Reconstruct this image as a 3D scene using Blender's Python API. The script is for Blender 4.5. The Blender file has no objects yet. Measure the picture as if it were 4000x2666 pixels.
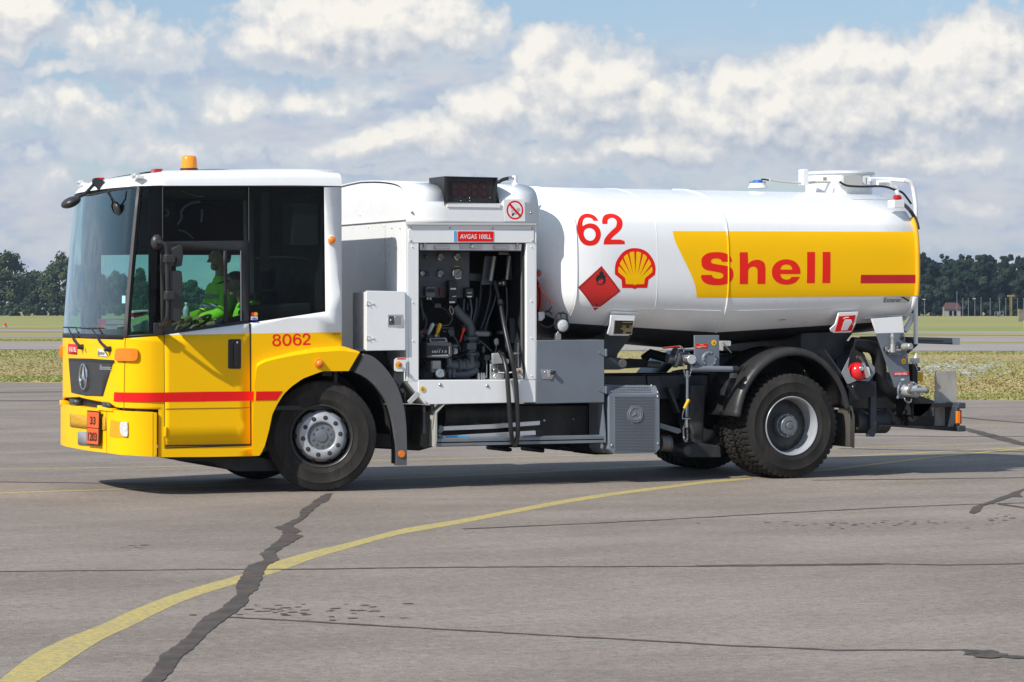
import bpy, bmesh, math, random
from mathutils import Vector, Matrix
from mathutils.geometry import tessellate_polygon
random.seed(7)
SC = bpy.context.scene
COL = SC.collection
R = math.radians

# ------------------------------------------------------------------ camera
F, HOR, CAMH, PSI = 10900.0, 1208.0, 1.74, R(23.5)      # focal length and horizon of the 4000 px wide photograph
cs, sn = math.cos(PSI), math.sin(PSI)
CX, CY = -8.98536, -25.09879
cam = bpy.data.cameras.new('camera'); camo = bpy.data.objects.new('camera', cam); COL.objects.link(camo)
cam.sensor_width = 36.0; cam.lens = 36.0 * F / 4000.0
cam.clip_start = 0.5; cam.clip_end = 9000
cam.shift_y = -(1333.0 - HOR) / 4000.0
camo.location = (CX, CY, CAMH); camo.rotation_euler = (R(90), 0, -PSI)
SC.camera = camo

# ------------------------------------------------------------------ exposure and light
SC.view_settings.view_transform = 'Standard'; SC.view_settings.look = 'None'
SC.view_settings.exposure = 0.0; SC.view_settings.gamma = 1.0
SUN_DIR = Vector((1.0, 0.37, -0.90)).normalized()       # the way the light travels
sl = bpy.data.lights.new('sun', 'SUN'); sl.energy = 5.0; sl.angle = R(0.5); sl.color = (1.0, 0.955, 0.88)
so = bpy.data.objects.new('sun', sl); COL.objects.link(so); so.rotation_euler = SUN_DIR.to_track_quat('-Z', 'Y').to_euler()

W = bpy.data.worlds.new('World'); SC.world = W; W.use_nodes = True
NT = W.node_tree; NT.nodes.clear()
class N:
    """tiny node helper"""
    def __init__(s, nt): s.nt = nt
    def new(s, t, **k):
        n = s.nt.nodes.new(t)
        for a, b in k.items(): setattr(n, a, b)
        return n
    def put(s, sock, v):
        if isinstance(v, bpy.types.NodeSocket): s.nt.links.new(v, sock)
        elif v is not None: sock.default_value = v
    def m(s, op, a, b=None, c=None, clamp=False):
        n = s.new('ShaderNodeMath', operation=op, use_clamp=clamp)
        s.put(n.inputs[0], a)
        if b is not None: s.put(n.inputs[1], b)
        if c is not None: s.put(n.inputs[2], c)
        return n.outputs[0]
    def v(s, op, a, b=None, out=0):
        n = s.new('ShaderNodeVectorMath', operation=op)
        s.put(n.inputs[0], a)
        if b is not None: s.put(n.inputs[1], b)
        return n.outputs['Value' if out else 'Vector']
    def ramp(s, f, lo, hi, a=0.0, b=1.0, kind='SMOOTHSTEP'):
        n = s.new('ShaderNodeMapRange', interpolation_type=kind)
        s.put(n.inputs['Value'], f); n.inputs['From Min'].default_value = lo; n.inputs['From Max'].default_value = hi
        n.inputs['To Min'].default_value = a; n.inputs['To Max'].default_value = b
        return n.outputs['Result']
    def mix(s, f, a, b, blend='MIX'):
        n = s.new('ShaderNodeMix', data_type='RGBA', blend_type=blend)
        s.put(n.inputs[0], f); s.put(n.inputs[6], a if isinstance(a, bpy.types.NodeSocket) else (*a, 1)); s.put(n.inputs[7], b if isinstance(b, bpy.types.NodeSocket) else (*b, 1))
        return n.outputs[2]
    def noise(s, vec, scale, detail=6, rough=.55, dist=0.0, out='Fac', dim='3D'):
        n = s.new('ShaderNodeTexNoise', noise_dimensions=dim); s.put(n.inputs['Vector'], vec)
        n.inputs['Scale'].default_value = scale; n.inputs['Detail'].default_value = detail
        n.inputs['Roughness'].default_value = rough; n.inputs['Distortion'].default_value = dist
        return n.outputs[out]

# cloud masses: centre and radii as azimuth / elevation in thousandths of a degree-like unit (1 = 1/10900 rad), weight, lowness of base
CLOUDS = [(1400,110,600,215,1.0),(1130,190,300,110,.8),(1750,140,280,150,.8),
          (60,70,230,190,.95),(40,190,190,80,.7),(470,190,420,190,.50),(300,300,400,60,.5),
          (960,400,210,105,.72),(2250,370,420,235,1.0),(2150,215,230,110,.85),(2560,440,330,170,.85),(1960,420,280,150,.8),(1720,540,420,135,.75),(1450,570,270,90,.72),
          (3200,440,860,270,1.0),(3780,340,440,330,1.0),(3300,270,380,115,.9),(2930,300,170,115,.85),(2640,590,380,120,.85),(2300,600,420,110,.7),(3500,620,700,120,.7),
          (300,450,500,130,.50),(1250,380,420,90,.50),(700,590,900,110,.45),
          (120,740,260,110,.40),(520,720,220,70,.34),(1000,700,800,50,.34),(3800,830,330,80,.42),(3700,960,330,60,.36),(3000,700,900,45,.40),(160,960,280,90,.34),(1500,670,700,40,.38)]
g = bpy.data.node_groups.new('cloud_field', 'ShaderNodeTree')
g.interface.new_socket('P', in_out='INPUT', socket_type='NodeSocketVector')
g.interface.new_socket('A', in_out='OUTPUT', socket_type='NodeSocketFloat'); g.interface.new_socket('Bl', in_out='OUTPUT', socket_type='NodeSocketFloat')
q = N(g); gi = q.new('NodeGroupInput'); go = q.new('NodeGroupOutput')
P0 = gi.outputs[0]
wn = q.noise(P0, 1/420, 3, .6, out='Color', dim='2D')
wv = q.v('MULTIPLY', q.v('SUBTRACT', wn, (.5, .5, .5)), (300, 200, 0))
Pw = q.v('ADD', P0, wv)
acc = None
for (cx, cy, rx, ry, w) in CLOUDS:
    d = q.v('LENGTH', q.v('MULTIPLY', q.v('SUBTRACT', Pw, (cx, cy, 0)), (1/rx, 1/ry, 0)), out=1)
    f_ = q.m('MULTIPLY', q.ramp(d, 1.25, .15), w)
    acc = f_ if acc is None else q.m('MAXIMUM', acc, f_)
# billows: rounded cells at three sizes
def vor(scale, sm=.35):
    n = q.new('ShaderNodeTexVoronoi', feature='F1', voronoi_dimensions='2D')
    q.put(n.inputs['Vector'], q.v('MULTIPLY', Pw, (1, 1.25, 0))); n.inputs['Scale'].default_value = scale
    return q.m('SUBTRACT', 1.0, n.outputs['Distance'])
bil = q.m('ADD', q.m('ADD', q.m('MULTIPLY', vor(1/210), .46), q.m('MULTIPLY', vor(1/75), .24)), q.m('MULTIPLY', q.noise(P0, 1/80, 6, .62, dim='2D'), .74))
# clouds everywhere else in the sky
gen = q.m('MULTIPLY', q.ramp(q.noise(q.v('MULTIPLY', P0, (1, 1.7, 1)), 1/2600, 2, .5, dim='2D'), .50, .70), .35)
sepo = q.new('ShaderNodeSeparateXYZ'); q.put(sepo.inputs[0], P0)
inside = q.m('MULTIPLY', q.ramp(q.m('ABSOLUTE', q.m('SUBTRACT', sepo.outputs[0], 2000)), 2900, 2100), q.ramp(sepo.outputs[1], -900, -200))
acc = q.m('ADD', acc, q.m('MULTIPLY', gen, q.m('SUBTRACT', 1.0, inside)))
q.put(go.inputs[0], acc); q.put(go.inputs[1], bil)

q = N(NT)
tc = q.new('ShaderNodeTexCoord'); dirv = tc.outputs['Generated']
X = q.v('DOT_PRODUCT', dirv, (cs, -sn, 0), 1); Z = q.v('DOT_PRODUCT', dirv, (sn, cs, 0), 1)
sp = q.new('ShaderNodeSeparateXYZ'); q.put(sp.inputs[0], dirv)
az = q.m('ARCTAN2', X, Z); el = q.m('ARCSINE', sp.outputs[2])
U = q.m('MULTIPLY_ADD', az, F, 2000.0); V = q.m('MULTIPLY_ADD', el, -F, HOR)
cv = q.new('ShaderNodeCombineXYZ'); q.put(cv.inputs[0], U); q.put(cv.inputs[1], V)
def field(off):
    n = q.new('ShaderNodeGroup'); n.node_tree = g
    q.put(n.inputs[0], q.v('ADD', cv.outputs[0], off)); return n.outputs[0], n.outputs[1]
(a0, b0), (a1, b1) = field((0, 0, 0)), field((-34, -66, 0))
d0 = q.m('ADD', a0, q.m('MULTIPLY', q.m('SUBTRACT', b0, .76), .80))
alpha = q.ramp(d0, .15, .36)
lit = q.m('ADD', q.ramp(V, 420, 800, .70, .42, 'LINEAR'), q.m('ADD', q.m('MULTIPLY', q.m('SUBTRACT', a0, a1), 1.45), q.m('MULTIPLY', q.m('SUBTRACT', b0, b1), 1.0)))
thick = q.ramp(d0, .2, .8)
sh = q.ramp(lit, .12, 1.10, kind='LINEAR')
ccol = q.mix(sh, (4.7, 5.3, 6.3), (9.7, 9.35, 8.7))
thin = q.mix(thick, (6.0, 6.6, 7.3), ccol)
# layer haze towards the horizon
sky = q.new('ShaderNodeTexSky', sky_type='NISHITA', sun_disc=False, sun_elevation=math.asin(-SUN_DIR.z),
            sun_rotation=math.atan2(-SUN_DIR.x, -SUN_DIR.y), altitude=50, air_density=1.0, dust_density=.6, ozone_density=1.2)
skyc = q.mix(.35, q.mix(1.0, sky.outputs[0], (.95, .98, 1.08), 'MULTIPLY'), (4.4, 6.2, 8.2))
layer = q.m('MULTIPLY', q.ramp(q.noise(q.v('MULTIPLY', cv.outputs[0], (1, 3.2, 0)), 1/900, 3, .6, dim='2D'), .22, .50), q.m('MULTIPLY', q.ramp(V, 60, 360), .92))
layc = q.mix(q.ramp(q.noise(q.v('MULTIPLY', cv.outputs[0], (1, 3.0, 0)), 1/360, 3, .6, dim='2D'), .3, .72), (4.5, 5.3, 6.8), (6.5, 6.6, 7.1))
skyl = q.mix(layer, skyc, layc)
out = q.mix(alpha, skyl, q.mix(q.ramp(V, 500, 1208), thin, (6.0, 6.3, 6.9)))
out = q.mix(q.ramp(V, 1215, 1300), out, (2.2, 2.1, 1.9))
bg = q.new('ShaderNodeBackground'); q.put(bg.inputs[0], out); bg.inputs[1].default_value = 0.1
wo = q.new('ShaderNodeOutputWorld'); NT.links.new(bg.outputs[0], wo.inputs[0])
W.cycles.sampling_method = 'MANUAL'; W.cycles.sample_map_resolution = 256
SC.cycles.max_bounces = 6; SC.cycles.transparent_max_bounces = 12

# ------------------------------------------------------------------ measuring: a point of the photograph (4000 px) on a real plane
def ray(px, py):
    a = (px-2000)/F; b = -(py-HOR)/F
    return (a*cs+sn, -a*sn+cs, b)
def P(px, py, y=0.0):
    d = ray(px, py); t = (y-CY)/d[1]; return Vector((CX+t*d[0], y, CAMH+t*d[2]))
def PX(px, py, x):
    d = ray(px, py); t = (x-CX)/d[0]; return Vector((x, CY+t*d[1], CAMH+t*d[2]))
def G(px, py, z=0.0):
    d = ray(px, py); t = (z-CAMH)/d[2]; return Vector((CX+t*d[0], CY+t*d[1], z))
def pr(p):
    dx, dy, dz = p[0]-CX, p[1]-CY, p[2]-CAMH
    Xc = dx*cs-dy*sn; Zc = dx*sn+dy*cs
    return 2000+F*Xc/Zc, HOR-F*dz/Zc
def zz(x0, y0, k): return lambda pts: [(x0+a/k, y0+b/k) for a, b in pts]
zA = zz(200,600,2.6133); zB = zz(200,1200,2.24); zC = zz(700,600,2.24); zD = zz(800,1250,2.0906); zE = zz(1300,650,2.4118)
zF = zz(1550,900,2.24); zG = zz(1550,1450,2.0461); zH = zz(2050,650,2.0906); zI = zz(2250,1150,2.4129); zJ = zz(2700,1200,2.24)
zK = zz(3150,1150,2.4129); zL = zz(2800,600,2.6133); zM = zz(1350,1000,1.96); zN = zz(2620,900,3.3614); zO = zz(2220,800,3.5636)
zP = zz(1000,1270,6.536); zQ = zz(640,950,4.2375); zR5 = zz(0,1700,1.1765); zR6 = zz(2000,1700,1.1765)

def cr(pts, n=5, closed=False):
    """curve through the points"""
    o = []; L = len(pts)
    rng = range(L if closed else L-1)
    for i in rng:
        if closed: p = [pts[(i+k-1) % L] for k in range(4)]
        else: p = [pts[max(0, i-1)], pts[i], pts[i+1], pts[min(L-1, i+2)]]
        for k in range(n):
            t = k/n
            o.append(tuple(.5*((2*p[1][j])+(-p[0][j]+p[2][j])*t+(2*p[0][j]-5*p[1][j]+4*p[2][j]-p[3][j])*t*t+(-p[0][j]+3*p[1][j]-3*p[2][j]+p[3][j])*t**3) for j in range(len(p[1]))))
    if not closed: o.append(tuple(pts[-1]))
    return o

# ------------------------------------------------------------------ materials
MATS = {}
def mat(name, col, rough=.5, metal=0.0, coat=0.0, var=.06, bump=0.0, bscale=60, nscale=3.0, spec=.5, emit=None, dirt=0.0):
    if name in MATS: return MATS[name]
    m = bpy.data.materials.new(name); m.use_nodes = True; MATS[name] = m
    b = m.node_tree.nodes['Principled BSDF']; q = N(m.node_tree)
    t = q.new('ShaderNodeTexCoord')
    f = q.noise(t.outputs['Object'], nscale, 5, .6)
    lo = tuple(c*(1-var) for c in col); hi = tuple(min(1, c*(1+var)) for c in col)
    c = q.mix(q.ramp(f, .3, .7), lo, hi)
    if dirt:
        s = q.new('ShaderNodeSeparateXYZ'); q.put(s.inputs[0], t.outputs['Object'])
        dm = q.m('MULTIPLY', q.ramp(q.noise(q.v('MULTIPLY', t.outputs['Object'], (1, 1, .35)), 7, 8, .7), .42, .75), dirt)
        c = q.mix(dm, c, (.17, .15, .125))
    q.put(b.inputs['Base Color'], c)
    q.put(b.inputs['Roughness'], q.ramp(q.noise(t.outputs['Object'], nscale*4, 4), .2, .8, max(.02, rough*.85), min(1, rough*1.15)))
    b.inputs['Metallic'].default_value = metal
    b.inputs['Coat Weight'].default_value = coat; b.inputs['Coat Roughness'].default_value = .08
    b.inputs['Specular IOR Level'].default_value = spec
    if bump:
        n = q.new('ShaderNodeBump'); n.inputs['Strength'].default_value = bump; n.inputs['Distance'].default_value = .01
        q.put(n.inputs['Height'], q.noise(t.outputs['Object'], bscale, 6, .6)); q.put(b.inputs['Normal'], n.outputs[0])
    if emit:
        b.inputs['Emission Color'].default_value = (*emit[0], 1); b.inputs['Emission Strength'].default_value = emit[1]
    return m
YEL = mat('yellow_paint', (1.0, .545, .002), .38, coat=.06, var=.02, nscale=1.2, spec=.12)
WHI = mat('white_paint', (.84, .85, .85), .30, coat=.25, var=.012, nscale=1.0, dirt=.035)
RED = mat('red_film', (.80, .014, .014), .4, var=.03, spec=.15)
REDB = mat('red_letters', (.84, .022, .014), .42, var=.03, spec=.15)
GRY = mat('grey_paint', (.155, .18, .215), .42, var=.06, dirt=.18, bump=.03)
GRD = mat('dark_grey_paint', (.045, .052, .062), .5, var=.15, dirt=.25)
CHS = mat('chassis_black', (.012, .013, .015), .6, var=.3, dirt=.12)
PLG = mat('grey_plastic', (.105, .105, .108), .62, var=.08, bump=.12, bscale=400, dirt=.12)
PLB = mat('black_plastic', (.022, .022, .024), .45, var=.15)
PLB2 = mat('satin_black_plastic', (.030, .030, .031), .36, var=.12, dirt=.1)
RUB = mat('tyre_rubber', (.020, .0185, .017), .8, var=.18, bump=.15, bscale=90, dirt=.16, spec=.3)
HOS = mat('hose_rubber', (.02, .02, .021), .38, var=.15)
CRM = mat('chrome', (.78, .78, .78), .16, metal=1.0, var=.03)
STL = mat('bare_steel', (.52, .52, .53), .34, metal=1.0, var=.1, dirt=.1)
ALU = mat('aluminium', (.72, .73, .74), .36, metal=.85, var=.05)
RIM = mat('silver_wheel_paint', (.44, .46, .49), .34, metal=.25, coat=.2, var=.06, dirt=.25)
ORG = mat('orange_lens', (.90, .22, .008), .18, coat=.6, var=.08)
ORR = mat('orange_plate_paint', (.88, .12, .015), .45, var=.04)
LRED = mat('red_lens', (.45, .006, .008), .15, coat=.6, var=.1)
CLR = mat('clear_lens', (.62, .63, .62), .1, coat=1, var=.25, nscale=60)
BLK = mat('black_ink', (.012, .012, .012), .5)
DGL = mat('black_glazing', (.003, .003, .004), .03, var=.2, spec=.16)
_n = N(DGL.node_tree); _b = _n.new('ShaderNodeBump'); _b.inputs['Strength'].default_value = .35; _b.inputs['Distance'].default_value = .05
_n.put(_b.inputs['Height'], _n.noise(_n.v('MULTIPLY', _n.new('ShaderNodeTexCoord').outputs['Object'], (.6, 1, 1.6)), 1.6, 2, .4)); _n.put(DGL.node_tree.nodes['Principled BSDF'].inputs['Normal'], _b.outputs[0])
SEAL = mat('rubber_seal', (.016, .016, .017), .5)
BLU = mat('blue_plastic', (.03, .16, .55), .4)
LBL = mat('light_blue_film', (.12, .42, .72), .4)
YPL = mat('yellow_plastic', (.85, .5, .02), .4)
SIG = mat('yellow_sign_film', (.86, .50, .02), .45)
INT = mat('cab_interior_plastic', (.035, .035, .037), .7, var=.2)
SEATM = mat('seat_cloth', (.03, .032, .04), .9, var=.3)
PAPR = mat('paper', (.75, .75, .72), .8)
PINK = mat('red_binder', (.55, .03, .06), .5)
def glassmat(name, tint, gloss=1.0, ior=1.45, rough=.02, k=1.6):
    m = bpy.data.materials.new(name); m.use_nodes = True; q = N(m.node_tree); m.node_tree.nodes.clear()
    tr = q.new('ShaderNodeBsdfTransparent'); tr.inputs[0].default_value = (*tint, 1)
    gl = q.new('ShaderNodeBsdfGlossy'); gl.inputs['Roughness'].default_value = rough; gl.inputs[0].default_value = (*(gloss if isinstance(gloss, tuple) else (gloss,)*3), 1)
    fr = q.new('ShaderNodeFresnel'); fr.inputs[0].default_value = ior
    ms = q.new('ShaderNodeMixShader'); q.put(ms.inputs[0], q.m('MULTIPLY', fr.outputs[0], k, clamp=True)); q.put(ms.inputs[1], tr.outputs[0]); q.put(ms.inputs[2], gl.outputs[0])
    o = q.new('ShaderNodeOutputMaterial'); q.put(o.inputs[0], ms.outputs[0]); return m
GLS = glassmat('green_tinted_glass', (.46, .74, .66), 1.0, 1.22)
DKG = glassmat('dark_tinted_glass', (.34, .40, .39), 1.0, 1.18)
WGL = glassmat('windscreen_glass', (.72, .88, .90), (.78, .94, 1.0), 1.55, k=1.9)

# ------------------------------------------------------------------ building
class B:
    def __init__(s): s.b = bmesh.new(); s.mi = 0
    def f(s, vs):
        try: fc = s.b.faces.new(vs); fc.material_index = s.mi; return fc
        except ValueError: return None
    def verts(s, pts): return [s.b.verts.new(p) for p in pts]
    def box(s, x0, x1, y0, y1, z0, z1, M=None):
        c = [Vector((x, y, z)) for x in (x0, x1) for y in (y0, y1) for z in (z0, z1)]
        if M: c = [M @ p for p in c]
        v = s.verts(c)
        for a in ((0,1,3,2),(4,6,7,5),(0,4,5,1),(2,3,7,6),(0,2,6,4),(1,5,7,3)): s.f([v[i] for i in a])
        return s
    def hull8(s, lo, hi):
        """two matching loops of 3D points joined, capped"""
        a, b = s.verts(lo), s.verts(hi); n = len(lo)
        for i in range(n): s.f([a[i], a[(i+1) % n], b[(i+1) % n], b[i]])
        for loop, pts, flip in ((a, lo, 1), (b, hi, 0)):
            nrm = Vector((0,0,0))
            for t in tessellate_polygon([[Vector(p) for p in pts]]): s.f([loop[i] for i in (t if flip else reversed(t))])
        return s
    def prism(s, xz, y0, y1):
        return s.hull8([(x, y0, z) for x, z in xz], [(x, y1, z) for x, z in xz])
    def pp(s, px, y0, y1):
        """pixels measured on the plane y0, extruded to y1"""
        q = [P(a, b, y0) for a, b in px]
        return s.hull8([(p.x, y0, p.z) for p in q], [(p.x, y1, p.z) for p in q])
    def xprism(s, yz, x0, x1):
        return s.hull8([(x0, y, z) for y, z in yz], [(x1, y, z) for y, z in yz])
    def cyl(s, p0, p1, r, r2=None, n=20, caps=True):
        p0, p1 = Vector(p0), Vector(p1); r2 = r if r2 is None else r2
        ax = (p1-p0).normalized(); u = ax.orthogonal().normalized(); w = ax.cross(u)
        A = s.verts([p0+r*(math.cos(t)*u+math.sin(t)*w) for t in [2*math.pi*i/n for i in range(n)]])
        C = s.verts([p1+r2*(math.cos(t)*u+math.sin(t)*w) for t in [2*math.pi*i/n for i in range(n)]])
        for i in range(n): s.f([A[i], A[(i+1) % n], C[(i+1) % n], C[i]])
        if caps: s.f(list(reversed(A))); s.f(C)
        return s
    def lathe(s, prof, org, ax, n=40, close=False):
        """profile of (radius, distance along the axis)"""
        org, ax = Vector(org), Vector(ax).normalized(); u = ax.orthogonal().normalized(); w = ax.cross(u)
        rings = []
        for r, t in prof:
            if r < 1e-5: rings.append([s.b.verts.new(org+ax*t)])
            else: rings.append(s.verts([org+ax*t+r*(math.cos(a)*u+math.sin(a)*w) for a in [2*math.pi*i/n for i in range(n)]]))
        for k in range(len(rings)-1):
            A, C = rings[k], rings[k+1]
            for i in range(n):
                j = (i+1) % n
                if len(A) == 1 and len(C) == 1: continue
                if len(A) == 1: s.f([A[0], C[j], C[i]])
                elif len(C) == 1: s.f([A[i], A[j], C[0]])
                else: s.f([A[i], A[j], C[j], C[i]])
        return s
    def tube(s, pts, r, n=10, caps=True):
        pts = [Vector(p) for p in pts]; rings = []; u = None
        for i, p in enumerate(pts):
            t = (pts[min(i+1, len(pts)-1)]-pts[max(i-1, 0)]).normalized()
            u = t.orthogonal().normalized() if u is None else (u-t*u.dot(t)).normalized()
            w = t.cross(u); rr = r[i] if isinstance(r, (list, tuple)) else r
            rings.append(s.verts([p+rr*(math.cos(a)*u+math.sin(a)*w) for a in [2*math.pi*k/n for k in range(n)]]))
        for a, b in zip(rings, rings[1:]):
            for k in range(n): s.f([a[k], a[(k+1) % n], b[(k+1) % n], b[k]])
        if caps: s.f(list(reversed(rings[0]))); s.f(rings[-1])
        return s
    def ball(s, c, r, n=14, m=10):
        r = r if isinstance(r, (tuple, list)) else (r, r, r); c = Vector(c); rings = []
        for j in range(m+1):
            ph = math.pi*j/m
            if j in (0, m): rings.append([s.b.verts.new(c+Vector((0, 0, r[2]*math.cos(ph))))])
            else: rings.append(s.verts([c+Vector((r[0]*math.sin(ph)*math.cos(a), r[1]*math.sin(ph)*math.sin(a), r[2]*math.cos(ph))) for a in [2*math.pi*k/n for k in range(n)]]))
        for A, C in zip(rings, rings[1:]):
            for i in range(n):
                j = (i+1) % n
                if len(A) == 1: s.f([A[0], C[i], C[j]])
                elif len(C) == 1: s.f([A[i], C[0], A[j]])
                else: s.f([A[i], C[i], C[j], A[j]])
        return s
    def text(s, body, fn, bold=.0):
        """letters as flat faces; fn maps (0..1 across, 0..1 up) to a 3D point"""
        c = bpy.data.curves.new('t', 'FONT'); c.body = body; c.offset = bold; c.resolution_u = 3
        o = bpy.data.objects.new('t', c); COL.objects.link(o); bpy.context.view_layer.update()
        me = bpy.data.meshes.new_from_object(o.evaluated_get(bpy.context.evaluated_depsgraph_get()))
        xs = [v.co.x for v in me.vertices]; x0, x1 = min(xs), max(xs); hh = .70
        vs = s.verts([fn((v.co.x-x0)/(x1-x0), v.co.y/hh) for v in me.vertices])
        for p in me.polygons: s.f([vs[i] for i in p.vertices])
        bpy.data.objects.remove(o); bpy.data.curves.remove(c); bpy.data.meshes.remove(me)
        return s
    def out(s, name, m, parent=None, bevel=0.0, solid=0.0, soff=-1, ang=32, flat=False, seg=2, sub=0):
        me = bpy.data.meshes.new(name)
        off = Vector((0, 0, 0)); p = parent
        while p is not None: off += p.location; p = p.parent
        bmesh.ops.remove_doubles(s.b, verts=s.b.verts, dist=1e-5)
        bmesh.ops.recalc_face_normals(s.b, faces=s.b.faces)
        for v in s.b.verts: v.co -= off
        s.b.to_mesh(me); s.b.free()
        for k in (m if isinstance(m, (list, tuple)) else [m]): me.materials.append(k)
        if not flat:
            for pl in me.polygons: pl.use_smooth = True
            me.set_sharp_from_angle(angle=R(ang))
        o = bpy.data.objects.new(name, me); COL.objects.link(o)
        if parent is not None: o.parent = parent
        if solid:
            k = o.modifiers.new('s', 'SOLIDIFY'); k.thickness = solid; k.offset = soff
        if bevel:
            k = o.modifiers.new('b', 'BEVEL'); k.width = bevel; k.segments = seg; k.limit_method = 'ANGLE'; k.angle_limit = R(35)
            k.harden_normals = False; k.use_clamp_overlap = True
        if sub:
            k = o.modifiers.new('u', 'SUBSURF'); k.levels = sub; k.render_levels = sub
        return o
def thing(name, label, cat, loc=(0,0,0), group=None, rz=0):
    o = bpy.data.objects.new(name, None); COL.objects.link(o); o.location = loc; o.rotation_euler = (0,0,rz)
    o.empty_display_size = .3
    o['label'] = label; o['category'] = cat
    if group: o['group'] = group
    return o
def tag(o, label, cat, group=None):
    o['label'] = label; o['category'] = cat
    if group: o['group'] = group
    return o
def struct(o, kind='structure'): o['kind'] = kind; return o
def node(name, parent):
    o = bpy.data.objects.new(name, None); COL.objects.link(o); o.parent = parent; o.empty_display_size = .1; return o

class Surf:
    """a curved skin described by (u, z); polygons are cut in u/z and laid onto it"""
    def panel(s, b, polys, off=0.0, ucut=None, zcut=None, px=True, lift=None):
        if px: polys = [[s.un(p[0], p[1], off) for p in pl] for pl in polys]
        vv = [[Vector((u, z, 0)) for u, z in pl] for pl in polys]
        flat = [v for pl in vv for v in pl]
        t = bmesh.new(); bv = [t.verts.new(v) for v in flat]
        for tri in tessellate_polygon(vv):
            try: t.faces.new([bv[i] for i in tri])
            except ValueError: pass
        us = [v.x for v in flat]; zs = [v.y for v in flat]
        for c in (s.ucuts if ucut is None else ucut):
            if min(us) < c < max(us): bmesh.ops.bisect_plane(t, geom=t.verts[:]+t.edges[:]+t.faces[:], plane_co=(c, 0, 0), plane_no=(1, 0, 0))
        for c in (s.zcuts if zcut is None else zcut):
            if min(zs) < c < max(zs): bmesh.ops.bisect_plane(t, geom=t.verts[:]+t.edges[:]+t.faces[:], plane_co=(0, c, 0), plane_no=(0, 1, 0))
        m = {v: b.b.verts.new(s.at(v.co.x, v.co.y, off)) for v in t.verts}
        for fc in t.faces: b.f([m[v] for v in fc.verts])
        t.free(); return b
    def text(s, b, body, p0, p1, h, off, bold=.02):
        """letters between the pixels p0 and p1 along the base line, h pixels tall"""
        (u0, z0), (u1, z1) = s.un(p0[0], p0[1], off), s.un(p1[0], p1[1], off)
        zt = s.un(p0[0], p0[1]-h, off)[1]-z0
        # (the letters run the way the photograph reads)
        return b.text(body, lambda a, c: s.at(u0+(u1-u0)*a, z0+(z1-z0)*a+zt*c, off), bold)
class Flat(Surf):
    ucuts = (); zcuts = ()
    def __init__(s, y=0.0): s.y = y
    def un(s, px, py, off=0.0): p = P(px, py, s.y-off); return (p.x, p.z)
    def at(s, u, z, off=0.0): return Vector((u, s.y-off, z))

# cab skin: plan line from the near rear corner forward, round the front and back along the far side
_pl = [(-1.40,0),(-1.62,0.0),(-1.72,.006),(-1.80,.03),(-1.87,.07),(-1.925,.12),(-1.965,.18),(-1.995,.28),(-2.028,.44),(-2.058,.66),(-2.077,.95),(-2.082,1.25)]
_h = [(.155,0)]+[(.155-(1.5555*i/6),0) for i in range(1,6)]+_pl
_h = [_h[0]]+_h[1:6]+cr(_pl, 3)
PLAN = [Vector((x, y)) for x, y in _h]+[Vector((x, 2.5-y)) for x, y in reversed(_h[:-1])]
SL = [0.0]
for a, b_ in zip(PLAN, PLAN[1:]): SL.append(SL[-1]+(b_-a).length)
SMAX = SL[-1]; SC_ = SMAX/2
class CabSkin(Surf):
    ucuts = SL[1:-1]; zcuts = [.4+.25*i for i in range(12)]
    def plan(s, u):
        u = min(max(u, 0), SMAX-1e-6); lo = 0; hi = len(SL)-1
        while hi-lo > 1:
            m = (lo+hi)//2
            if SL[m] <= u: lo = m
            else: hi = m
        t = (u-SL[lo])/(SL[hi]-SL[lo]); p = PLAN[lo].lerp(PLAN[hi], t)
        d0 = PLAN[hi]-PLAN[lo]
        dn = (PLAN[min(hi+1, len(PLAN)-1)]-PLAN[max(lo, 0)]); dp = (PLAN[hi]-PLAN[max(lo-1, 0)])
        d = dp.normalized().lerp(dn.normalized(), t).normalized() if d0.length else d0
        return p, Vector((-d.y, d.x))
    def at(s, u, z, off=0.0):
        p, n = s.plan(u)
        w = min(1, max(0, (-p.x-1.45)/.35))
        lean = .0 if z < 1.45 else .125*((z-1.45)/1.47)**1.25
        return Vector((p.x+lean*w+n.x*off, p.y+n.y*off, z))
    def un(s, px, py, off=0.0):
        def zat(u):
            z = 1.5
            for _ in range(4):
                p = s.at(u, z, off); Zc = (p.x-CX)*sn+(p.y-CY)*cs; z = CAMH-(py-HOR)/F*Zc
            return z
        lo, hi = 0.0, SC_+.75
        for _ in range(34):
            m = (lo+hi)/2; p = s.at(m, zat(m), off)
            if pr(p)[0] > px: lo = m
            else: hi = m
        return (lo, zat(lo))
CAB = CabSkin()
def cu(px, py): return CAB.un(px, py)
def mirror_s(pl): return [(SMAX-u, z) for u, z in reversed(pl)]

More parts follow.
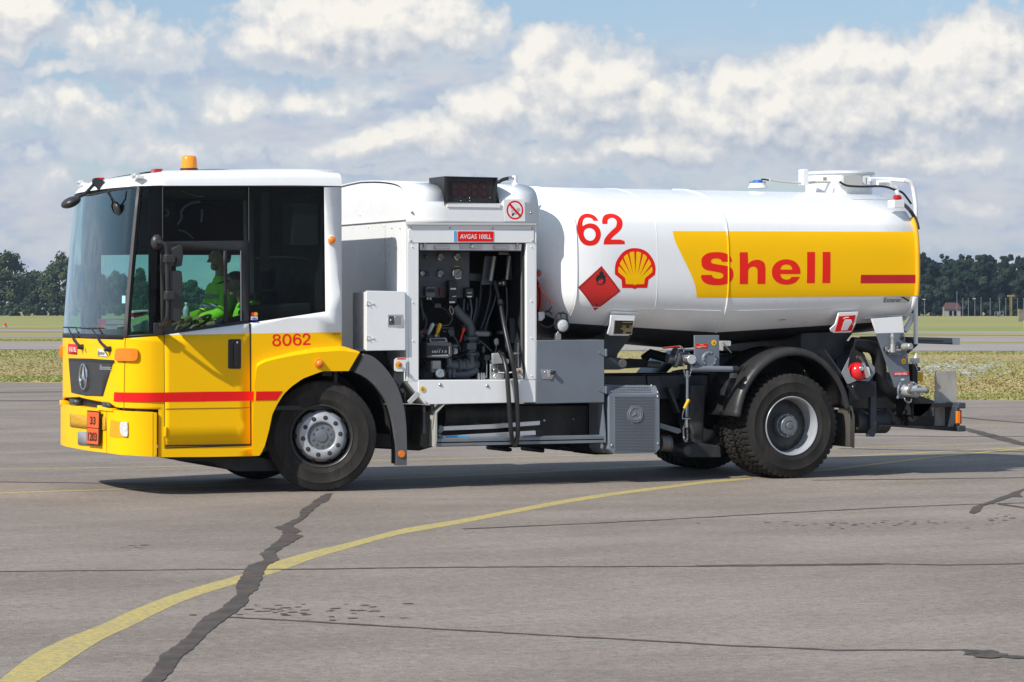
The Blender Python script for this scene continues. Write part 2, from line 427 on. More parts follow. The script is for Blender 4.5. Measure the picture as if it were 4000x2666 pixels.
# tank skin
_tp = [(1.25,3.0),(.95,2.985),(.82,2.965),(.65,2.935),(.52,2.903),(.38,2.857),(.28,2.815),(.19,2.762),(.13,2.71),(.08,2.652),(.05,2.60),(.02,2.49),(.006,2.38),(0,2.25),(0,2.05),(.01,1.92),(.03,1.82),(.067,1.725),(.127,1.64),(.2,1.565),(.28,1.50)]
_tb = [(.42,1.42),(.6,1.365),(.85,1.335),(1.25,1.325)]
TPROF = cr(_tp+_tb, 3)
TX0, TXR, TX1 = 2.628, 4.325, 6.535
def tk(x): return .75+.25*(x-TX0)/(TXR-TX0) if x < TXR else 1-.25*(x-TXR)/(6.2-TXR)
def tz(z, x): return z if z > 1.9 else 1.9-(1.9-z)*tk(x)
def ty(x, z):
    zo = z if z > 1.9 else 1.9-(1.9-z)/tk(x)
    for (y0, z0), (y1, z1) in zip(TPROF, TPROF[1:]):
        if z1 <= zo <= z0: return y0+(y1-y0)*(z0-zo)/max(1e-9, z0-z1)
    return 1.25
class TankSkin(Surf):
    ucuts = (TXR,); zcuts = [z for y, z in TPROF if 1.5 < z < 2.95]
    def at(s, u, z, off=0.0):
        y = ty(u, z); e = .01; g_ = (ty(u, z+e)-ty(u, z-e))/(2*e); n = Vector((0, -1, g_)).normalized()
        return Vector((u, y, z))+n*off
    def un(s, px, py, off=0.0):
        y = 0
        for _ in range(14): p = P(px, py, y); y = .5*y+.5*ty(p.x, p.z)
        return (p.x, p.z)
TANK = TankSkin()

# ================================================================== THE SETTING
def gmat(name, build):
    m = bpy.data.materials.new(name); m.use_nodes = True; q = N(m.node_tree); b = m.node_tree.nodes['Principled BSDF']
    t = q.new('ShaderNodeTexCoord').outputs['Object']; build(q, b, t); return m
def _asph(q, b, t):
    big = q.noise(q.v('MULTIPLY', t, (.5, 1, 1)), .55, 6, .62); mid = q.noise(q.v('MULTIPLY', t, (.6, 1, 1)), 3.5, 6, .65); fine = q.noise(t, 70, 3, .7); grit = q.noise(t, 26, 2, .6)
    c = q.mix(q.ramp(big, .33, .68), (.222, .182, .149), (.330, .276, .230))
    c = q.mix(q.m('MULTIPLY', q.ramp(q.noise(q.v('MULTIPLY', t, (.18, .9, 1)), .8, 7, .7), .55, .78), .55), c, (.30, .285, .27))
    c = q.mix(q.m('MULTIPLY', q.ramp(q.noise(q.v('MULTIPLY', t, (.35, 1, 1)), 1.3, 5, .6), .58, .8), .40), c, (.135, .12, .11))
    c = q.mix(q.m('MULTIPLY', q.ramp(mid, .3, .7), .22), c, (.145, .125, .112))
    c = q.mix(q.ramp(fine, .36, .44, .6, 0), c, (.09, .08, .075))
    c = q.mix(q.ramp(grit, .34, .42, .35, 0), c, (.10, .09, .085))
    c = q.mix(q.ramp(fine, .60, .70, 0, .6), c, (.48, .45, .42))
    ff = q.noise(t, 210, 2, .6); c = q.mix(q.ramp(ff, .33, .45, .6, 0), c, (.08, .07, .066)); c = q.mix(q.ramp(ff, .58, .68, 0, .6), c, (.50, .46, .42))
    v = q.new('ShaderNodeTexVoronoi'); q.put(v.inputs['Vector'], t); v.inputs['Scale'].default_value = 9
    c = q.mix(q.ramp(v.outputs['Distance'], .03, .08, .8, 0), c, (.62, .60, .56))
    q.put(b.inputs['Base Color'], c); b.inputs['Roughness'].default_value = .82; b.inputs['Specular IOR Level'].default_value = .35
    g2 = q.noise(q.v('MULTIPLY', t, (1, 1, 1)), 13, 4, .75); c = q.mix(q.ramp(g2, .38, .50, .26, 0), c, (.105, .09, .08)); c = q.mix(q.ramp(g2, .52, .66, 0, .30), c, (.40, .36, .33))
    q.put(b.inputs['Base Color'], c)
    n = q.new('ShaderNodeBump'); n.inputs['Strength'].default_value = .9; n.inputs['Distance'].default_value = .006
    q.put(n.inputs['Height'], q.m('ADD', fine, q.m('MULTIPLY', grit, .8))); q.put(b.inputs['Normal'], n.outputs[0])
ASPH = gmat('worn_asphalt', _asph)
def _grass(q, b, t):
    v = q.v('MULTIPLY', t, (.25, 1, 1))
    a = q.noise(v, .10, 5, .6); c_ = q.noise(v, .55, 5, .65); f = q.noise(t, 6, 4, .7)
    c = q.mix(q.ramp(a, .42, .60), (.40, .32, .155), (.25, .26, .09))
    c = q.mix(q.m('MULTIPLY', q.ramp(c_, .42, .66), .75), c, (.46, .35, .19))
    c = q.mix(q.ramp(f, .35, .65, .45, 0), c, (.20, .175, .075))
    q.put(b.inputs['Base Color'], c); b.inputs['Roughness'].default_value = .95; b.inputs['Specular IOR Level'].default_value = .1
GRS = gmat('dry_grass_ground', _grass)
def _conc(q, b, t):
    c = q.mix(q.ramp(q.noise(q.v('MULTIPLY', t, (.2, 1, 1)), .3, 6, .6), .3, .7), (.27, .235, .215), (.34, .30, .275))
    q.put(b.inputs['Base Color'], c); b.inputs['Roughness'].default_value = .85
CONC = gmat('pale_taxiway', _conc)
def _green(q, b, t):
    c = q.mix(q.ramp(q.noise(q.v('MULTIPLY', t, (.15, 1, 1)), .08, 6, .65), .35, .65), (.22, .26, .085), (.36, .31, .13))
    q.put(b.inputs['Base Color'], c); b.inputs['Roughness'].default_value = .95; b.inputs['Specular IOR Level'].default_value = .1
GRN = gmat('green_grass_ground', _green)

def strip(name, m, z, l0, r0, l1, r1):
    """band of ground between two straight lines measured at px=0 and px=4000 (near line, far line)"""
    def pt(l, r, x): return G(x, l+(r-l)*x/4000.0, z)
    b = B(); xs = [-3000, -1000, 0, 2000, 4000, 5000, 7000]
    A = b.verts([pt(l0, r0, x) for x in xs]); C = b.verts([pt(l1, r1, x) for x in xs])
    for i in range(len(xs)-1): b.f([A[i], A[i+1], C[i+1], C[i]])
    return struct(b.out(name, m, flat=True))
b = B(); b.f(b.verts([(-4000,-4000,-.06),(4000,-4000,-.06),(4000,4500,-.06),(-4000,4500,-.06)])); struct(b.out('ground', GRS, flat=True))
# the apron: its far edge is a straight line measured in the photograph
e0, e1 = G(0, 1494), G(4000, 1566)
d = (e1-e0).normalized()
b = B(); nb = Vector((d.y, -d.x, 0)); s_ = []
pa, pb = e0-d*160, e1+d*160
b.f(b.verts([pa, pb, pb+nb*190, pa+nb*190])); struct(b.out('asphalt_apron', ASPH, flat=True))
strip('grass_verge', GRN, -.05, 1345, 1340, 1338, 1334)
strip('taxiway', CONC, -.045, 1366, 1372, 1338, 1343)
strip('taxiway_shoulder', CONC, -.048, 1318, 1336, 1314, 1316)
strip('old_runway_path', CONC, -.035, 1297, 1302, 1287, 1296)
strip('green_meadow', GRN, -.040, 1284, 1311, 1231, 1236)

# painted lines, tar and repairs on the apron
def _yl(q, b, t):
    w = q.noise(t, 26, 6, .7); w2 = q.noise(t, 2.5, 4, .6)
    c = q.mix(q.ramp(w, .34, .62), (.30, .255, .14), (.53, .42, .12))
    c = q.mix(q.ramp(w2, .45, .7, 0, .4), c, (.30, .26, .17))
    q.put(b.inputs['Base Color'], c); b.inputs['Roughness'].default_value = .8
YLN = gmat('worn_yellow_line_paint', _yl)
def _tar(q, b, t):
    c = q.mix(q.ramp(q.noise(t, 5, 6, .65), .35, .7), (.075, .064, .059), (.12, .104, .095))
    c = q.mix(q.ramp(q.noise(t, 60, 3, .6), .5, .7, 0, .5), c, (.15, .135, .125))
    c = q.mix(q.ramp(q.noise(t, 1.6, 4, .6), .52, .66, 0, .5), c, (.15, .095, .075)); q.put(b.inputs['Base Color'], c); b.inputs['Roughness'].default_value = .88; b.inputs['Specular IOR Level'].default_value = .15
    b.inputs['Alpha'].default_value = 1.0; q.put(b.inputs['Alpha'], q.ramp(q.noise(t, 22, 6, .8), .33, .42, .35, .96))
TAR = gmat('crack_sealing_tar', _tar)
def jag(pts, a, n=4):
    o = []
    for (x0, y0), (x1, y1) in zip(pts, pts[1:]):
        for k in range(n):
            t = k/n; o.append((x0+(x1-x0)*t+random.uniform(-a, a), y0+(y1-y0)*t+random.uniform(-a, a)*.35))
    o.append(pts[-1]); return o
def ribbon(b, up, lo, z):
    """two pixel rails of equal length laid on the ground"""
    n = max(len(up), len(lo))
    def rs(p, n):
        L = [0]
        for a, c in zip(p, p[1:]): L.append(L[-1]+math.hypot(c[0]-a[0], c[1]-a[1]))
        o = []; j = 0
        for i in range(n):
            d_ = L[-1]*i/(n-1)
            while j < len(L)-2 and L[j+1] < d_: j += 1
            t = (d_-L[j])/max(1e-6, L[j+1]-L[j]); o.append((p[j][0]+(p[j+1][0]-p[j][0])*t, p[j][1]+(p[j+1][1]-p[j][1])*t))
        return o
    n = 2*n
    A = b.verts([G(x, y, z) for x, y in rs(up, n)]); C = b.verts([G(x, y, z) for x, y in rs(lo, n)])
    for i in range(n-1): b.f([A[i], A[i+1], C[i+1], C[i]])
def gline(b, pts, w, z, n=6, a=0.0):
    """a line on the ground, w metres wide"""
    q_ = [G(x, y, z) for x, y in pts]; o = []
    for p0, p1 in zip(q_, q_[1:]):
        for k in range(n): o.append(p0.lerp(p1, k/n))
    o.append(q_[-1]); L = []; Rr = []
    for i, p in enumerate(o):
        t = (o[min(i+1, len(o)-1)]-o[max(i-1, 0)]).normalized(); nn = Vector((-t.y, t.x, 0)); ww = w*(1+random.uniform(-a, a))/2
        j = nn*random.uniform(-a, a)*w*.5
        L.append(p+nn*ww+j); Rr.append(p-nn*ww+j)
    A = b.verts(L); C = b.verts(Rr)
    for i in range(len(o)-1): b.f([A[i], A[i+1], C[i+1], C[i]])
up = cr(zR5([(-160,1250),(0,1125),(150,1010),(300,935),(470,870),(620,800),(850,715),(1110,640),(1240,590),(1430,535),(1620,490),(1850,430),(2100,390),(2353,343)])+zR6([(200,305),(450,265),(700,235),(900,210),(1050,199),(1100,196)]), 3)
lo = cr(zR5([(-30,1290),(165,1136),(250,1085),(330,1030),(470,940),(620,870),(850,760),(1100,680),(1290,625),(1430,572),(1620,515),(1850,455),(2100,410),(2353,360)])+zR6([(200,322),(450,280),(700,247),(900,221),(1050,208),(1100,204)]), 3)
b = B(); ribbon(b, jag(up, 1.2, 1), jag(lo, 1.2, 1), .0015); struct(b.out('curved_yellow_line', YLN, flat=True))
b = B()
gline(b, [(-800,1852),(0,1834),(680,1823),(1479,1799),(2516,1773),(3274,1751),(4600,1712)], .10, .0015)
struct(b.out('yellow_line', YLN, flat=True))
b = B(); gline(b, [(-800,1945),(0,1927),(476,1911),(1200,1884),(2000,1850),(2544,1821),(3262,1786),(4600,1718)], .12, .0015); struct(b.out('yellow_line', YLN, flat=True))
b = B(); gline(b, [(3000,1858),(3224,1838),(3615,1790),(4000,1752),(4700,1690)], .12, .003); struct(b.out('yellow_line', YLN, flat=True))
b = B(); gline(b, [(-900,1580),(0,1593),(260,1597),(2500,1642),(3755,1659),(4700,1670)], .10, .0015); struct(b.out('yellow_line', YLN, flat=True))
lf = zR5([(1495,268),(1490,270),(1440,305),(1385,345),(1370,380),(1310,408),(1255,425),(1300,437),(1293,470),(1240,512),(1195,545),(1215,572),(1140,600),(1112,640),(1085,690),(1085,735),(1040,775),(1000,805),(935,835),(850,935),(740,1010),(700,1080),(645,1136),(560,1240)])
rt = zR5([(1532,266),(1530,268),(1505,300),(1450,330),(1410,375),(1375,400),(1340,415),(1388,440),(1350,455),(1395,463),(1330,500),(1300,515),(1265,545),(1280,572),(1225,600),(1215,635),(1190,680),(1180,710),(1145,735),(1140,770),(1080,815),(1045,840),(965,900),(930,935),(880,985),(840,1010),(800,1075),(740,1136),(665,1240)])
poly = jag(lf, 4.5, 7)+list(reversed(jag(rt, 4.5, 7)))
b = B(); g3 = [G(x, y, .0045) for x, y in poly]; vs = b.verts(g3)
for tri in tessellate_polygon([[Vector((x, y, 0)) for x, y in poly]]): b.f([vs[i] for i in tri])
struct(b.out('wide_tar_seam', TAR, flat=True))
b = B()
gline(b, zR5([(-300,628),(0,627),(450,622),(900,618)]), .035, .003, 5, .3)
gline(b, zR5([(900,616),(1300,617),(1800,610),(2353,605)])+zR6([(500,604),(850,602)]), .055, .003, 8, .35)
gline(b, zR6([(850,601),(1200,598),(1450,595),(1700,592)]), .12, .003, 6, .25)
gline(b, zR6([(1700,591),(2000,597),(2353,591),(2700,588)]), .05, .003, 6, .35)
struct(b.out('tar_line', TAR, flat=True))
b = B(); gline(b, zR5([(1040,836),(1400,855),(2000,890),(2353,910)])+zR6([(500,938),(1000,966),(1500,988),(2100,987)]), .045, .003, 8, .4)
gline(b, zR6([(2100,986),(2130,1004),(2240,1010),(2260,1018),(2500,1024)]), .10, .0042, 4, .5)
poly = zR6([(2075,983),(2140,990),(2200,986),(2240,995),(2225,1003),(2245,1020),(2200,1024),(2120,1018),(2150,1005),(2110,992)])
vs = b.verts([G(x, y, .006) for x, y in poly])
for tri in tessellate_polygon([[Vector((x, y, 0)) for x, y in poly]]): b.f([vs[i] for i in tri])
struct(b.out('tar_line', TAR, flat=True))
b = B(); gline(b, zR5([(2130,431),(2353,421)])+zR6([(350,406),(700,388),(1050,368),(1400,350),(1750,332),(2100,318),(2353,312),(2700,300)]), .055, .003, 8, .35); struct(b.out('tar_line', TAR, flat=True))
b = B()
for pl in [[(2420,235),(2353,252),(2330,270),(2350,285),(2300,283),(2250,300),(2200,315),(2165,325),(2150,350),(2120,362),(2100,356),(2118,330),(2170,312),(2215,297),(2240,285),(2275,275),(2300,262),(2340,250),(2400,228)],[(2230,318),(2353,336),(2353,331),(2235,311)]]:
    poly = zR6(pl); vs = b.verts([G(x, y, .0045) for x, y in poly])
    for tri in tessellate_polygon([[Vector((x, y, 0)) for x, y in poly]]): b.f([vs[i] for i in tri])
struct(b.out('tar_patch', TAR, flat=True))
b = B()
gline(b, zR5([(-200,214),(0,215),(480,221),(700,226)]), .07, .003, 5, .2)
gline(b, zR6([(1380,207),(1800,203),(2353,195),(2700,190)]), .07, .003, 5, .2)
gline(b, zR6([(1500,62),(1900,70),(2353,76),(2600,80)]), .10, .003, 5, .2)
gline(b, [(3700,1660),(3790,1682),(3850,1697),(4000,1735),(4200,1780)], .22, .0042, 5, .2)
gline(b, [(-200,1535),(0,1533),(250,1531)], .35, .003, 3, .1); gline(b, [(-200,1568),(0,1566),(262,1566)], .30, .003, 3, .1)
gline(b, [(3700,1625),(3850,1640),(4100,1660)], .12, .0042, 4, .2); gline(b, [(3300,1700),(3700,1706),(4100,1704)], .08, .0042, 4, .2)
struct(b.out('tar_line', TAR, flat=True))
# dark drips and scuffs left on the asphalt
b = B()
for (cx, cy, sx, sy, n) in [(1190,1000,90,14,26),(3330,2050,180,9,30),(520,2135,30,6,5),(1180,2390,230,16,46),(3560,1400+640,60,5,10),(3940,2030,60,16,16)]:
    for _ in range(n):
        px, py = random.gauss(cx, sx), random.gauss(cy, sy)
        if py < 1950: continue
        p = G(px, py, .0035); rx, ry = random.uniform(.008, .04), random.uniform(.008, .03)
        b.f(b.verts([p+Vector((rx*math.cos(a), ry*math.sin(a), 0)) for a in [k*math.pi/4+random.uniform(-.25,.25) for k in range(8)]]))
struct(b.out('oil_stain', TAR, flat=True))
def _chk(q, b, t):
    a = q.noise(q.v('MULTIPLY', t, (1, 2.2, 1)), 5, 8, .8)
    q.put(b.inputs['Base Color'], (.42, .41, .39, 1)); b.inputs['Roughness'].default_value = .9
    s = q.new('ShaderNodeSeparateXYZ'); q.put(s.inputs[0], t)
    q.put(b.inputs['Alpha'], q.m('MULTIPLY', q.ramp(a, .46, .66), .38))
CHK = gmat('scuffed_pale_asphalt', _chk)
b = B()
for k, (cx, cy, rx, ry) in enumerate([(1900,2170,520,38),(3500,1950,520,26),(2150,2510,420,26),(3400,2565,520,28),(800,2125,330,20),(60,2128,120,10),(3650,1930,300,14)]):
    p = [G(cx+rx*(1+.25*math.sin(3*a+k))*math.cos(a), cy+ry*(1+.25*math.cos(2*a+k))*math.sin(a), -.0002+.0003*k+.001) for a in [2*math.pi*i/36 for i in range(36)]]
    b.f(b.verts(p))
struct(b.out('pale_scuffed_patch', CHK, flat=True))

# ------------------------------------------------------------------ grass, flowers
def leafmat(name, cols, tr=.0):
    m = bpy.data.materials.new(name); m.use_nodes = True; q = N(m.node_tree); b = m.node_tree.nodes['Principled BSDF']
    gm = q.new('ShaderNodeNewGeometry'); n = q.new('ShaderNodeValToRGB'); q.put(n.inputs[0], gm.outputs['Random Per Island'])
    n.color_ramp.elements[0].color = (*cols[0], 1); n.color_ramp.elements[1].color = (*cols[-1], 1)
    for i, c in enumerate(cols[1:-1]): n.color_ramp.elements.new((i+1)/(len(cols)-1)).color = (*c, 1)
    q.put(b.inputs['Base Color'], n.outputs[0]); b.inputs['Roughness'].default_value = .8; b.inputs['Specular IOR Level'].default_value = .2
    return m
BLD = leafmat('grass_blades', [(.26,.26,.09),(.42,.33,.16),(.34,.29,.12),(.46,.37,.20)])
BLG = leafmat('green_grass_blades', [(.17,.22,.06),(.27,.30,.09),(.38,.35,.14)])
FLW = leafmat('white_flowers', [(.62,.62,.56),(.80,.80,.76)])
rg = random.Random(3)
def tufts(name, m, n, spans, hmin, hmax):
    b = B()
    for _ in range(n):
        xa, xb, ya, yb = spans[rg.randrange(len(spans))]
        u = rg.random(); px = xa+(xb-xa)*u; py = ya+(yb-ya)*rg.random()
        p = G(px, py, -.06); h = rg.uniform(hmin, hmax)
        for k in range(3):
            a = rg.uniform(0, math.pi); w = rg.uniform(.015, .04); dx, dy = math.cos(a)*w, math.sin(a)*w
            l = Vector((rg.uniform(-.08,.08), rg.uniform(-.08,.08), h*rg.uniform(.6,1)))
            o = Vector((rg.uniform(-.12,.12), rg.uniform(-.12,.12), 0))
            b.f(b.verts([p+o+Vector((-dx,-dy,0)), p+o+Vector((dx,dy,0)), p+o+l]))
    return struct(b.out(name, m, flat=True), 'stuff')
# (the open grass either side of the truck, a few metres beyond the frame included)
tufts('dry_grass', BLD, 15000, [(3450,4250,1376,1562),(-250,330,1370,1492),(3450,4250,1430,1562)], .008, .04)
tufts('green_grass', BLG, 9000, [(3500,4250,1420,1480),(3500,4250,1540,1560),(-250,330,1368,1400),(-250,330,1470,1492),(3450,4250,1374,1386),(1500,3400,1360,1420),(-250,330,1326,1334)], .02, .06)
b = B()
for _ in range(130):
    px = rg.choice([rg.gauss(3650,60), rg.gauss(3720,70), rg.gauss(3800,90)]); py = rg.gauss(1448, 16)
    if px < 3575 or px > 4050: continue
    p = G(px, py+24, -.06); h = rg.uniform(.12, .30)
    b.mi = 1; b.cyl(p, p+Vector((0,0,h)), .004, n=3, caps=False); b.mi = 0
    for k in range(rg.randint(3, 7)):
        c = p+Vector((rg.uniform(-.08,.08), rg.uniform(-.08,.08), h+rg.uniform(-.05,.02))); r_ = rg.uniform(.022,.05)
        b.f(b.verts([c+Vector((r_*math.cos(a), r_*math.sin(a), .010*math.sin(2*a))) for a in [k2*math.pi/3 for k2 in range(6)]]))
        b.f(b.verts([c+Vector((r_*math.cos(a)*.9, 0, r_*.45*math.sin(a))) for a in [k2*math.pi/3 for k2 in range(6)]]))
struct(b.out('white_yarrow_flowers', [FLW, BLG], flat=True), 'stuff')

# ------------------------------------------------------------------ trees and the far side of the field
LF1 = leafmat('birch_leaves', [(.032,.052,.024),(.052,.078,.032),(.082,.108,.044)])
LF2 = leafmat('pine_needles', [(.022,.040,.022),(.038,.060,.029),(.060,.082,.037)])
LF3 = leafmat('far_forest_leaves', [(.014,.027,.018),(.019,.034,.021),(.026,.042,.025)])
BRK = mat('bark', (.11,.07,.05), .9, var=.3)
def crown(b, c, rx, ry, rz, n, size, conic=0.0, rr=rg):
    cl = []
    for _ in range(max(8, n//120)):
        while True:
            d_ = Vector((rr.uniform(-1,1), rr.uniform(-1,1), rr.uniform(-1,1)))
            if .35 < d_.length < 1: break
        k = 1-conic*(d_.z*.5+.5)
        cl.append((Vector((c[0]+d_.x*rx*k*.85, c[1]+d_.y*ry*k*.85, c[2]+d_.z*rz*.88)), rr.uniform(.20,.38)*min(rx, rz)))
    for _ in range(n):
        q0, r0 = cl[rr.randrange(len(cl))]
        d_ = Vector((rr.gauss(0,1), rr.gauss(0,1), rr.gauss(0,1))).normalized()*r0*rr.uniform(.55,1.05)
        d_.z *= .8; p = q0+d_; s_ = size*rr.uniform(.5,1.3)
        nrm = (d_.normalized()+Vector((rr.uniform(-.7,.7), rr.uniform(-.7,.7), rr.uniform(-.4,.9)))).normalized()
        u = nrm.orthogonal().normalized()*s_; w = nrm.cross(u).normalized()*s_*rr.uniform(.5,1)
        b.f(b.verts([p-u-w*.3, p+u*.2-w, p+u+w*.2, p-u*.1+w]))
def tree(name, label, px, dist, h, w, kind, group, m):
    dz = 18966.0/dist; p = G(px, HOR+dz, -.06)
    t = thing(name, label, 'tree', p, group)
    b = B(); b.tube([p, p+Vector((.1,0,h*.35)), p+Vector((-.15,.1,h*.7)), p+Vector((0,0,h*.92))], [h*.022, h*.018, h*.010, .03], 7)
    for k in range(7):
        a = k*2.4; zz_ = h*(.28+.08*k); b.tube([p+Vector((0,0,zz_)), p+Vector((math.cos(a)*w*.25, math.sin(a)*w*.25, zz_+h*.07)), p+Vector((math.cos(a)*w*.42, math.sin(a)*w*.42, zz_+h*.10))], [h*.008, h*.005, .02], 5)
    b.out('trunk', BRK, t)
    b = B()
    if kind == 'broad':
        crown(b, (p.x, p.y, p.z+h*.55), w*.5, w*.5, h*.47, 6500, .42)
    elif kind == 'pine':
        crown(b, (p.x, p.y, p.z+h*.56), w*.5, w*.5, h*.44, 4200, .40, .5)
        crown(b, (p.x, p.y, p.z+h*.30), w*.55, w*.5, h*.28, 2600, .42)
    b.out('crown', m, t, flat=True)
    return t
TL = [('tall oval birch with dense dark crown, at the left picture edge', 18, 735, 17.6, 14, 'broad'),
      ('bushy dark pine with a bare reddish trunk, between the tall birches left of the truck', 150, 770, 13.6, 11, 'pine'),
      ('tall broad birch whose crown meets the truck windscreen', 232, 760, 17.4, 12, 'broad'),
      ('low dark bush tree filling the gap beside the oval birch', 98, 800, 11.5, 9, 'pine'),
      ('small pale green shrub at the foot of the pine left of the cab', 262, 700, 3.2, 4.5, 'broad'),
      ('tall tree seen through the windscreen behind its far edge', 318, 790, 15.5, 9, 'broad'),
      ('pointed conifer seen through the middle of the windscreen', 385, 770, 14.5, 7, 'pine'),
      ('rounded tree seen through the windscreen near its pillar', 450, 800, 13.5, 9, 'broad'),
      ('dark conifer seen through the narrow corner window of the cab', 545, 790, 14.0, 8, 'pine'),
      ('leafy tree seen through the door window beside the mirror', 640, 800, 13.0, 10, 'broad'),
      ('broad tree seen through the door window in front of the passenger', 745, 780, 10.5, 9, 'broad'),
      ('low tree seen through the door window behind the passenger', 860, 800, 9.5, 10, 'broad')]
for lab, px, di, h, w, k in TL:
    tree('pine_tree' if k == 'pine' else 'birch_tree', lab, px, di, h, w, k, 'trees along the left horizon', LF2 if k == 'pine' else LF1)
def wood(name, spec, m, seed):
    rr = random.Random(seed); b = B()
    for (px, di, h, w) in spec:
        p = G(px, HOR+18966.0/di, -.06)
        k = rr.random()
        crown(b, (p.x, p.y, h*.52), w*.5, w*.5, h*.50, 1150, .72, .55 if k < .45 else .15, rr)
        if k < .4: crown(b, (p.x, p.y, h*.88), w*.30, w*.30, h*.17, 200, .5, .7, rr)
        if di < 712: crown(b, (p.x, p.y, 1.9), w*.8, w*.5, 2.3, 330, .6, 0, rr)
    return struct(b.out(name, m, flat=True), 'stuff')
rr = random.Random(5); sp_ = []
def ridge(px):
    import bisect
    K = [(900,9.5),(3300,10),(3560,12.6),(3600,13.0),(3640,11.9),(3700,12.3),(3760,11.7),(3820,12.4),(3865,12.7),(3890,11.2),(3930,12.4),(3985,11.6),(4060,12.2),(4700,12),(6500,11)]
    for (a, x), (c_, y) in zip(K, K[1:]):
        if a <= px <= c_: return 1.37*(x+(y-x)*(px-a)/(c_-a))
    return 10
px = 950
while px < 5200:
    for row, di in enumerate((700, 715, 730, 745)):
        x_ = px+rr.uniform(-8, 8)+row*7
        sp_.append((x_, di+rr.uniform(-8, 8), ridge(x_)*di/745*rr.uniform(.90,1.03)*(1.0 if row == 3 else .93)*.98+.6, rr.uniform(5.5, 8)))
    px += (60 if px < 3300 else 26)
wood('far_forest', sp_, LF3, 11)
b = B()
for k in range(60):
    p = G(-260+k*22, 1234.5+rr.uniform(-1.5, 1), -.06); crown(b, (p.x, p.y, 1.5), 3.2, 2.5, rr.uniform(1.4, 2.6), 260, .5, 0, rr)
struct(b.out('low_scrub', LF2, flat=True), 'stuff')
# unseen wood added behind the camera to darken what the glazing mirrors
sp2 = []
for k in range(46):
    a = R(-150+ k*4.6); dd = 105+rr.uniform(-6, 10)
    sp2.append((CX+dd*math.sin(a)*1.0, CY+dd*math.cos(a), rr.uniform(9, 13), rr.uniform(9, 12)))
b = B()
for x, y, h, w in sp2:
    if y > CY-25: continue
    crown(b, (x, y, h*.5), w*.62, w*.62, h*.52, 260, 1.5, .2, rr)
struct(b.out('unseen_mirrored_wood', LF3, flat=True), 'stuff')

# perimeter poles, house, masts
PW = mat('galvanised_pole', (.20,.22,.24), .6, var=.2); HWL = mat('house_plaster', (.24,.25,.26), .8); HRF = mat('roof_tiles', (.085,.04,.038), .8, var=.25)
WDP = mat('weathered_wood', (.30,.26,.20), .8, var=.3, nscale=1); YMT = mat('yellow_mast_paint', (.36,.27,.09), .6)
def gp(px, dist): return G(px, HOR+18966.0/dist, -.06)
def zh(py, dist): return CAMH-(py-HOR)*dist/F
ord_ = ['first','second','third','fourth','fifth','sixth','seventh','eighth','ninth','tenth']
for i, (px, top) in enumerate([(3612,1215-45),(3738,1141),(3761,1167),(3783,1167),(3808,1167),(3832,1163),(3868,1167),(3905,1166),(3929,1166),(3975,1167),(3998,1167)]):
    p = gp(px, 640); h = zh(top, 640)
    t = thing('fence_pole', 'thin pale pole before the dark forest, '+(['beside the rear handrail of the truck','at the right corner of the red-roofed house','just right of the red-roofed house','second pole right of the red-roofed house','third pole right of the house','fourth pole right of the house, slightly taller','pole over the white football goal','pole left of the yellow mast','pole just right of the yellow mast','pole left of the wooden screen','pole behind the wooden screen at the picture edge'][i]), 'pole', p, 'thin poles before the forest')
    b = B(); b.cyl(p, (p.x, p.y, h), .07, .05, n=6); b.out('shaft', PW, t)
    b = B()
    if i in (0, 4): b.box(p.x-.45, p.x+.1, p.y-.15, p.y+.15, h-.05, h+.15); b.out('lamp_head', CLR, t)
    else: b.box(p.x-.12, p.x+.12, p.y-.12, p.y+.12, h, h+.12); b.out('pole_cap', PW, t)
p = gp(3722, 660); hs = thing('red_roofed_house', 'small white house with a red roof standing before the forest', 'house', p)
def hloc(dx, dy, z): return Vector((p.x+dx*cs+dy*sn, p.y-dx*sn+dy*cs, z))
HM = Matrix(((cs, sn, 0, p.x), (-sn, cs, 0, p.y), (0, 0, 1, 0), (0, 0, 0, 1)))
b = B(); b.box(-1.9, 1.9, 0, 4, -.06, 1.75, HM); b.out('wall', HWL, hs)
b = B(); lo_ = [HM @ Vector(v) for v in [(-2.2,-.4,1.7),(2.2,-.4,1.7),(1.5,2,3.3),(-1.5,2,3.3)]]; hi_ = [HM @ Vector(v) for v in [(-2.2,4.4,1.7),(2.2,4.4,1.7),(1.5,2.05,3.3),(-1.5,2.05,3.3)]]
b.hull8(lo_, hi_); b.out('roof', HRF, hs)
for dx in (-.55, .55):
    b = B(); b.box(dx-.35, dx+.35, -.06, .02, .1, 1.3, HM); b.out('window', DGL, hs)
p = gp(3949, 600); t = thing('yellow_mast', 'yellow lattice mast with a crossbar, before the forest', 'mast', p)
b = B(); h = zh(1156, 600)
for dx in (-.22, .22): b.cyl((p.x+dx, p.y, -.06), (p.x+dx, p.y, h), .06, n=5)
for k in range(12): b.cyl((p.x-.22, p.y, h*k/12), (p.x+.22, p.y, h*(k+1)/12), .035, n=4)
b.out('lattice', YMT, t); b = B(); b.box(p.x-.9, p.x+.9, p.y-.1, p.y+.1, h-.1, h+.25); b.out('crossbar', YMT, t)
p = gp(3903, 620); t = thing('football_goal', 'low white goal frame on the far grass before the poles', 'goal', p)
b = B(); h = zh(1219, 620)
for dx in (-1.15, 1.15): b.box(p.x+dx-.05, p.x+dx+.05, p.y-.05, p.y+.05, -.06, h)
b.box(p.x-1.2, p.x+1.2, p.y-.05, p.y+.05, h-.1, h+.05); b.out('goal_frame', HWL, t)
b = B(); b.box(p.x-.25, p.x+.6, p.y+.3, p.y+.5, -.06, h*.85); b.out('goal_board', HWL, t)
p = gp(3988, 380); t = thing('wooden_screen', 'weathered grey screen of upright boards at the right picture edge', 'screen', p)
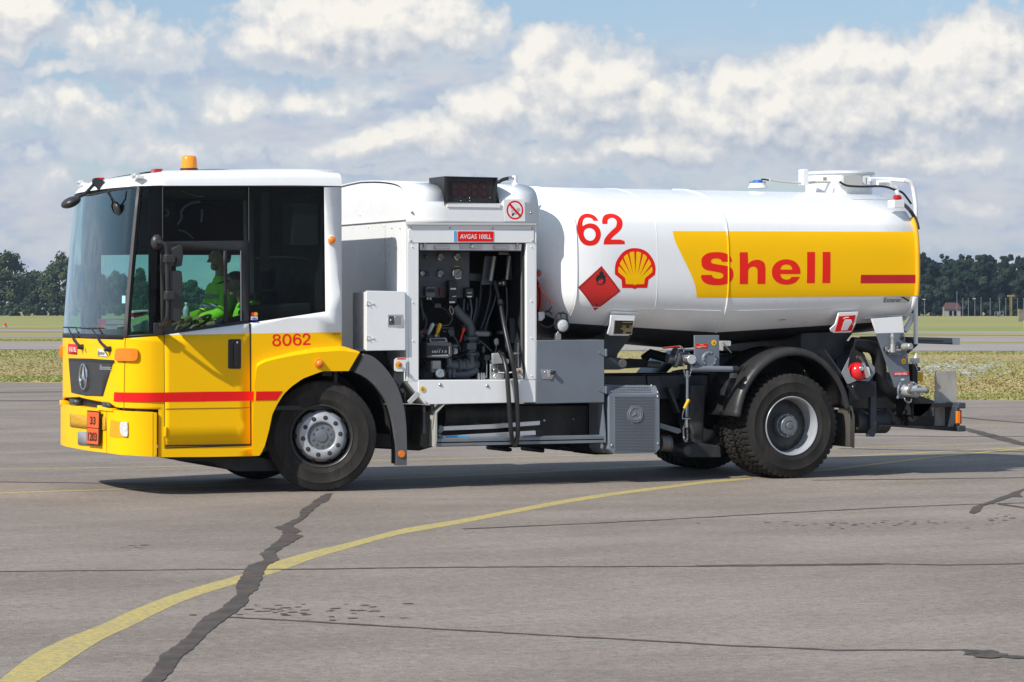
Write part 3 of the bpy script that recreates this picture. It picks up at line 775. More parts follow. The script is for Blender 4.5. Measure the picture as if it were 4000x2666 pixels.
b = B(); h = zh(1208, 380); b2 = B()
for k in range(9): b.box(p.x-.42+k*.3, p.x-.15+k*.3, p.y-.05, p.y+.05, -.06, h-(k % 3)*.05)
b.out('board_row', WDP, t); b2.box(p.x-.4, p.x+2.3, p.y+.06, p.y+.14, h*.7, h*.8); b2.out('crossbeam', WDP, t)
p = gp(4006, 240); t = thing('yellow_marker_post', 'stout yellow marker post cut by the right picture edge', 'post', p)
b = B(); b.cyl((p.x+.1,p.y,-.06), (p.x+.1,p.y,zh(1259,240)), .34, .34, n=14); b.out('post_body', YMT, t); b = B(); b.ball((p.x+.1,p.y,zh(1259,240)), (.34,.34,.12)); b.out('post_cap', YMT, t)
p = gp(3686, 560); t = thing('yellow_field_lamp', 'short yellow marker post with a pale head, left of the house', 'post', p)
b = B(); b.cyl(p, (p.x,p.y,zh(1205,560)), .14, n=8); b.out('post_body', YMT, t); b = B(); b.box(p.x-.2,p.x+.2,p.y-.2,p.y+.2,zh(1205,560),zh(1201,560)); b.out('post_cap', PW, t)
p = gp(20, 260); t = thing('traffic_cone', 'small white and red marker cone far off on the left grass', 'cone', p)
b = B(); b.lathe([(0,zh(1263,260)+.06),(.05,zh(1263,260)+.06),(.2,.08),(.26,.06),(.26,0)], p, (0,0,1), 10); b.out('cone_body', HWL, t)
b = B(); b.lathe([(.115,.42),(.165,.25)], p, (0,0,1), 10); b.out('stripe', RED, t)
# parked car far left
p = gp(4, 760); t = thing('parked_car', 'blue car parked far off under the birch at the left edge', 'car', p)
CB = mat('blue_car_paint', (.05,.12,.30), .3, coat=.6)
b = B(); prof = [(-2.1,.3),(-2.1,.8),(-1.4,.95),(-.9,1.45),(.8,1.45),(1.5,.98),(2.1,.85),(2.15,.3)]
b.prism([(p.x+x, z) for x, z in prof], p.y-.85, p.y+.85); b.out('body', CB, t, bevel=.06)
b = B(); b.prism([(p.x-.8,1.0),(p.x-.6,1.38),(p.x+.7,1.38),(p.x+1.1,1.0)], p.y-.87, p.y+.87); b.out('window', DGL, t)
for dx in (-1.3, 1.35):
    b = B(); b.cyl((p.x+dx,p.y-.9,.27), (p.x+dx,p.y+.9,.27), .33, n=14); b.out('wheel', RUB, t)

# ================================================================== THE TRUCK
T = thing('fuel_truck', 'white and yellow airfield refuelling tanker with open pump cabinet, steered front wheel on the asphalt', 'tanker truck', (2.5, 1.25, 0))
ps = lambda pts, off=0.0: [CAB.un(p[0], p[1], off) for p in pts]
def wrap(near):          # near half (u,z) from the front centre to the near side -> the whole skin, mirrored
    return near+mirror_s(near)[::1] if False else near+[(SMAX-u, z) for u, z in reversed(near)]
zc = lambda px, py: CAB.un(px, py)[1]

# --- lower cab shell, yellow with the white wedge
arch = zD([(1175,418),(1100,410),(960,420),(800,480),(700,550),(640,610),(590,690),(550,770),(525,900),(490,1030),(465,1090),(445,1110)])
arch_s = [(1343,1452)]+arch
near = [(SC_, zc(486,1321)+.012)]+ps([(486,1321),(640,1308),(977,1304),(1343,1298)])+ps([(1343,1450)])+ps(arch)+ps([(987,1783),(800,1786),(620,1787),(620,1600),(450,1591),(432,1577)])+[(SC_, zc(401,1560))]
b = B()
CAB.panel(b, [wrap(near)], 0, px=False)
b.mi = 1
for side in (0, 1):
    w_ = ps([(640,1308),(972,1263),(1271,1218),(1338,1209),(1343,1298),(977,1304)])
    p_ = ps([(1266,730),(1334,730),(1338,1209),(1271,1218)])
    if side: w_, p_ = mirror_s(w_), mirror_s(p_)
    CAB.panel(b, [w_], 0, px=False); CAB.panel(b, [p_], 0, px=False)
body = b.out('cab_body', [YEL, WHI], T, solid=.03, ang=40)

# --- glazing: black surround, tinted openings
op_door = [(670,979),(940,977),(942,1254),(672,1296)]
op_cnr = [(556,738),(583,738),(583,1302),(506,1314)]
for side in (0, 1):
    b = B()
    o_ = ps([(541,729),(1266,730),(1271,1218),(972,1263),(640,1308),(488,1320)])
    h1, h2, h3 = ps(op_door), ps(op_cnr), ps([(985,979),(1255,979),(1255,1215),(985,1254)])
    if side: o_, h1, h2, h3 = mirror_s(o_), mirror_s(h1), mirror_s(h2), mirror_s(h3)
    h4 = ps([(640,738),(966,738),(966,940),(640,940)])
    if not side: h3 = ps([(976,737),(1262,737),(1262,1214),(976,1258)])
    CAB.panel(b, [o_, h1, h2]+([h3] if side else [h3, h4]), 0, px=False)
    b.out('glazing_surround', DGL, T, solid=.012)
    for nm, h in (('door_window', h1), ('corner_window', h2))+((('rear_side_window', h3),) if side else (('rear_side_window', h3), ('upper_door_window', h4))):
        b = B(); CAB.panel(b, [h], -.006, px=False); b.out(nm, DKG if (not side and h in (h3, h4)) else GLS, T)
b = B()      # thin dividers in the side glazing
for a, c_ in ((634,636.5),(970,973)):
    b = B(); CAB.panel(b, [[(a,733),(c_,733),(c_,948),(a,948)]], .003); b.out('window_divider', mat('divider_grey', (.10,.10,.105), .5), T)
b = B()
CAB.panel(b, [[(627,945),(972,940),(973,1262),(640,1308),(630,1308)], [(671,980),(939,978),(941,1254),(672,1295)]], .005)
CAB.panel(b, [[(874,979),(888,979),(888,1261),(876,1263)]], .008)
b.out('sliding_window_frame', SEAL, T, solid=.012)
b = B(); CAB.panel(b, [[(938,980),(942,980),(943,1254),(940,1254)]], .010); b.out('window_edge', STL, T)

# --- windscreen
n_top = ps([(541,731),(470,729),(430,731)])
zt_c = n_top[-1][1]
near = [(SC_, zc(486,1320)+.008)]+ps([(484,1318)])+ps([(536,731)])+[(SC_, zc(536,731)-.035)]
nearU = [near[0], near[1], near[2], near[3]]
b = B(); full = [near[0], near[1], near[2], near[3]]+[]
Wn = [near[3], near[2], near[1], near[0]]
loop = [near[2], near[1], near[0], (SMAX-near[1][0], near[1][1]), (SMAX-near[2][0], near[2][1]), near[3]]
CAB.panel(b, [loop], -.004, px=False); b.out('windscreen', WGL, T)
# dark frame strips round it
b = B()
def band_uz(b, pts, w, off):
    """strip along (u,z) points"""
    for (u0, z0), (u1, z1) in zip(pts, pts[1:]):
        L = math.hypot(u1-u0, z1-z0); nx, nz = -(z1-z0)/L*w/2, (u1-u0)/L*w/2
        CAB.panel(b, [[(u0+nx,z0+nz),(u1+nx,z1+nz),(u1-nx,z1-nz),(u0-nx,z0-nz)]], off, px=False)
band_uz(b, [near[1], near[0], (SMAX-near[1][0], near[1][1])], .045, .002); b.out('windscreen_seal', SEAL, T, solid=.012); b = B()
band_uz(b, [near[2], near[3], (SMAX-near[2][0], near[2][1])], .02, .002)
b.out('windscreen_seal', SEAL, T, solid=.012)
b = B(); pil = mat('pillar_grey_plastic', (.085,.08,.08), .5)
for sgn in (0, 1):
    b = B(); l_ = ps([(536,731),(546,731),(497,1318),(483,1319)])
    if sgn: l_ = mirror_s(l_)
    CAB.panel(b, [l_], .006, px=False); b.out('windscreen_pillar', pil, T, solid=.03)
b = B(); CAB.panel(b, [ps([(640,1300),(640,1309),(486,1322),(486,1313)])], .004, px=False); b.out('lower_window_seal', SEAL, T, solid=.01)

# --- roof
b = B(); rings = []
RB = []
side_z = 2.925
def roof_ring(ds, df, z, dr):
    o = []
    for i in range(0, len(PLAN)):
        p, n = CAB.plan(SL[i] if i < len(SL)-1 else SMAX-1e-5)
        w = min(1, max(0, (-p.x-1.45)/.35)); q3 = Vector((p.x+.125*w, p.y, z))
        fr = min(1, max(0, (-p.x-.6)/1.3)); x = q3.x-n.x*df; y = q3.y-n.y*ds
        k = i
        if p.x > .10: x = p.x-dr
        # the roof is lower over the windscreen than over the doors
        zf = z-(.052*min(1, max(0, (-x-.25)/1.5)))*(1 if z > 2.96 else .6)
        o.append(Vector((x, y, zf)))
    o += [Vector((o[0].x, o[-1].y+(o[0].y-o[-1].y)*k/4, z)) for k in (1, 2, 3)]
    return o
for a in [(-.004,-.004,2.915,-.004),(0,.004,2.93,0),(.010,.03,2.985,0),(.028,.075,3.022,.004),(.06,.14,3.050,.018),(.11,.25,3.068,.045),(.2,.40,3.082,.08),(.40,.62,3.092,.14),(.75,.9,3.10,.3),(1.15,1.15,3.102,.5)]:
    rings.append(b.verts(roof_ring(*a)))
for A, C in zip(rings, rings[1:]):
    n_ = len(A)
    for i in range(n_): b.f([A[i], A[(i+1) % n_], C[(i+1) % n_], C[i]])
b.f(rings[-1])
b.out('cab_roof', WHI, T, ang=50)
b = B(); CAB.panel(b, [ps([(541,727),(1334,727),(1334,731),(541,732)])], .003, px=False); b.out('roof_seal', SEAL, T, solid=.01)
# --- door
b = B(); gap = [(638,1306),(979,1302),(982,1742),(643,1754)]
CAB.panel(b, [[(640,1309),(977,1265),(980,1265),(983,1742),(643,1753)]], .0025); b.out('door_gap', BLK, T)
b = B()
CAB.panel(b, [[(643,1309.5),(800,1307.2),(975,1304.5),(978,1738),(646,1749)]], .007)
b.mi = 1; CAB.panel(b, [[(643,1309.3),(972,1265.5),(975,1304.3),(800,1307)]], .007)
door = b.out('door', [YEL, WHI], T, solid=.006)
b = B(); CAB.panel(b, [zD([(192,165),(205,158),(288,158),(298,166),(297,392),(288,401),(200,400),(191,392)])], .012); hb = b.out('door_handle', PLB, door, solid=.02, bevel=.004)
b = B(); CAB.panel(b, [zD([(236,190),(270,190),(268,385),(240,385)])], .030); b.out('handle_grip', PLB2, door, solid=.02, bevel=.006)
b = B(); c_ = CAB.at(*cu(922,1338), .03); b.cyl(c_, c_+Vector((0,-.006,0)), .010, n=14); b.out('key_lock', CRM, door)
b = B(); CAB.panel(b, [zB([(995,1048),(1012,1048),(1012,1135),(995,1135)])], .02); b.out('hinge', YEL, door, solid=.02, bevel=.003)
b = B(); CAB.panel(b, [[(646,1740),(980,1735),(980,1741),(646,1746)]], .009); b.out('door_bottom_seal', SEAL, door)
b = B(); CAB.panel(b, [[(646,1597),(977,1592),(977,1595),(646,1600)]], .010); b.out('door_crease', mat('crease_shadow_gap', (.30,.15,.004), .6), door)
# --- stripes and writing on the cab
b = B(); CAB.panel(b, [zB([(550,745),(985,748),(1344,742),(1344,828),(985,831),(545,825)])+[]], .0088)
CAB.panel(b, [[(799,1531),(1103,1529),(1079,1565),(799,1569)]], .0088); b.out('red_stripe', RED, T)
b = B()
for outer, holes in [
  (cr(zP([(525,236),(590,250),(625,300),(615,350),(590,375),(625,400),(642,450),(625,510),(580,540),(525,547),(460,535),(420,490),(415,440),(435,400),(465,375),(435,345),(425,300),(450,255)]),3,True),
   [cr(zP([(525,272),(570,290),(578,320),(560,350),(525,360),(490,350),(475,315),(490,285)]),3,True), cr(zP([(525,395),(575,415),(588,455),(570,490),(525,505),(480,490),(467,450),(485,410)]),3,True)]),
  (cr(zP([(790,228),(860,255),(900,320),(907,390),(895,460),(850,520),(790,540),(730,525),(685,465),(672,390),(685,310),(725,250)]),3,True), [cr(zP([(790,268),(830,295),(852,350),(855,400),(840,455),(790,495),(745,465),(727,400),(727,350),(745,295)]),3,True)]),
  (cr(zP([(1150,292),(1120,245),(1055,220),(995,240),(955,290),(938,370),(950,450),(985,510),(1055,530),(1120,515),(1160,460),(1160,390),(1125,335),(1060,318),(1020,327),(990,348)]),3)+cr(zP([(992,346),(1000,300),(1020,268),(1055,260),(1090,275),(1105,296)]),3), [cr(zP([(1055,363),(1100,385),(1112,425),(1098,470),(1055,487),(1015,470),(998,425),(1015,380)]),3,True)]),
  (cr(zP([(1187,325),(1190,270),(1230,225),(1285,215),(1345,232),(1385,285),(1380,340),(1345,390),(1290,435),(1257,470)]),3)+zP([(1393,467),(1391,513)])+cr(zP([(1187,518),(1210,460),(1260,410),(1310,365),(1335,315),(1320,270),(1285,258),(1250,270),(1232,300),(1232,325)]),3), [])]:
    CAB.panel(b, [outer]+holes, .0015)
b.out('fleet_number', REDB, T)
b = B(); CAB.text(b, '9,5 bar', (1300,1309), (1329,1308), 6, .0015); b.out('pressure_note', BLK, T)
# payment stickers under the rear side window
b = B(); CAB.panel(b, [zC([(627,1427),(686,1427),(686,1464),(627,1464)])], .006); cd = b.out('card_sticker', WHI, T)
b = B(); CAB.text(b, 'VISA', zC([(634,1453)])[0], zC([(680,1453)])[0], 8, .009, .03); CAB.panel(b, [zC([(627,1456),(686,1456),(686,1464),(627,1464)])], .009); b.out('sticker_print', mat('navy_ink', (.02,.03,.30), .5), cd)
for k, (x, c2) in enumerate([(644,(.75,.02,.01)),(668,(.9,.38,.02))]):
    b = B(); o = CAB.at(*cu(*zC([(x,1407)])[0]), .006+.001*k); b.cyl(o, o+Vector((0,-.002,0)), .0195, n=18); b.out('card_disc', mat('disc_%d' % k, c2, .4), cd)

# --- wheel arch flare
top0 = zD([(400,1105),(405,700),(408,560),(415,372),(430,350),(470,325),(700,265),(900,225),(1120,211),(1268,262)])
crs = zD([(388,1110),(392,900),(402,560),(424,385),(470,352),(560,325),(720,292),(900,266),(1110,252),(1262,270)])
inn = zD([(445,1110),(490,1030),(525,900),(552,770),(592,690),(642,610),(702,550),(800,480),(960,420),(1175,418)])
def rez(pts, n):
    L = [0]
    for a, c in zip(pts, pts[1:]): L.append(L[-1]+math.hypot(c[0]-a[0], c[1]-a[1]))
    o = []; j = 0
    for i in range(n):
        d_ = L[-1]*i/(n-1)
        while j < len(L)-2 and L[j+1] < d_: j += 1
        t = (d_-L[j])/max(1e-6, L[j+1]-L[j]); o.append((pts[j][0]+(pts[j+1][0]-pts[j][0])*t, pts[j][1]+(pts[j+1][1]-pts[j][1])*t))
    return o
b = B(); n_ = 40
r0 = b.verts([P(x, y, .012) for x, y in rez(top0, n_)])
r1 = b.verts([P(x, y, -.045) for x, y in rez([((a[0]+c[0])/2, (a[1]*.75+c[1]*.25)) for a, c in zip(rez(top0, n_), rez(crs, n_))], n_)])
r2 = b.verts([P(x, y, -.07) for x, y in rez(crs, n_)])
inr = rez(inn, n_)
r3 = b.verts([P(x, y, -.07) for x, y in inr]); r4 = b.verts([P(x, y, -.07)+Vector((0,.10,0)) for x, y in inr])
for A, C in ((r0, r1), (r1, r2), (r2, r3), (r3, r4)):
    for i in range(n_-1): b.f([A[i], A[i+1], C[i+1], C[i]])
for k in (0, -1): b.f([r0[k], r1[k], r2[k], r3[k], r4[k]])
wa_ = b.out('wheel_arch', YEL, T, ang=28)
b = B(); b.pp([(1001,1530),(1104,1529),(1081,1564),(999,1566)], -.0735, -.0705); b.out('red_stripe', RED, wa_)
# grey rear half of the front wheel arch
go = zD([(1300,278),(1350,290),(1400,320),(1480,400),(1560,520),(1610,650),(1640,800),(1650,1000),(1650,1190)])
gi = zD([(1225,428),(1310,470),(1400,550),(1490,680),(1540,850),(1560,1000),(1564,1100),(1563,1190)])
b = B(); o_ = cr(go, 3); i_ = cr(gi, 3)
b.pp(o_+list(reversed(i_)), -.05, .0)
oo = [P(x, y, -.05) for x, y in rez(o_, 24)]; ii = [P(x, y, -.05)+Vector((0,.02,0)) for x, y in rez(i_, 24)]
A = b.verts([p+Vector((0,.02,0)) for p in oo]); C = b.verts([p+Vector((0,.42,0)) for p in oo])
for i in range(23): b.f([A[i], A[i+1], C[i+1], C[i]])
fw = b.out('front_wheel_fender', PLG, T, bevel=.004)
b = B(); b.pp(zD([(1240,290),(1300,280),(1310,300),(1240,425),(1180,415)]), .0, .06); b.out('fender_joint', SEAL, T)
# wheel well behind it
b = B(); wc = Vector((0, 0, .53)); N_ = 18
ra = [(wc.x+.66*math.cos(math.pi*i/N_), wc.z+.68*math.sin(math.pi*i/N_)) for i in range(N_+1)]
A = b.verts([(x, .02, z) for x, z in ra]); C = b.verts([(x, .62, z) for x, z in ra])
for i in range(N_): b.f([A[i], A[i+1], C[i+1], C[i]])
b.f(C); b.out('wheel_well', CHS, T)

# --- lamps on the cab
def blob(name, c, r, dpt, m, par, ax=(0,-1,0), sq=1.0):
    b = B(); ax = Vector(ax); b.lathe([(0, dpt),(r*.45, dpt*.95),(r*.8, dpt*.7),(r, dpt*.3),(r, -.004)], c, ax, 20); return b.out(name, m, par, ang=60)
b = B(); CAB.panel(b, [cr(zB([(562,372),(590,362),(660,362),(735,366),(755,385),(757,440),(740,468),(700,472),(600,470),(556,462),(556,410)]),2,True)], .028); b.out('indicator_lamp', ORG, T, solid=.03, bevel=.008)
for side, pts in ((1, [(448,1361),(538,1361),(538,1410),(448,1410)]),):
    b = B(); CAB.panel(b, [mirror_s(ps(pts))], .028, px=False); b.out('indicator_lamp', ORG, T, solid=.03, bevel=.008)
c_ = P(*zC([(1331,759)])[0], 0); b = B(); b.cyl(c_+Vector((0,.005,0)), c_+Vector((0,-.012,0)), .044, n=20); b.out('lamp_bezel', WHI, T, bevel=.004)
blob('side_marker_lamp', c_+Vector((0,-.012,0)), .039, .035, ORG, T)
c_ = P(*zD([(932,358)])[0], -.07); b = B(); b.cyl(c_+Vector((0,.02,0)), c_+Vector((0,-.010,0)), .046, n=20); b.out('lamp_bezel', ORG, T, bevel=.004)
blob('side_marker_lamp', c_+Vector((.004,-.01,0)), .036, .035, ORG, T)
c_ = P(*zD([(1605,1095)])[0], -.05); b = B(); b.cyl(c_+Vector((0,.01,0)), c_+Vector((0,-.012,0)), .034, n=20); b.cyl(c_+Vector((0,-.012,0)), c_+Vector((0,-.014,0)), .006, n=10); b.out('round_reflector', ORG, T, bevel=.003)
b = B(); b.pp(zD([(1575,1060),(1650,1060),(1650,1130),(1575,1130)]), -.052, -.045); b.out('reflector_bracket', PLG, T)
# roof beacon, marker lamps
yb = .55; bx = P(738.5, 663, yb)
b = B(); b.lathe([(.085,0),(.085,.02),(0,.02)], bx-Vector((0,0,.01)), (0,0,1), 24); b.out('beacon_base', SEAL, T)
AMB = glassmat('amber_beacon_glass', (1.0, .45, .02), 1.0, 1.5)
b = B(); b.lathe([(.080,.005),(.078,.05),(.072,.11),(.062,.128),(.03,.134),(0,.135)], bx, (0,0,1), 24); bc = b.out('beacon_lamp', mat('amber_plastic', (.95,.30,.01), .2, coat=.6), T, ang=60)
b = B(); b.lathe([(.0,.03),(.04,.04),(.045,.08),(0,.1)], bx, (0,0,1), 14); b.out('reflector', CRM, bc)
b = B(); p0 = P(598, 673, .25); p1 = P(632, 661, .25); b.box(p0.x, p1.x, .2, .34, p0.z-.01, p1.z); b.out('red_roof_lamp', LRED, T, bevel=.012)
b = B(); p0 = P(378, 697, 1.3); b.box(p0.x, p0.x+.08, 1.3, 1.44, p0.z-.03, p0.z+.008); b.out('red_roof_lamp', LRED, T, bevel=.01)
for (x0, x1, yy) in ((zA([(843,240)])[0], zA([(900,207)])[0], .13), (zA([(284,310)])[0], zA([(328,278)])[0], 2.0)):
    p0, p1 = P(*x0, yy), P(*x1, yy); b = B(); b.box(p0.x-.01, p1.x, yy-.05, yy+.08, p0.z, p1.z); mk = b.out('marker_lamp', CLR, T, bevel=.008)
    b = B(); b.box(p0.x+.005, p1.x+.03, yy-.06, yy+.09, p0.z-.02, p0.z+.01); b.out('lamp_base', WHI, mk, bevel=.006)

# --- front: grille, star, plates, wipers
b = B(); gl_ = zB([(150,448),(350,452),(548,465),(450,780),(300,775),(175,748)])
GRI = gmat('grille_mesh', lambda q, b_, t: (q.put(b_.inputs['Base Color'], q.mix(q.ramp(q.m('ABSOLUTE', q.m('SINE', q.m('MULTIPLY', q.v('DOT_PRODUCT', t, (0,90,160), 1), 3.0))), .2, .6), (.008,.008,.009), (.05,.05,.052))), setattr(b_.inputs['Roughness'], 'default_value', .5)))
CAB.panel(b, [gl_], .006); gr = b.out('grille', GRI, T, solid=.02)
b = B(); CAB.panel(b, [zB([(150,448),(350,452),(548,465),(545,490),(350,475),(152,466)])], .012); b.out('grille_top_bar', PLB, gr)
sc = CAB.un(*zB([(307,610)])[0]); so_ = CAB.at(*sc, .03); sn_ = (CAB.at(*sc, .04)-so_).normalized(); su = Vector((-sn_.y, sn_.x, 0)); sz = Vector((0,0,1))
def star(b, c, u, w, n, r, th):
    ring = [c+r*(math.cos(a)*u+math.sin(a)*w) for a in [2*math.pi*i/30 for i in range(30)]]; b.tube(ring+[ring[0]], th, 8, caps=False)
    for k in range(3):
        a = math.pi/2+k*2*math.pi/3; d_ = math.cos(a)*u+math.sin(a)*w; e_ = -math.sin(a)*u+math.cos(a)*w
        a2, a3 = a+math.pi/3, a-math.pi/3
        s2 = c+r*.17*(math.cos(a2)*u+math.sin(a2)*w); s3 = c+r*.17*(math.cos(a3)*u+math.sin(a3)*w)
        tip = c+d_*r; top = c+n*th*1.6
        v = b.verts([top, s2-n*th*.3, tip, s3-n*th*.3]); b.f([v[0], v[1], v[2]]); b.f([v[0], v[2], v[3]])
b = B(); star(b, so_, su, sz, sn_, .118, .010); b.out('front_star_emblem', CRM, T, ang=20)
b = B(); CAB.text(b, 'Econic', zB([(426,546)])[0], zB([(526,552)])[0], 17, .012, .03); b.out('model_lettering', ALU, T)
b = B(); CAB.panel(b, [zB([(147,322),(225,327),(224,416),(147,409)])], .006); fp = b.out('fuel_plate', RED, T, solid=.004)
b = B(); CAB.text(b, 'AVGAS 100LL', zB([(155,390)])[0], zB([(220,393)])[0], 18, .009, .02); b.out('plate_lettering', WHI, fp)
b = B(); CAB.panel(b, [zB([(405,366),(460,368),(495,428),(496,438),(406,430)])], .006); fp = b.out('maker_plate', mat('silver_film', (.62,.61,.55), .4), T, solid=.003)
b = B(); CAB.text(b, 'Esterer', zB([(410,415)])[0], zB([(468,420)])[0], 15, .009, .0); CAB.panel(b, [zB([(452,368),(462,368),(496,425),(494,432)])], .009); b.out('plate_lettering', BLK, fp)
b = B(); c_ = CAB.at(*CAB.un(*zB([(309,380)])[0]), .0); b.cyl(c_, c_+Vector((-.012,0,0)), .02, n=14); b.out('bonnet_lock', CRM, T)
def wiper(piv, top, b0, b1):
    p_, t_, s0_, s1_ = [CAB.at(*CAB.un(*zB([q_])[0]), o) for q_, o in ((piv,.03),(top,.035),(b0,.022),(b1,.022))]
    b = B(); b.tube([p_, p_.lerp(t_, .35)+Vector((-.02,0,0)), t_], [.018,.012,.006], 8); w = b.out('wiper_arm', PLB, T)
    b = B(); b.tube([s0_, s1_], .007, 6); b.out('wiper_blade', SEAL, w)
    b = B(); b.cyl(p_+Vector((.03,0,0)), p_+Vector((-.025,0,0)), .028, .02, 14); b.out('wiper_pivot', PLB, w)
wiper((280,350), (182,185), (128,178), (232,180)); wiper((517,368), (388,190), (285,188), (452,185))
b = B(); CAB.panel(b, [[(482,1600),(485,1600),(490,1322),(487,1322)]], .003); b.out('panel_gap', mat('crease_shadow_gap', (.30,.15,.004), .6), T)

# --- bumper
bt = zB([(430,892),(560,905),(740,915),(890,920),(925,925)])
bb = zB([(700,1300),(900,1310),(940,1305)])
def bump_un(x, y): return CAB.un(x, y)
near = [(SC_, zc(350,1592))]+ps(bt[:-1],.02)+ps([(613,1613),(613,1784)],.02)+ps([(602,1785),(512,1780)],.02)+ps(zB([(480,1276)]),.02)+[(SC_, zc(330,1757))]
near[0] = (SC_, near[1][1]+.005); 
b = B(); CAB.panel(b, [wrap(near)], .02, px=False); bumper = b.out('front_bumper', YEL, T, solid=.09, bevel=.016, ang=50, seg=3)
b = B(); CAB.panel(b, [zB([(160,934),(470,962),(475,1078),(165,1046)])], .030); b.out('step_mesh', gmat('yellow_step_mesh', lambda q, b_, t: (q.put(b_.inputs['Base Color'], q.mix(q.ramp(q.m('MULTIPLY', q.m('SINE', q.v('DOT_PRODUCT', t, (0,260,260), 1)), q.m('SINE', q.v('DOT_PRODUCT', t, (0,260,-260), 1))), -.2, .3), (.86,.46,.008), (.30,.15,.006))),)), bumper, solid=.004)
b = B(); CAB.panel(b, [zB([(195,1085),(232,1088),(232,1205),(365,1215),(430,1215),(480,1275),(480,1265),(440,1200),(440,1100),(195,1080)])], .024)
b = B(); CAB.panel(b, [zB([(230,1087),(365,1100),(366,1215),(232,1203)])], .032); b.out('number_plate_holder', mat('bare_grey_plate', (.28,.29,.31), .5), bumper, solid=.004)
b = B(); CAB.panel(b, [zB([(520,985),(600,1005),(674,1004),(672,1140),(540,1138),(508,1128)])], .0245); b.out('lamp_recess', mat('yellow_recess_shade', (.70,.36,.005), .45), bumper)  # flat panel; the shade of the recess is put into its darker yellow
b = B(); CAB.panel(b, [cr(zB([(605,1012),(640,1008),(665,1010),(668,1070),(666,1130),(640,1134),(612,1118),(600,1065)]),2,True)], .036); b.out('fog_lamp', CLR, bumper, solid=.02, bevel=.005)
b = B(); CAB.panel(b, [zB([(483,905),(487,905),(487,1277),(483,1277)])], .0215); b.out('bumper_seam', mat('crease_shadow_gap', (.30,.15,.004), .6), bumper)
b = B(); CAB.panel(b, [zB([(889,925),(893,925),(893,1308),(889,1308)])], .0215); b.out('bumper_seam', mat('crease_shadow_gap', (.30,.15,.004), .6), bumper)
# raised lip and support blocks over the bumper
b = B()
l_ = ps(zB([(430,860),(560,893),(560,915),(430,900)])); CAB.panel(b, [l_], .032, px=False)
l_ = [(SC_+.72, l_[0][1]-.0),(SC_+.95, l_[0][1]-.0),(SC_+.95, l_[3][1]),(SC_+.72, l_[3][1])]; CAB.panel(b, [l_], .032, px=False)
b.out('bumper_lip', YEL, bumper, solid=.09, bevel=.008)
for pts in ([(443,832),(490,842),(500,885),(443,885)],[(160,805),(205,815),(205,856),(160,856)]):
    b = B(); CAB.panel(b, [zB(pts)], .03); b.out('bumper_bracket', GRD, bumper, solid=.08)
b = B(); CAB.panel(b, [wrap([(SC_, zc(400,1545)),*ps([(430,1565),(600,1590),(614,1592),(614,1625),(430,1610)]),(SC_, zc(400,1605))])], -.05, px=False); b.out('dark_gap_behind_bumper', CHS, T, solid=.1)
# hazard plate 33 / 1203
pc = [CAB.un(p[0], p[1], .06) for p in zB([(315,904),(425,915),(418,1214),(308,1203)])]
fq = [CAB.at(u, z, .06) for u, z in pc]
b = B(); e_ = [fq[0], fq[1], fq[2], fq[3]]; nn = (fq[1]-fq[0]).cross(fq[3]-fq[0]).normalized()
if nn.x > 0: nn = -nn
b.hull8(e_, [p-nn*.012 for p in e_]); hz = b.out('hazard_plate', BLK, T)
def fl(a, c): return fq[3].lerp(fq[2], a).lerp(fq[0].lerp(fq[1], a), c)
b = B()
for c0, c1 in ((.035,.487),(.513,.965)):
    b.f(b.verts([fl(.05,c0)+nn*.003, fl(.95,c0)+nn*.003, fl(.95,c1)+nn*.003, fl(.05,c1)+nn*.003]))
b.out('plate_face', ORR, hz)
b = B(); b.text('33', lambda a, c: fl(.28+a*.44, .61+c*.22)+nn*.006, .03); b.out('hazard_numbers', BLK, hz); b = B(); b.text('1203', lambda a, c: fl(.14+a*.72, .13+c*.24)+nn*.006, .03); b.out('hazard_numbers', BLK, hz)

# --- mirrors
ym = -.26
mp = lambda x, y, yy=ym: P(x, y, yy)
b = B(); b.tube([P(618,950,.02), P(622,945,-.12), mp(632,948), mp(645,953), mp(651,968), mp(652,1000), mp(654,1120), mp(655,1200), mp(653,1240), mp(645,1262,-.2), P(625,1275,-.1)], .019, 10); mr = b.out('mirror_arm', PLB, T)
b = B(); b.hull8([P(598,1266,-.0),P(600,1262,-.10),P(640,1262,-.10),P(641,1300,-.0)][:4], [P(597,1300,-.0),P(603,1308,-.08),P(630,1310,-.08),P(641,1305,-.0)]); b.out('mirror_foot', PLB2, mr, bevel=.012)
b = B(); c_ = P(613,948,-.0); b.ball(c_, (.06,.05,.075)); b.out('mirror_foot', PLB2, mr)
for (x0,y0,x1,y1) in ((642,995,682,1028),(645,1137,680,1173)):
    p0, p1 = mp(x0,y1), mp(x1,y0); b = B(); b.box(p0.x, p1.x, ym-.035, ym+.06, p0.z, p1.z); b.out('mirror_clamp', PLB2, mr, bevel=.010)
b = B(); b.hull8([mp(663,975),mp(700,956),mp(714,958),mp(717,1000),mp(712,1040),mp(686,1045),mp(688,1010),mp(664,1000)], [p+Vector((0,.16,0)) for p in [mp(667,980),mp(700,962),mp(712,964),mp(713,1000),mp(708,1034),mp(688,1040),mp(690,1010),mp(668,1000)]]); b.out('wide_angle_mirror', PLB2, mr, bevel=.014, seg=3)
b = B(); b.hull8([mp(662,1058),mp(700,1057),mp(711,1062),mp(714,1090),mp(713,1200),mp(708,1250),mp(700,1257),mp(664,1252)], [p+Vector((.0,.20,0)) for p in [mp(664,1062),mp(698,1062),mp(705,1070),mp(708,1095),mp(708,1200),mp(702,1245),mp(696,1250),mp(666,1246)]]); b.out('main_mirror', PLB2, mr, bevel=.016, seg=3)
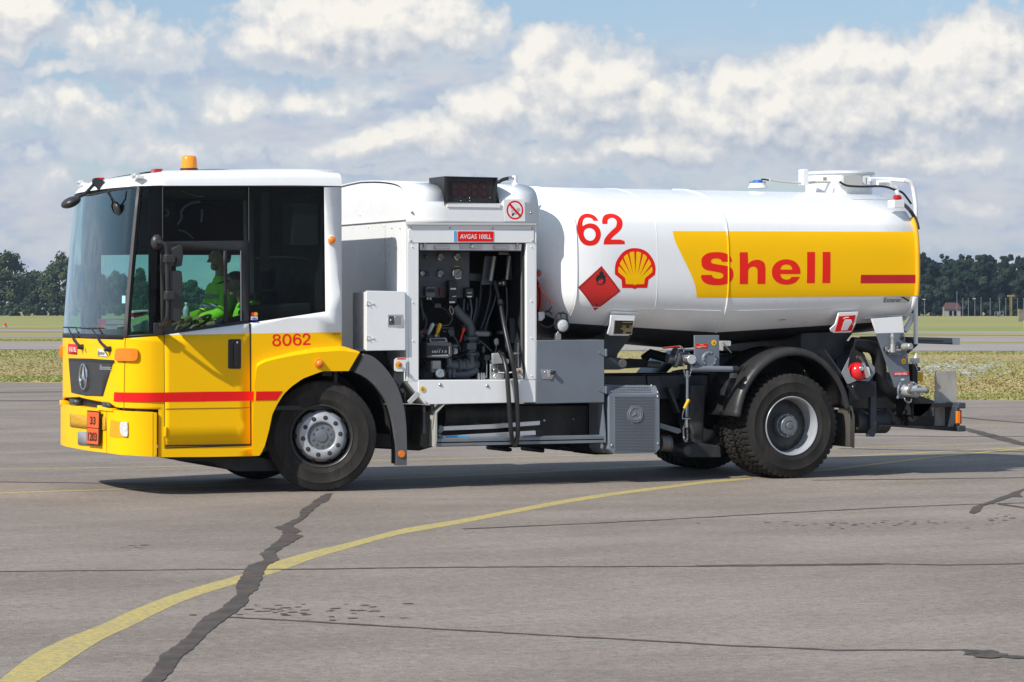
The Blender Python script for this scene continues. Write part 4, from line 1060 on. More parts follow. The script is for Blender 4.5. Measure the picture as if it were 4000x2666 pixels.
b = B(); b.box(mp(664,1060).x-.003, mp(664,1060).x-.001, ym+.02, ym+.18, mp(664,1246).z, mp(664,1064).z); b.out('mirror_glass', CRM, mr)
# front kerb mirror on its bracket
yk = .95
b = B(); b.hull8([P(359,700,yk),P(375,695,yk),P(407,706,yk),P(395,742,yk),P(384,740,yk),P(360,722,yk)], [P(359,700,yk+.12),P(375,695,yk+.12),P(407,706,yk+.12),P(395,742,yk+.12),P(384,740,yk+.12),P(360,722,yk+.12)]); km = b.out('kerb_mirror_bracket', PLB, T, bevel=.01)
b = B(); b.tube([P(366,722,yk+.05),P(340,750,yk),P(325,762,yk),P(308,770,yk)], .016, 8); b.out('kerb_mirror_arm', PLB, km)
b = B(); cen = P(277,791,yk); ax_ = (P(312,775,yk)-P(241,806,yk)).normalized(); Mx = Matrix.Translation(cen) @ ax_.to_track_quat('X','Z').to_matrix().to_4x4()
b.ball((0,0,0), (.10,.11,.050), 18, 12)
for v in b.b.verts: v.co = Mx @ v.co
b.out('kerb_mirror', PLB2, km)
b = B(); b.tube([P(422,739,.45),P(435,770,.42),P(451,797,.42)], .009, 8); km = b.out('front_mirror_arm', PLB, T)
b = B(); cen = P(459,821,.42); ax_ = (P(449,797,.42)-P(470,845,.42)).normalized(); Mx = Matrix.Translation(cen) @ ax_.to_track_quat('X','Z').to_matrix().to_4x4()
b.ball((0,0,0), (.075,.06,.028), 16, 10)
for v in b.b.verts: v.co = Mx @ v.co
b.out('front_mirror', PLB2, km)

# --- cab inside
b = B(); b.box(-1.85,.10,.06,2.44,.78,.82); b.box(.09,.12,.03,2.47,.80,2.92); b.box(-1.5,.1,.05,2.45,2.86,2.90); b.out('cab_interior', INT, T)
b = B()
b.hull8([(-1.98,.45,1.06),(-1.55,.12,1.06),(-1.55,2.38,1.06),(-1.98,2.05,1.06)], [(-1.98,.45,1.46),(-1.50,.12,1.50),(-1.50,2.38,1.50),(-1.98,2.05,1.46)]); b.out('dashboard', INT, T, bevel=.03)
b = B(); b.box(-.02,.08,.06,1.1,1.1,2.86); b.box(-.02,.08,1.75,2.44,.9,1.9); b.out('cab_rear_lining', INT, T)
for yy, xx, sz_ in ((.60,-.32,-.36),(1.50,-.28,-.20)):
    O = lambda x, y, z: (xx+x, yy+y, z+sz_)
    b = B(); b.hull8([O(-.50,-.24,1.45),O(.02,-.24,1.38),O(.02,.24,1.38),O(-.50,.24,1.45)], [O(-.50,-.24,1.57),O(.02,-.24,1.50),O(.02,.24,1.50),O(-.50,.24,1.57)])
    b.hull8([O(.0,-.24,1.45),O(.12,-.22,1.45),O(.12,.22,1.45),O(.0,.24,1.45)], [O(.14,-.22,2.12),O(.24,-.2,2.12),O(.24,.2,2.12),O(.14,.22,2.12)])
    st = b.out('driver_seat' if yy < 1 else 'passenger_seat', SEATM, T, bevel=.04, seg=3)
    b = B(); b.hull8([O(.15,-.13,2.14),O(.23,-.12,2.14),O(.23,.12,2.14),O(.15,.13,2.14)], [O(.17,-.12,2.34),O(.25,-.11,2.34),O(.25,.11,2.34),O(.17,.12,2.34)]); b.out('headrest', SEATM, st, bevel=.03)
b = B(); wcn = Vector((-1.16,.60,1.56)); wa = Vector((-.55,0,.84)).normalized(); wu = Vector((0,1,0)); ww = wa.cross(wu)
ring = [wcn+.22*(math.cos(a)*wu+math.sin(a)*ww) for a in [2*math.pi*i/28 for i in range(28)]]; b.tube(ring+[ring[0]], .014, 8, caps=False)
for k in range(3):
    a = math.pi/2+k*2.094; b.tube([wcn-wa*.02, wcn+.22*(math.cos(a)*wu+math.sin(a)*ww)], .012, 6)
b.cyl(wcn, wcn-wa*.35, .04, n=12); b.out('steering_wheel', PLB, T)

# pale tubes shaped as reflections in the upper door glass, and trim
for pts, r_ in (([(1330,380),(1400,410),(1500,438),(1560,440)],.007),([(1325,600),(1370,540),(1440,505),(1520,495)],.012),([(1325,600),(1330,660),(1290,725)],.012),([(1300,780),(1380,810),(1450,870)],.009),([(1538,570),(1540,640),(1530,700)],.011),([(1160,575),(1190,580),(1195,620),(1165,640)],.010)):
    b = B(); b.tube([P(x, y, .10) for x, y in cr(zA(pts), 4)], r_, 6); b.out('reflection_arc', mat('shiny_grey_tube', (.30,.31,.34), .25), T)
b = B(); b.box(-.62,-.55,.08,.14,2.1,2.85); b.box(-.30,-.05,.10,.4,2.35,2.75); b.out('rear_seat_frame', mat('interior_trim', (.07,.07,.075), .6), T)
b = B(); b.tube([P(x, y, .35) for x, y in cr([(1000,1010),(1080,1004),(1180,1008),(1240,1030)], 4)], .010, 6); b.out('grab_rail', mat('shiny_grey_tube', (.30,.31,.34), .25), T)
b = B(); b.hull8([(-.70,.12,1.55),(-.10,.12,1.62),(-.10,.5,1.62),(-.70,.5,1.55)],[(-.70,.12,1.78),(-.10,.12,1.80),(-.10,.5,1.80),(-.70,.5,1.78)]); b.out('rear_shelf', mat('interior_trim', (.07,.07,.075), .6), T, bevel=.03)

# ------------------------------------------------------------------ wheels
def tyre(b, o, ax, R_, chunky, n=200):
    ax = Vector(ax).normalized(); u = Vector((0,0,1)); w = ax.cross(u)
    side = [(.288,-.11),(.302,-.135),(.33,-.150),(.345,-.153),(.352,-.1565),(.36,-.154),(.40,-.160),(.440,-.158),(.446,-.161),(.452,-.157),(R_-.052,-.146),(R_-.022,-.138)]
    if chunky: tread = [(-.134,0,'a'),(-.085,.004,'a'),(-.083,.004,'g'),(-.073,.004,'g'),(-.071,.004,'b'),(-.030,.005,'b'),(-.028,.005,'g'),(-.020,.005,'g'),(-.018,.005,'c'),(.018,.005,'c')]
    else: tread = [(-.132,-.004,'a'),(-.085,.004,'a'),(-.084,.004,'g'),(-.076,.004,'g'),(-.075,.004,'n'),(-.035,.006,'n'),(-.034,.006,'g'),(-.026,.006,'g'),(-.025,.006,'n'),(.025,.006,'n')]
    tread = tread+[(-t, d_, k) for t, d_, k in reversed(tread[:-2])]
    rows = [(t, r, 's') for r, t in side]+[(t, R_-.006+d_, k) for t, d_, k in tread]+[(-t, r, 's') for r, t in reversed(side)]
    L = []
    for j, (t, r, k) in enumerate(rows):
        row = []
        for i in range(n):
            a = 2*math.pi*i/n; rr_ = r
            if k == 'g': rr_ -= .016
            elif k in 'abc' and chunky:
                ph = {'a': 0, 'b': 2, 'c': 1}[k]+(2 if t > 0 and k == 'a' else 0)
                if (i+ph) % 4 == 0: rr_ -= .020
            elif k == 'a' and not chunky and i % 4 == 0: rr_ -= .006
            if k == 's' and chunky and abs(t) < .147 and r > .5 and i % 4 == (0 if t < 0 else 2): rr_ -= .010
            row.append(s3(b, o, ax, u, w, rr_, t, a))
        L.append(row)
    for A, C in zip(L, L[1:]):
        for i in range(n): b.f([A[i], A[(i+1) % n], C[(i+1) % n], C[i]])
def s3(b, o, ax, u, w, r, t, a): return b.b.verts.new(o+ax*t+r*(math.cos(a)*u+math.sin(a)*w))
DRK = mat('wheel_shadow_black', (.02,.02,.022), .6)
HUBM = mat('hub_grey_paint', (.16,.18,.20), .4, metal=.3, dirt=.3)
def wheel(o, ax, R_, kind, chunky, detail=True):
    o = Vector(o); ax = Vector(ax).normalized(); u = Vector((0,0,1)); w = ax.cross(u)
    W_ = node('wheel', T)
    b = B(); tyre(b, o, ax, R_, chunky); 
    b.out('tyre', RUB, W_, ang=30)
    pol = lambda r, t, a: o+ax*t+r*(math.cos(a)*u+math.sin(a)*w)
    if kind == 'front':
        b = B(); b.lathe([(.296,.120),(.303,.138),(.296,.144),(.288,.138),(.281,.112),(.276,.085),(.268,.045),(.262,-.12)], o, ax, 64); b.out('rim', mat('dark_rim_edge', (.05,.05,.05), .4, metal=.2, dirt=.3), W_)
        b = B(); b.lathe([(.266,.02),(.258,.045),(.250,.060)], o, ax, 60); b.out('disc_shadow_ring', DRK, W_)
        b = B(); b.lathe([(.250,.060),(.240,.088),(.228,.108),(.219,.128),(.209,.142),(.150,.148),(.140,.146),(.134,.138),(.131,.105),(.0,.10)], o, ax, 80); dc = b.out('wheel_disc', RIM, W_, ang=50)
        for k in range(10):
            a = 2*math.pi*(k+.5)/10
            b = B(); c_ = pol(.245, .080, a); nx = (ax*.75+(pol(1,0,a)-o)*.66).normalized(); b.cyl(c_-nx*.02, c_+nx*.010, .024, n=16)
            b.out('hand_hole', DRK, dc)
            b = B(); c_ = pol(.179, .1455, a+.12); b.lathe([(.0215,-.01),(.0215,.005),(.018,.006),(.0,.005)], c_, ax, 16); nt_ = b.out('wheel_nut_cup', DRK, dc)
            b = B(); b.cyl(c_, c_+ax*.012, .010, n=6); b.out('wheel_nut', GRD, nt_)
        b = B(); b.lathe([(.126,.10),(.122,.118),(.112,.122),(.060,.122),(.055,.132),(.03,.136),(0,.136)], o, ax, 40); hb_ = b.out('hub_cap', HUBM, W_)
        for k in range(10):
            b = B(); c_ = pol(.090, .12, 2*math.pi*k/10); b.cyl(c_, c_+ax*.012, .011, n=6); b.out('hub_bolt', HUBM, hb_)
    elif kind == 'rear':
        b = B(); b.lathe([(.296,.122),(.306,.140),(.300,.146),(.290,.141),(.283,.118),(.278,.09),(.277,.0),(.270,-.06),(.262,-.075)], o, ax, 72); b.out('rim', RIM, W_)
        b = B(); b.lathe([(.268,-.06),(.255,-.055),(.235,-.040),(.20,-.03),(.14,-.03),(.0,-.03)], o, ax, 64); dc = b.out('wheel_disc', mat('dark_wheel_disc', (.03,.033,.036), .5, dirt=.3), W_)
        for k in range(10):
            b = B(); a = 2*math.pi*(k+.3)/10; c_ = pol(.228, -.033, a); b.cyl(c_, c_+ax*.003, .022, n=16); b.out('hand_hole', BLK, dc)
        b = B(); b.lathe([(.125,-.03),(.125,.03),(.120,.040),(.105,.042),(.100,.050),(.098,.085),(.090,.096),(.055,.100),(.045,.094),(.038,.094),(.033,.104),(.016,.108),(0,.104)], o, ax, 44); hb_ = b.out('hub', HUBM, W_)
        for k in range(10):
            b = B(); c_ = pol(.112, .04, 2*math.pi*k/10); b.cyl(c_, c_+ax*.010, .008, n=6); b.out('hub_bolt', STL, hb_)
    else:
        b = B(); b.lathe([(.296,.12),(.302,.138),(.29,.14),(.277,.09),(.26,-.05),(.0,-.05)], o, ax, 40); b.out('rim', RIM, W_)
    return W_
A17 = R(16)
wheel((-.004,.152,.528), (-math.sin(A17), -math.cos(A17), 0), .530, 'front', False)
wheel((.03,2.20,.528), (math.sin(A17), math.cos(A17), 0), .530, 'plain', False)
wheel((5.07,.165,.540), (0,-1,0), .540, 'rear', True)
wheel((5.07,.505,.540), (0,1,0), .540, 'plain', True)
wheel((5.07,2.0,.540), (0,-1,0), .540, 'plain', True)
wheel((5.07,2.335,.540), (0,1,0), .540, 'plain', True)

# ------------------------------------------------------------------ chassis
b = B()
for y0 in (.80, 1.62):
    b.box(-1.2, 6.85, y0, y0+.01, .80, 1.06); b.box(-1.2, 6.85, y0, y0+.08, 1.05, 1.06); b.box(-1.2, 6.85, y0, y0+.08, .80, .81)
for x in (-.9, .5, 2.4, 3.6, 4.4, 5.6, 6.6): b.box(x, x+.08, .81, 1.62, .84, 1.02)
ch = b.out('chassis_frame', GRD, T)
b = B(); b.box(-.4,.8,.9,1.6,.42,1.0); b.cyl((-.05,.3,.53),(-.05,2.2,.53),.06); b.out('engine_sump', CHS, T)
b = B(); b.cyl((5.07,.65,.54),(5.07,1.85,.54),.11); b.ball((5.07,1.25,.54),(.26,.24,.25)); b.cyl((.6,1.25,.62),(4.9,1.25,.58),.05); b.out('rear_axle', CHS, T)
b = B(); b.pp([(680,1787),(800,1787),(1000,1787),(1080,1800),(1080,1840),(930,1842),(850,1822),(830,1806),(672,1796)], .25, 2.2); b.out('front_underbody', CHS, T)
# dark boxes and tanks below the pump cabinet
DGR = mat('grimy_dark_metal', (.028,.032,.036), .55, var=.4, dirt=.35)
b = B(); b.pp([(1440,1585),(1690,1585),(1700,1745),(1640,1762),(1450,1752)], .55, 1.0); b.out('battery_box', CHS, T, bevel=.02)
b = B(); b.pp([(1655,1610),(1700,1600),(1702,1740),(1660,1752),(1642,1740),(1648,1650)], .20, .45); b.out('mud_flap', mat('muddy_rubber', (.06,.055,.045), .85, var=.3, dirt=.4), T)
b = B(); b.cyl(P(1722,1622,.55), P(2010,1618,.55), .13, n=24); b.out('air_tank', DGR, T)
b = B(); b.pp([(2000,1585),(2300,1585),(2300,1700),(2180,1712),(2000,1712)], .50, 1.1); bx_ = b.out('tool_box', DGR, T, bevel=.01)
for x, y in ((2125,1643),(2239,1638)):
    b = B(); c_ = P(x, y, .50); b.cyl(c_, c_+Vector((0,-.01,0)), .011, n=8); b.out('bolt', STL, bx_)
b = B(); b.pp([(1720,1650),(2000,1640),(2000,1715),(1720,1722)], .62, 1.2); b.out('lower_housing', CHS, T); b = B(); b.pp([(2260,1585),(2390,1585),(2390,1750),(2330,1770),(2280,1740)], .55, 1.2); b.out('lower_housing', CHS, T)
b = B()
for x0, y0, x1, y1 in ((1955,1700,2400,1750),(1978,1750,2003,1766),(2115,1750,2130,1770),(2172,1745,2195,1760),(2240,1742,2256,1762),(2268,1740,2320,1770),(2320,1745,2400,1778)):
    p0, p1 = P(x0, y1, .95), P(x1, y0, .95); b.box(p0.x, p1.x, .95, 1.5, p0.z, p1.z)
b.out('gearbox_underside', CHS, T, bevel=.02)
b = B(); b.box(2.9,4.9,1.0,1.5,.52,.86); b.box(3.1,4.3,1.7,2.4,.5,.9); b.out('fuel_tank', CHS, T, bevel=.03)
# side guard rail under the cabinet and the folded ladder lying on it
b = B()
p = [P(*q_, .02) for q_ in zG([(318,537),(1668,496),(1668,572),(318,606)])]
x0, x1 = p[0].x, p[1].x; zt, zb = p[0].z, p[3].z
b.xprism([(.02,zt-.012),(.035,zt),(.06,zt),(.06,zb+.006),(.02,zb+.006),(.02,zb),(.02,zb+.045),(.034,zb+.055),(.034,zt-.06),(.02,zt-.05)], x0, x1); gd = b.out('side_guard_rail', mat('guard_steel', (.22,.25,.28), .38, metal=.5, var=.1, dirt=.2), T)
b = B(); b.pp(zG([(315,600),(302,605),(310,330),(378,262),(440,260),(440,264),(385,268),(322,335),(322,540)]), .0, .14); b.out('guard_bracket', mat('pale_painted_steel', (.42,.42,.38), .5, dirt=.3), gd)
b = B(); b.pp(zG([(1645,255),(1651,255),(1672,500),(1672,575),(1664,570),(1660,500)]), .0, .12); b.out('guard_bracket', GRY, gd)
LAD = thing('aluminium_ladder', 'folded aluminium ladder lying in the side guard below the pump cabinet', 'ladder', P(1730,1700,.12))
for k, q_ in enumerate(([(372,443),(760,425),(1145,398),(1143,432),(760,462),(375,477)],[(345,520),(700,500),(1108,476),(1115,512),(700,540),(345,540)])):
    b = B(); b.pp(zG(q_), .10, .13); b.out('ladder_rail', ALU, LAD, bevel=.003)
    for yy in (.30,):
        b = B(); b.pp(zG(q_), yy, yy+.03); b.out('ladder_rail', ALU, LAD)
for x in (480, 700, 900):
    b = B(); c_ = P(*zG([(x,450-.06*(x-480))])[0], .12); b.cyl(c_, c_+Vector((0,.2,0)), .014, n=10); b.out('ladder_rung', ALU, LAD)
b = B(); b.pp(zG([(345,432),(376,445),(376,478),(345,500),(332,480)]), .09, .13); b.out('ladder_end_fitting', mat('green_grey_fitting', (.18,.24,.24), .5), LAD)
b = B(); b.pp(zG([(335,500),(372,515),(372,532),(335,530)]), .09, .13); b.out('ladder_end_fitting', mat('green_grey_fitting', (.18,.24,.24), .5), LAD)
b = B(); b.pp(zG([(1125,478),(1150,468),(1162,490),(1158,512),(1125,512)]), .09, .13); b.out('ladder_foot', PLB, LAD)
b = B(); b.pp(zG([(390,519),(573,515),(574,530),(392,532)]), .095, .10); b.out('ladder_sticker', LBL, LAD)

# ------------------------------------------------------------------ tank
NR = 44
def sect(x, inset=0.0, fwd=0.0):
    """closed ring of the tank section at x, drawn in by inset"""
    pts = []
    half = [(y, tz(z, x)) for y, z in TPROF]
    cyy, czz = 1.25, 2.15
    H_ = half+[(2.5-y, z) for y, z in reversed(half[1:-1])]
    for y, z in H_:
        d_ = Vector((y-cyy, z-czz)); L = d_.length; k = max(.02, (L-inset)/L); pts.append(Vector((x+fwd, cyy+d_.x*k, czz+d_.y*k)))
    return pts
b = B(); secs = []
head = [(1.2,-.36),(.8,-.335),(.5,-.29),(.32,-.235),(.2,-.175),(.11,-.11),(.05,-.055),(.013,-.018),(0,0)]
for ins, fw_ in head: secs.append(sect(TX0, ins, fw_))
for k in range(1, 9): secs.append(sect(TX0+(TX1-TX0)*k/9 if k != 4 else TXR))
rear = [(0,0),(.012,.02),(.05,.045),(.12,.09),(.22,.14),(.34,.18),(.55,.22),(.85,.25),(1.2,.26)]
for ins, fw_ in rear: secs.append(sect(TX1, ins, fw_*.6))
xs_ = [s_[0].x for s_ in secs]
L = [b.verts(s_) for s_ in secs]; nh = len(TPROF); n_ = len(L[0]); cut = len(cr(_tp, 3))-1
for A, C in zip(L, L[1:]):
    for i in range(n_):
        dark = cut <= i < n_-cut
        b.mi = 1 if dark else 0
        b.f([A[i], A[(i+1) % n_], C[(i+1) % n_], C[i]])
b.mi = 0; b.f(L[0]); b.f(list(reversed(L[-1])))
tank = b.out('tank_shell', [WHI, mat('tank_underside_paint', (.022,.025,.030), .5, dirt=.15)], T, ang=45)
# weld beads
def bead(x, r, m, nm):
    b = B(); pts = [p for p in sect(x, -.001)][:cut+1]; b.tube(pts, r, 6, caps=False); return b.out(nm, m, tank)
def bead_c(x, r):
    h = [p for p in sect(x, -.001)][:cut+1]
    zt_, zb_ = TANK.un(2846, 905)[1], TANK.un(2846, 1162)[1]
    top = [p for p in h if p.z >= zt_]; mid = [p for p in h if zb_ <= p.z <= zt_]; low = [p for p in h if p.z <= zb_]
    for nm, pts, m in (('weld_seam', top+mid[:1], WHI), ('weld_seam', [top[-1]]+mid+low[:1], YEL), ('weld_seam', low, WHI)):
        if len(pts) > 1: b = B(); b.tube(pts, r, 8, caps=False); b.out(nm, m, tank)
bead_c(TXR, .009); bead(TX0+.004, .006, WHI, 'weld_seam'); bead(3.52, .0018, WHI, 'weld_seam')
b = B(); b.tube([Vector((x, ty(x, tz(1.72, x))-.002, tz(1.72, x))) for x in [TX0+.05+(TXR-TX0-.1)*i/8 for i in range(9)]], .004, 6); b.out('weld_seam', WHI, tank)
b = B(); b.tube([Vector((x, ty(x, tz(1.72, x))-.002, tz(1.72, x))) for x in [TXR+.05+(5.85-TXR)*i/8 for i in range(9)]], .004, 6); b.out('weld_seam', WHI, tank)
# yellow band, letters, pecten
xe = TX1-.002
def T2(pts): return [TANK.un(*p) for p in pts]
zt_ = lambda x, y: TANK.un(x, y)[1]
left = cr(zN([(22,12),(60,150),(130,300),(210,465),(270,590),(320,730),(342,884)]), 4)
bandp = T2(left)+[(TXR, zt_(2846,1163))]+[(xe, zt_(3560,1157))]+[(xe, zt_(3560,906))]
b = B(); TANK.panel(b, [bandp], .0012, px=False); band = b.out('yellow_band', YEL, tank, flat=False)
b = B(); TANK.panel(b, [T2(zL([(1470,1240)]))+[(xe, zt_(3560,1074)),(xe, zt_(3560,1107))]+T2(zL([(1466,1327)]))], .0024, px=False); b.out('red_dash', mat('dark_red_film', (.52,.008,.012), .4), tank)
S_ = cr(zN([(806,415),(785,350),(735,310),(670,292),(590,288),(500,298),(440,330),(405,375),(402,430),(412,480),(450,515),(500,532),(580,545),(660,562),(688,590),(680,620),(650,634),(615,636),(570,628),(545,605),(538,586)]),3)+cr(zN([(396,588),(400,630),(425,675),(480,707),(550,720),(620,722),(700,714),(770,688),(810,640),(823,580),(812,520),(780,485),(740,470),(650,455),(570,442),(538,430),(528,408),(540,382),(580,372),(620,374),(655,388),(675,417)]),3)
h_ = zN([(903,290),(1010,290)])+cr(zN([(1014,442),(1060,405),(1130,388),(1190,400),(1230,435),(1243,490)]),3)+zN([(1241,706),(1136,706)])+cr(zN([(1138,530),(1125,495),(1085,479),(1040,492),(1016,530)]),3)+zN([(1012,708),(903,708)])
e_ = cr(zN([(1703,576),(1695,500),(1655,435),(1600,398),(1515,382),(1430,398),(1370,440),(1335,495),(1327,560),(1340,620),(1380,672),(1440,705),(1515,716),(1590,706),(1650,675),(1698,612)]),3)+cr(zN([(1588,612),(1560,640),(1520,649),(1480,640),(1450,615),(1437,577)]),3)
eh = cr(zN([(1437,517),(1460,468),(1515,451),(1570,466),(1597,517)]),3)
for nm, pl in (('S',[S_]),('h',[h_]),('e',[e_, eh]),('l',[zN([(1789,286),(1893,286),(1890,697),(1785,697)])]),('l',[zN([(1993,286),(2096,286),(2092,696),(1988,695)])])):
    b = B(); TANK.panel(b, pl, .0026); b.out('red_letter', REDB, tank)
b = B()
six = cr(zO([(417,226),(385,175),(330,140),(250,127),(185,150),(145,200),(125,270),(118,340),(135,420),(165,500),(220,555),(300,573),(380,555),(430,500),(452,420),(440,350),(400,295),(350,268),(290,262),(235,278),(198,303)]),3)+cr(zO([(195,260),(210,210),(240,187),(275,183),(310,190),(335,205),(350,228)]),3)
sixh = cr(zO([(295,327),(350,350),(378,400),(372,455),(340,495),(297,503),(250,485),(220,440),(213,395),(235,345)]),3,True)
TANK.panel(b, [six, sixh], .0015); b.out('red_numeral', REDB, tank)
b = B()
two = cr(zO([(472,270),(470,220),(485,170),(520,140),(585,127),(650,138),(710,170),(748,220),(753,285),(735,340),(690,390),(630,440),(588,487)]),3)+zO([(725,487),(783,508),(786,552)])+cr(zO([(490,556),(497,500),(520,455),(560,405),(610,355),(655,315),(672,270),(668,225),(635,192),(600,187),(565,198),(545,225),(543,270)]),3)
TANK.panel(b, [two], .0015); b.out('red_numeral', REDB, tank)
b = B(); o_ = cr(zO([(648,972),(648,880),(665,800),(710,720),(770,655),(850,615),(928,606),(1010,618),(1090,655),(1150,720),(1195,800),(1213,890),(1205,978)]),4)+zO([(1115,1048),(1098,1160),(960,1160),(925,1177),(888,1162),(748,1160),(740,1048)])
TANK.panel(b, [o_], .0013); em = b.out('shell_emblem', RED, tank)
y_ = zO([(900,1110),(800,1108),(790,1022)])+cr(zO([(698,945),(692,900),(704,858)]),3)+zO([(840,1005)])+cr(zO([(713,826),(735,785),(750,757)]),3)+zO([(878,1000)])+cr(zO([(768,735),(795,703),(826,685)]),3)+zO([(903,990)])+cr(zO([(848,672),(880,658),(916,657)]),3)+zO([(931,985)])+cr(zO([(946,657),(980,658),(1014,675)]),3)+zO([(962,990)])+cr(zO([(1040,688),(1070,703),(1095,738)]),3)+zO([(985,1000)])+cr(zO([(1117,760),(1135,785),(1152,830)]),3)+zO([(1010,1015)])+cr(zO([(1162,862),(1170,905),(1165,945)]),3)+zO([(1068,1025),(1053,1108),(945,1110),(927,1124)])
b = B(); TANK.panel(b, [y_], .0025); b.out('emblem_ribs', YEL, em)
# flammable liquid placard
dm = zO([(461,852),(728,1203),(365,1478),(132,1153)])
cx_ = sum(p[0] for p in dm)/4; cy_ = sum(p[1] for p in dm)/4
sc_ = lambda k: [(cx_+(x-cx_)*k, cy_+(y-cy_)*k) for x, y in dm]
b = B(); TANK.panel(b, [sc_(1)], .0013); pl_ = b.out('hazard_placard', mat('placard_red', (.70,.025,.02), .4), tank)
b = B(); TANK.panel(b, [sc_(.93), sc_(.905)], .0025)
TANK.panel(b, [zO([(457,893),(470,930),(490,945),(490,975),(500,992),(512,970),(520,1000),(508,1030),(522,1050),(512,1085),(490,1105),(455,1113),(425,1110),(398,1098),(385,1060),(378,1010),(392,1018),(400,965),(412,985),(430,975),(428,930),(443,945)])], .0025)
TANK.panel(b, [zO([(398,1111),(488,1114),(488,1118),(398,1115)])], .0025)
TANK.text(b, '3', zO([(366,1425)])[0], zO([(402,1428)])[0], 13, .0025, .03); b.out('placard_print', BLK, pl_)
b = B(); TANK.panel(b, [zO([(410,1095),(405,1058),(422,1068),(435,1035),(448,1055),(463,1018),(474,1052),(490,1045),(484,1075),(470,1100),(440,1108)])], .0038); b.out('placard_flame_core', mat('placard_red', (.70,.025,.02), .4), pl_)
# maker's film, pressure note
b = B(); TANK.panel(b, [zK([(722,22),(982,20),(968,70),(960,80),(722,82)])], .0015); mk = b.out('maker_film', mat('pale_grey_film', (.60,.62,.62), .4), tank)
b = B(); TANK.text(b, 'Esterer', zK([(728,74)])[0], zK([(890,74)])[0], 17, .003, .0); TANK.panel(b, [zK([(883,24),(915,24),(968,56),(964,70)])], .003); b.out('maker_lettering', BLK, mk)
b = B(); TANK.panel(b, [zK([(920,24),(980,22),(972,54)])], .003); b.out('maker_flash', SIG, mk)
b = B(); TANK.text(b, '0,5 bar', (3041,1252), (3068,1250), 5, .004); b.out('pressure_note', BLK, tank)

# welded pads and the two sign plates on the tank's lower flank
def pad(y_off, pts, m, nm, th=.012, par=None, yy=None):
    b = B(); yv = yy; b.pp(pts, yv, yv+th); return b.out(nm, m, par or T, bevel=.004)
b = B(); TANK.panel(b, [zH([(700,1185),(715,1178),(930,1188),(942,1200),(935,1240),(880,1300),(690,1280),(650,1300)])], .008); b.out('welded_pad', WHI, tank, solid=.008, bevel=.003)
pw = [P(*q_, .055) for q_ in zH([(703,1215),(905,1222),(895,1290),(878,1372),(868,1386),(715,1384),(690,1370),(700,1290)])]
b = B(); lo_ = [Vector((p.x, .055+max(0, (1.62-p.z))*.35, p.z)) for p in pw]; b.hull8(lo_, [p+Vector((0,.02,0)) for p in lo_]); spl = b.out('data_plate_mount', WHI, T, bevel=.006)
def plq(pts, yy, lift): 
    r = []
    for x, y in pts:
        p = P(x, y, yy); p = P(x, y, yy+max(0, (1.62-p.z))*.35); p.y -= lift; r.append(p)
    return r
b = B(); q4 = plq(zH([(728,1258),(885,1262),(868,1375),(718,1375)]), .055, .012); b.hull8(q4, [p+Vector((0,.012,0)) for p in q4]); dp = b.out('data_plate', CRM, spl)
b = B(); q4 = plq(zH([(735,1263),(880,1267),(864,1370),(723,1370)]), .055, .016); b.hull8(q4, [p+Vector((0,.004,0)) for p in q4]); b.out('plate_face', mat('black_data_plate', (.02,.018,.012), .4), dp)
b = B(); rr = random.Random(2)
def qf(a, c, l=.006): return q4[3].lerp(q4[2], a).lerp(q4[0].lerp(q4[1], a), c)+Vector((0,-l,0))
for c0, cells in ((.87,[(.4,.95)]),(.60,[(.4,.62),(.82,.97)]),(.50,[(.4,.62),(.82,.97)]),(.40,[(.3,.5),(.55,.7),(.72,.8),(.84,.97)]),(.33,[(.4,.97)]),(.25,[(.5,.97)]),(.17,[(.5,.97)]),(.09,[(.5,.65)]),(.02,[(.5,.65)])):
    for a0, a1 in cells: b.f(b.verts([qf(a0,c0), qf(a1,c0), qf(a1,c0+.055), qf(a0,c0+.055)]))
b.out('engraved_fields', mat('brass_fill', (.45,.38,.18), .4, metal=.5), dp)
q5 = plq(zJ([(1290,50),(1465,40),(1440,150),(1410,215),(1395,225),(1250,228),(1225,215),(1215,190),(1260,150)]), .05, 0)
b = B(); b.hull8(q5, [p+Vector((0,.02,0)) for p in q5]); ep = b.out('extinguisher_sign_mount', WHI, T, bevel=.006)
q6 = plq(zJ([(1293,82),(1437,71),(1404,208),(1255,216)]), .05, .008)
b = B(); b.hull8(q6, [p+Vector((0,.006,0)) for p in q6]); es = b.out('extinguisher_sign', RED, ep)
b = B(); q7 = plq(zJ([(1340,125),(1358,108),(1385,108),(1402,130),(1395,160),(1362,204),(1308,206)]), .05, .011); q7 = plq(zJ([(1330,130),(1345,108),(1392,108),(1405,128),(1360,203),(1308,205)]), .05, .011)
b.hull8(q7, [p+Vector((0,.002,0)) for p in q7]); q7 = plq(zJ([(1324,106),(1330,95),(1350,87),(1375,86),(1376,93),(1352,95),(1336,100)]), .05, .011); b.hull8(q7, [p+Vector((0,.002,0)) for p in q7]); b.out('extinguisher_pictogram', WHI, es)
# saddles carrying the tank
for pts in (zI([(275,300),(545,310),(540,370),(395,560),(380,620),(450,640),(450,700),(270,700),(270,300)]), zJ([(960,230),(1430,210),(1360,300),(1330,420),(1250,470),(1000,470),(960,400)])):
    b = B(); q_ = pts; b.pp([(x, y) for x, y in q_], .36, 2.1); b.out('tank_saddle', mat('tank_underside_paint', (.022,.025,.030), .5), T, bevel=.01)
b = B(); b.pp(zI([(270,598),(400,598),(462,610),(468,700),(400,712),(270,712)]), .30, .36); b.cyl(P(*zI([(440,655)])[0], .26), P(*zI([(440,655)])[0], .4), .045, n=16); b.out('saddle_bearing', GRD, T, bevel=.006)
